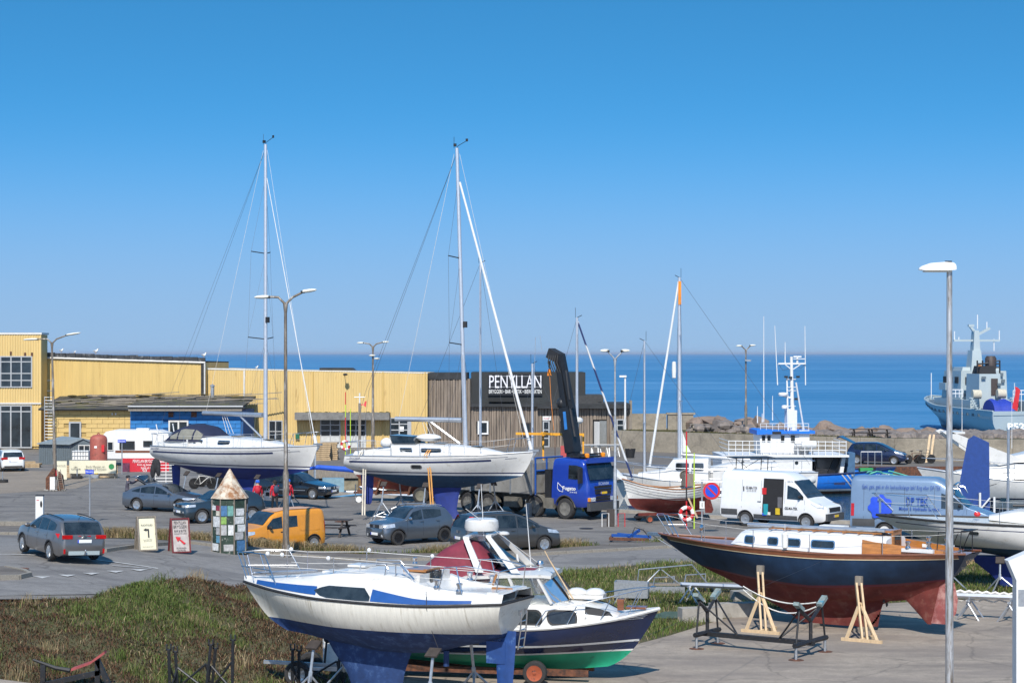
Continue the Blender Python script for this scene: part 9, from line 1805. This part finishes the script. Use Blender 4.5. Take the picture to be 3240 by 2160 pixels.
cradle('empty black steel boat cradle on the concrete beside the green bow',G(2238,2044),G(2565,2075))
def stands(label,px,py,hs,rz=0):
 p=G(px,py); t=thing('boat_stand',label,'boat stand',(p.x,max(p.y,45.6),bank_z(p.x,max(p.y,45.6)) if p.x<-6 else 0),rz)
 for i,(x,y,h_,tl) in enumerate(hs):rd(t,'upright',black_steel,.04,[(x,y,0),(x+tl,y,h_)]); bx(t,'fork',black_steel,((x+tl-.05,y,h_+.06),(.03,.08,.14)),((x+tl+.05,y,h_+.06),(.03,.08,.14)),((x+tl,y,h_),(.13,.08,.03)))
 rd(t,'tie_bar',black_steel,.028,*[[(a[0],a[1],a[2]*.6),(b[0],b[1],.08)] for a,b in zip(hs,hs[1:])],*[[(b[0],b[1],b[2]*.6),(a[0],a[1],.08)] for a,b in zip(hs,hs[1:])]); return t
stands('cluster of black steel boat stands on the grass bank',610,2175,[(-.55,0,1.05,-.03),(-.42,.3,.95,-.05),(.30,.1,1.15,.12),(.42,.2,1.05,.1),(.95,0,1.28,.02)]); stands('dark uprights beside the small trailer under the cream yacht',930,2175,[(-.05,0,.95,.02),(.1,.1,.9,.02),(1.05,0,1.1,.1),(1.2,.1,1.1,.1)])
t=thing('boat_chock','black steel chock with two red padded arms at bottom left','boat chock',(fx(215,47.5),47.5,bank_z(fx(215,47.5),47.5)-.1)); rp=mat('worn_red_pad',(.30,.06,.06),.7,var=.4); m=MB(); m.tube([(-.85,0,.72),(-.3,0,.52),(.05,0,.46)],[.03,.05,.06],6); m.build('arm',black_rub,t); m=MB(); m.loft([[(.1,-.12,.46),(.1,.12,.46),(.1,.12,.52),(.1,-.12,.52)],[(.55,-.12,.62),(.55,.12,.62),(.55,.12,.68),(.55,-.12,.68)],[(.92,-.12,.88),(.92,.12,.88),(.90,.12,.94),(.90,-.12,.94)]]); m.build('red_pad',rp,t); br_(t,'frame_bar',black_steel,.1,.12,((-.65,0,.1),(.8,0,.42)),((-.62,0,-.3),(-.6,0,.6)),((.72,0,-.3),(.72,0,.75)),((.72,0,.7),(1.0,0,.1)))
t=thing('small_trailer','small galvanised trailer with spoked wheel beneath the cream yacht bow','trailer',(fx(955,48.6),48.9,0),-.12); br_(t,'drawbar',galv,.09,.08,((-1.0,0,.5),(2.2,0,.4)),((-.2,-.5,.45),(2.2,-.5,.4))); bx(t,'axle',galv,((0,.1,.33),(.1,1.5,.1))); [add_wheel(t,0,y,.32,.2,'hub',alloy,'smt') for y in(-.62,.85)]; m=MB(); m.rod((.5,.2,.45),(.55,.2,1.0),.03); m.ell((.58,.2,1.06),(.1,.07,.1),8,6); m.build('jockey_wheel',black_rub,t); bx(t,'white_board',old_white,((.75,.5,.85),(.7,.06,1.0)))
# galvanised box trailer, pulpits, sheet, concrete blocks on the verge
p=G(1995,1905); t=thing('box_trailer','galvanised steel box behind the motor boat bow','trailer',(p.x,p.y+.6,0),-.15); m=MB(); m.prism([(-.75,-.55,.15),(1.0,-.55,.15),(1.0,-.55,.8),(-.75,-.55,.85)],(0,.05,0)); m.prism([(-.75,.5,.15),(1.0,.5,.15),(1.0,.5,.8),(-.75,.5,.85)],(0,.05,0)); m.box((1.0,0,.48),(.05,1.05,.64)); m.box((-.75,0,.5),(.05,1.05,.7)); m.box((.12,0,.16),(1.7,1.0,.05)); m.build('box',galv,t); t.scale=(.62,.62,.75)
t=thing('pushpit_frame','bent steel tube frames lying on grass beyond the motor boat','tube frame',G(2045,1880)); rd(t,'tube',galv,.028,[(-.35,0,0),(-.25,0,.85),(1.6,.6,.95),(2.4,.8,0)],[(-.3,0,.1),(.5,.3,.85),(1.3,.5,.2)],[(.2,.2,0),(.3,.2,.55),(1.0,.5,.55),(.95,.5,0)],[(1.3,.6,0),(1.4,.6,.6),(2.1,.9,.6),(2.1,.9,0)])
t=thing('mesh_gangway','low galvanised mesh gangway sections on the verge','gangway',G(2120,1880),.0); bx(t,'mesh_panel',galv,((-.6,0,.16),(2.2,.1,.22))); bx(t,'mesh_panel',galv,((3.6,.2,.16),(2.4,.1,.22))); bx(t,'deck_board',wood_old,((1.5,.5,.3),(6.5,.5,.06)))
t=thing('mast','long aluminium mast laid on trestles behind the dark blue yacht','mast',(5.6,64.4,0)); rd(t,'spar',alu,.085,[(-.05,0,.62),(5.0,-2.2,.66)]); rd(t,'spar_end',alu,.09,[(5.0,-2.2,.66),(10.6,-4.7,.74)]); m=MB(); m.tube([(8.2+.12*i,-3.55-.06*i,.80+.05*(i%2)) for i in range(20)],.05,5); m.tube([(7.6+.15*i,-3.35-.06*i,.62-.04*(i%3)) for i in range(20)],.03,5); m.build('coiled_rigging',wire_l,t)
for i,(x,y) in enumerate(((5.9,64.25),(14.15,60.6),(15.3,60.1),(10.0,62.4))):
 t=thing('trestle',['trestle under the left end of the long mast','folding trestle under the long mast near the lamp post','folding trestle under the right end of the long mast','trestle under the long mast hidden by the yacht keel'][i],'trestle',(x,y,0),-.4,'trestles under the mast'); [rd(t,'leg',white_paint if i==0 else alu,.03,[(sx*.35,sy*.4,0),(-sx*.05,sy*.3,.6)]) for sx in(1,-1) for sy in(1,-1)]; rd(t,'cross_tube',alu,.03,[(0,-.45,.6),(0,.45,.6)])
for i,(px,py,w_) in enumerate(((2215,1965,1.3),(2330,1950,1.7),(2345,1910,.6))):p=G(px,py); o=MB(); o.box((0,0,.22),(w_,.45,.44)); q=o.build('concrete_block',concrete_m); q.location=p; q.rotation_euler=(0,0,.25); tag(q,['concrete block at the grass edge left of the dark blue yacht','long concrete block under the dark blue bow','upright concrete block behind the first timber prop'][i],'concrete block','concrete blocks by the verge')
o=MB(); o.loft([[(-1.0,0,.02),(-.9,.02,.03),(-.9,-.02,.03)],[(-.2,.35,.05),(-.2,0,.22),(-.2,-.35,.05)],[(.8,.3,.05),(.8,0,.2),(.8,-.3,.05)],[(1.3,0,.02),(1.2,.02,.03),(1.2,-.02,.03)]]); q=o.build('upturned_dinghy',mat('dark_green_grp',(.045,.075,.06),.6,var=.2)); q.location=G(2125,1955); q.rotation_euler=(0,0,.12); tag(q,'dark green upturned dinghy in the grass beside the navy bow','dinghy')
m=MB(); Z_=lambda px,y:wpt(bb,*px)
pr1,pr2=wpt(bb,6.1,1.9),wpt(bb,3.7,2.0); rp_=[Vector((pr1[0],pr1[1]-.1,1.3)).lerp(Vector((pr2[0],pr2[1]-.1,1.0)),u)+Vector((0,0,-1.6*u*(1-u)*.55)) for u in lsp(0,1,10)]; m.tube(rp_,.02,5); m.tube([v+Vector((0,0,-.1-.2*math.sin(i*.3))) for i,v in enumerate(rp_)],.02,5); tag(m.build('rope',wire_l),'pale rope slung between the timber props of the dark yacht','rope')
# white gable at the right edge
Yg=43.0; t=thing('white_frame','white painted steel upright with chipped paint at the right edge','steel frame',(fx(3216,Yg),Yg,0)); lx=lambda px:fx(px,Yg)-t.location.x; m=MB(); m.prism([(lx(3190),0,fz(1774,Yg)),(lx(3290),0,fz(1730,Yg)),(lx(3290),0,-.2),(lx(3216),0,-.2),(lx(3216),0,fz(1835,Yg))],(0,.35,0)); m.build('upright',white_paint,t); bx(t,'grey_patch',galv,((lx(3231),-.006,fz(1890,Yg)),(.13,.01,.36)))
# gulls on the parapet
for i,(px,py,s_,Yq) in enumerate(((194,1114,.62,170.6),(303,1118,.8,170.6),(236,1117,.4,170.6),(645,1130,.78,170.6),(812,1166,.5,171.2))):
 t=thing('gull',['white gull at the left on the black parapet','largest white gull in the middle of the black parapet','gull half hidden behind the black parapet','white gull at the right end of the black parapet','white gull on the ribbed hall roof'][i],'gull',(fx(px,Yq),Yq,fz(py,Yq)),.5,'gulls on the roofs'); m=MB(); m.ell((0,0,.24*s_),(.24*s_,.12*s_,.14*s_),8,6); m.tube([(.15*s_,0,.3*s_),(.2*s_,0,.45*s_),(.22*s_,0,.52*s_)],[.09*s_,.07*s_,.06*s_],6); m.build('body',wht_text,t); m=MB(); m.ell((-.12*s_,0,.27*s_),(.2*s_,.13*s_,.09*s_),8,5); m.build('wing',frame_g,t); rd(t,'beak',yellow_p,.015,[(.26*s_,0,.51*s_),(.34*s_,0,.49*s_)]); [rd(t,'leg',yellow_p,.012,[(0,u,0),(0,u,.15*s_)]) for u in(.03,-.03)]
# ------------------------------------------------------------------ grass and heath
g_=random.Random(11)
def scat(n,f):
 out=[]
 while len(out)<n:
  q=f()
  if q:out.append(q)
 return out
def on_bank(pred):
 def f():
  x,y=g_.uniform(-27,-3.5),g_.uniform(45.2,69)
  if y>edge_y(x)-.1 or(x>-5.6 and y<47.5):return None
  n=math.sin(x*.55+y*.35)+math.sin(x*.23-y*.5+1)+.7*math.sin(x*1.3+y*.9); g0=math.exp(-((x+9.4+(y-52)*.28)/2.0)**2)*1.15-.75+.5*n
  return(x,y,bank_z(x,y)-.02) if pred(g0+g_.gauss(0,.45)) else None
 return f
brown=[(.085,.050,.026),(.11,.062,.032),(.060,.042,.022),(.13,.085,.045),(.055,.055,.020),(.10,.045,.028),(.06,.072,.024),(.035,.032,.016)]; greenc=[(.065,.105,.018),(.09,.13,.028),(.05,.075,.016),(.13,.14,.045)]; straw=[(.30,.22,.12),(.24,.18,.10),(.36,.28,.17),(.2,.17,.08)]
blades('heath',scat(80000,on_bank(lambda v:v<.62)),.13,.020,1.2,brown,'heath_twigs','brown creeping heath covering the roadside bank'); blades('grass',scat(17000,on_bank(lambda v:v>.55)),.20,.018,.8,greenc,'grass_blades','green grass growing through the heath on the bank'); blades('dry_grass',scat(6500,on_bank(lambda v:v>-.6 or g_.random()<.2)),.24,.012,1.0,straw,'straw_blades','dry straw stems scattered over the bank')
red_b=[(.115,.052,.030),(.09,.040,.024),(.14,.075,.04),(.06,.034,.02)]
blades('heath',scat(42000,on_bank(lambda v:v<.5 and g_.random()<.9)),.17,.016,1.3,red_b,'heath_twigs','reddish heath twigs on the crest of the bank')
def tufts():
 out=[]
 for i in range(60):
  x,y=g_.uniform(-24,-6),g_.uniform(46.5,66)
  if y>edge_y(x)-.3:continue
  for j in range(90):a,b=x+g_.gauss(0,.16),y+g_.gauss(0,.2); out.append((a,b,bank_z(a,b)-.02))
 return out
blades('grass',tufts(),.42,.014,.55,greenc+[(.16,.17,.06)],'grass_blades','taller single tufts of grass standing out of the bank'); blades('dry_grass',tufts()[:1500],.44,.010,.5,straw,'straw_blades','tall dry stems standing out of the bank')
def on_poly(poly,pred=None):
 xs=[q[0] for q in poly]; ys=[q[1] for q in poly]
 def f():
  x,y=g_.uniform(min(xs),max(xs)),g_.uniform(min(ys),max(ys)); n=math.sin(x*1.1+y*.6)+math.sin(x*.4-y*1.3)
  return(x,y,zg(x,y)+.01) if inside(poly,x,y) and(pred is None or pred(n,x,y)) else None
 return f
blades('grass',scat(42000,on_poly(verge,lambda n,x,y:n+g_.gauss(0,.6)>-.3)),.24,.020,.7,greenc,'grass_blades','green verge grass between the road and the concrete yard'); blades('dry_grass',scat(20000,on_poly(verge)),.20,.016,1.0,straw+[(.11,.12,.03)],'straw_blades','dry grass mixed into the roadside verge')
strip_=[(-17.4,82.2),(-15,82.0),(-10.6,79.9),(-6,79.6),(-1.5,80.3),(2.4,82.6),(6.5,85),(6.5,84.4),(2.2,82.0),(-2,79.8),(-6,79.1),(-10.6,79.2),(-13,80.6),(-17.4,81.6)]
blades('dry_grass',scat(11000,on_poly(strip_,lambda n,x,y:x<-6.5 or n+g_.gauss(0,.4)>1.1)),.50,.016,.6,straw+[(.16,.13,.06)],'straw_blades','tall straw grass in front of the orange yellow van'); blades('grass',scat(5000,on_poly(strip_,lambda n,x,y:n+g_.gauss(0,.5)>.6)),.30,.022,.6,greenc,'grass_blades','green tufts along the back of the pavement')
blades('grass',scat(9000,on_poly([(8.6,166.6),(20,158),(29.4,151.4),(29,157),(18,165),(10,172)])),.25,.05,.6,[(.07,.07,.02),(.1,.085,.03)],'grass_blades','short grass on the bank behind the flood wall')
for o in[q for q in COL.objects if q.name.startswith('grass') or q.name.startswith('dry_grass')]:
 if 'behind the flood wall' in o.get('label',''):o.location.z=1.38
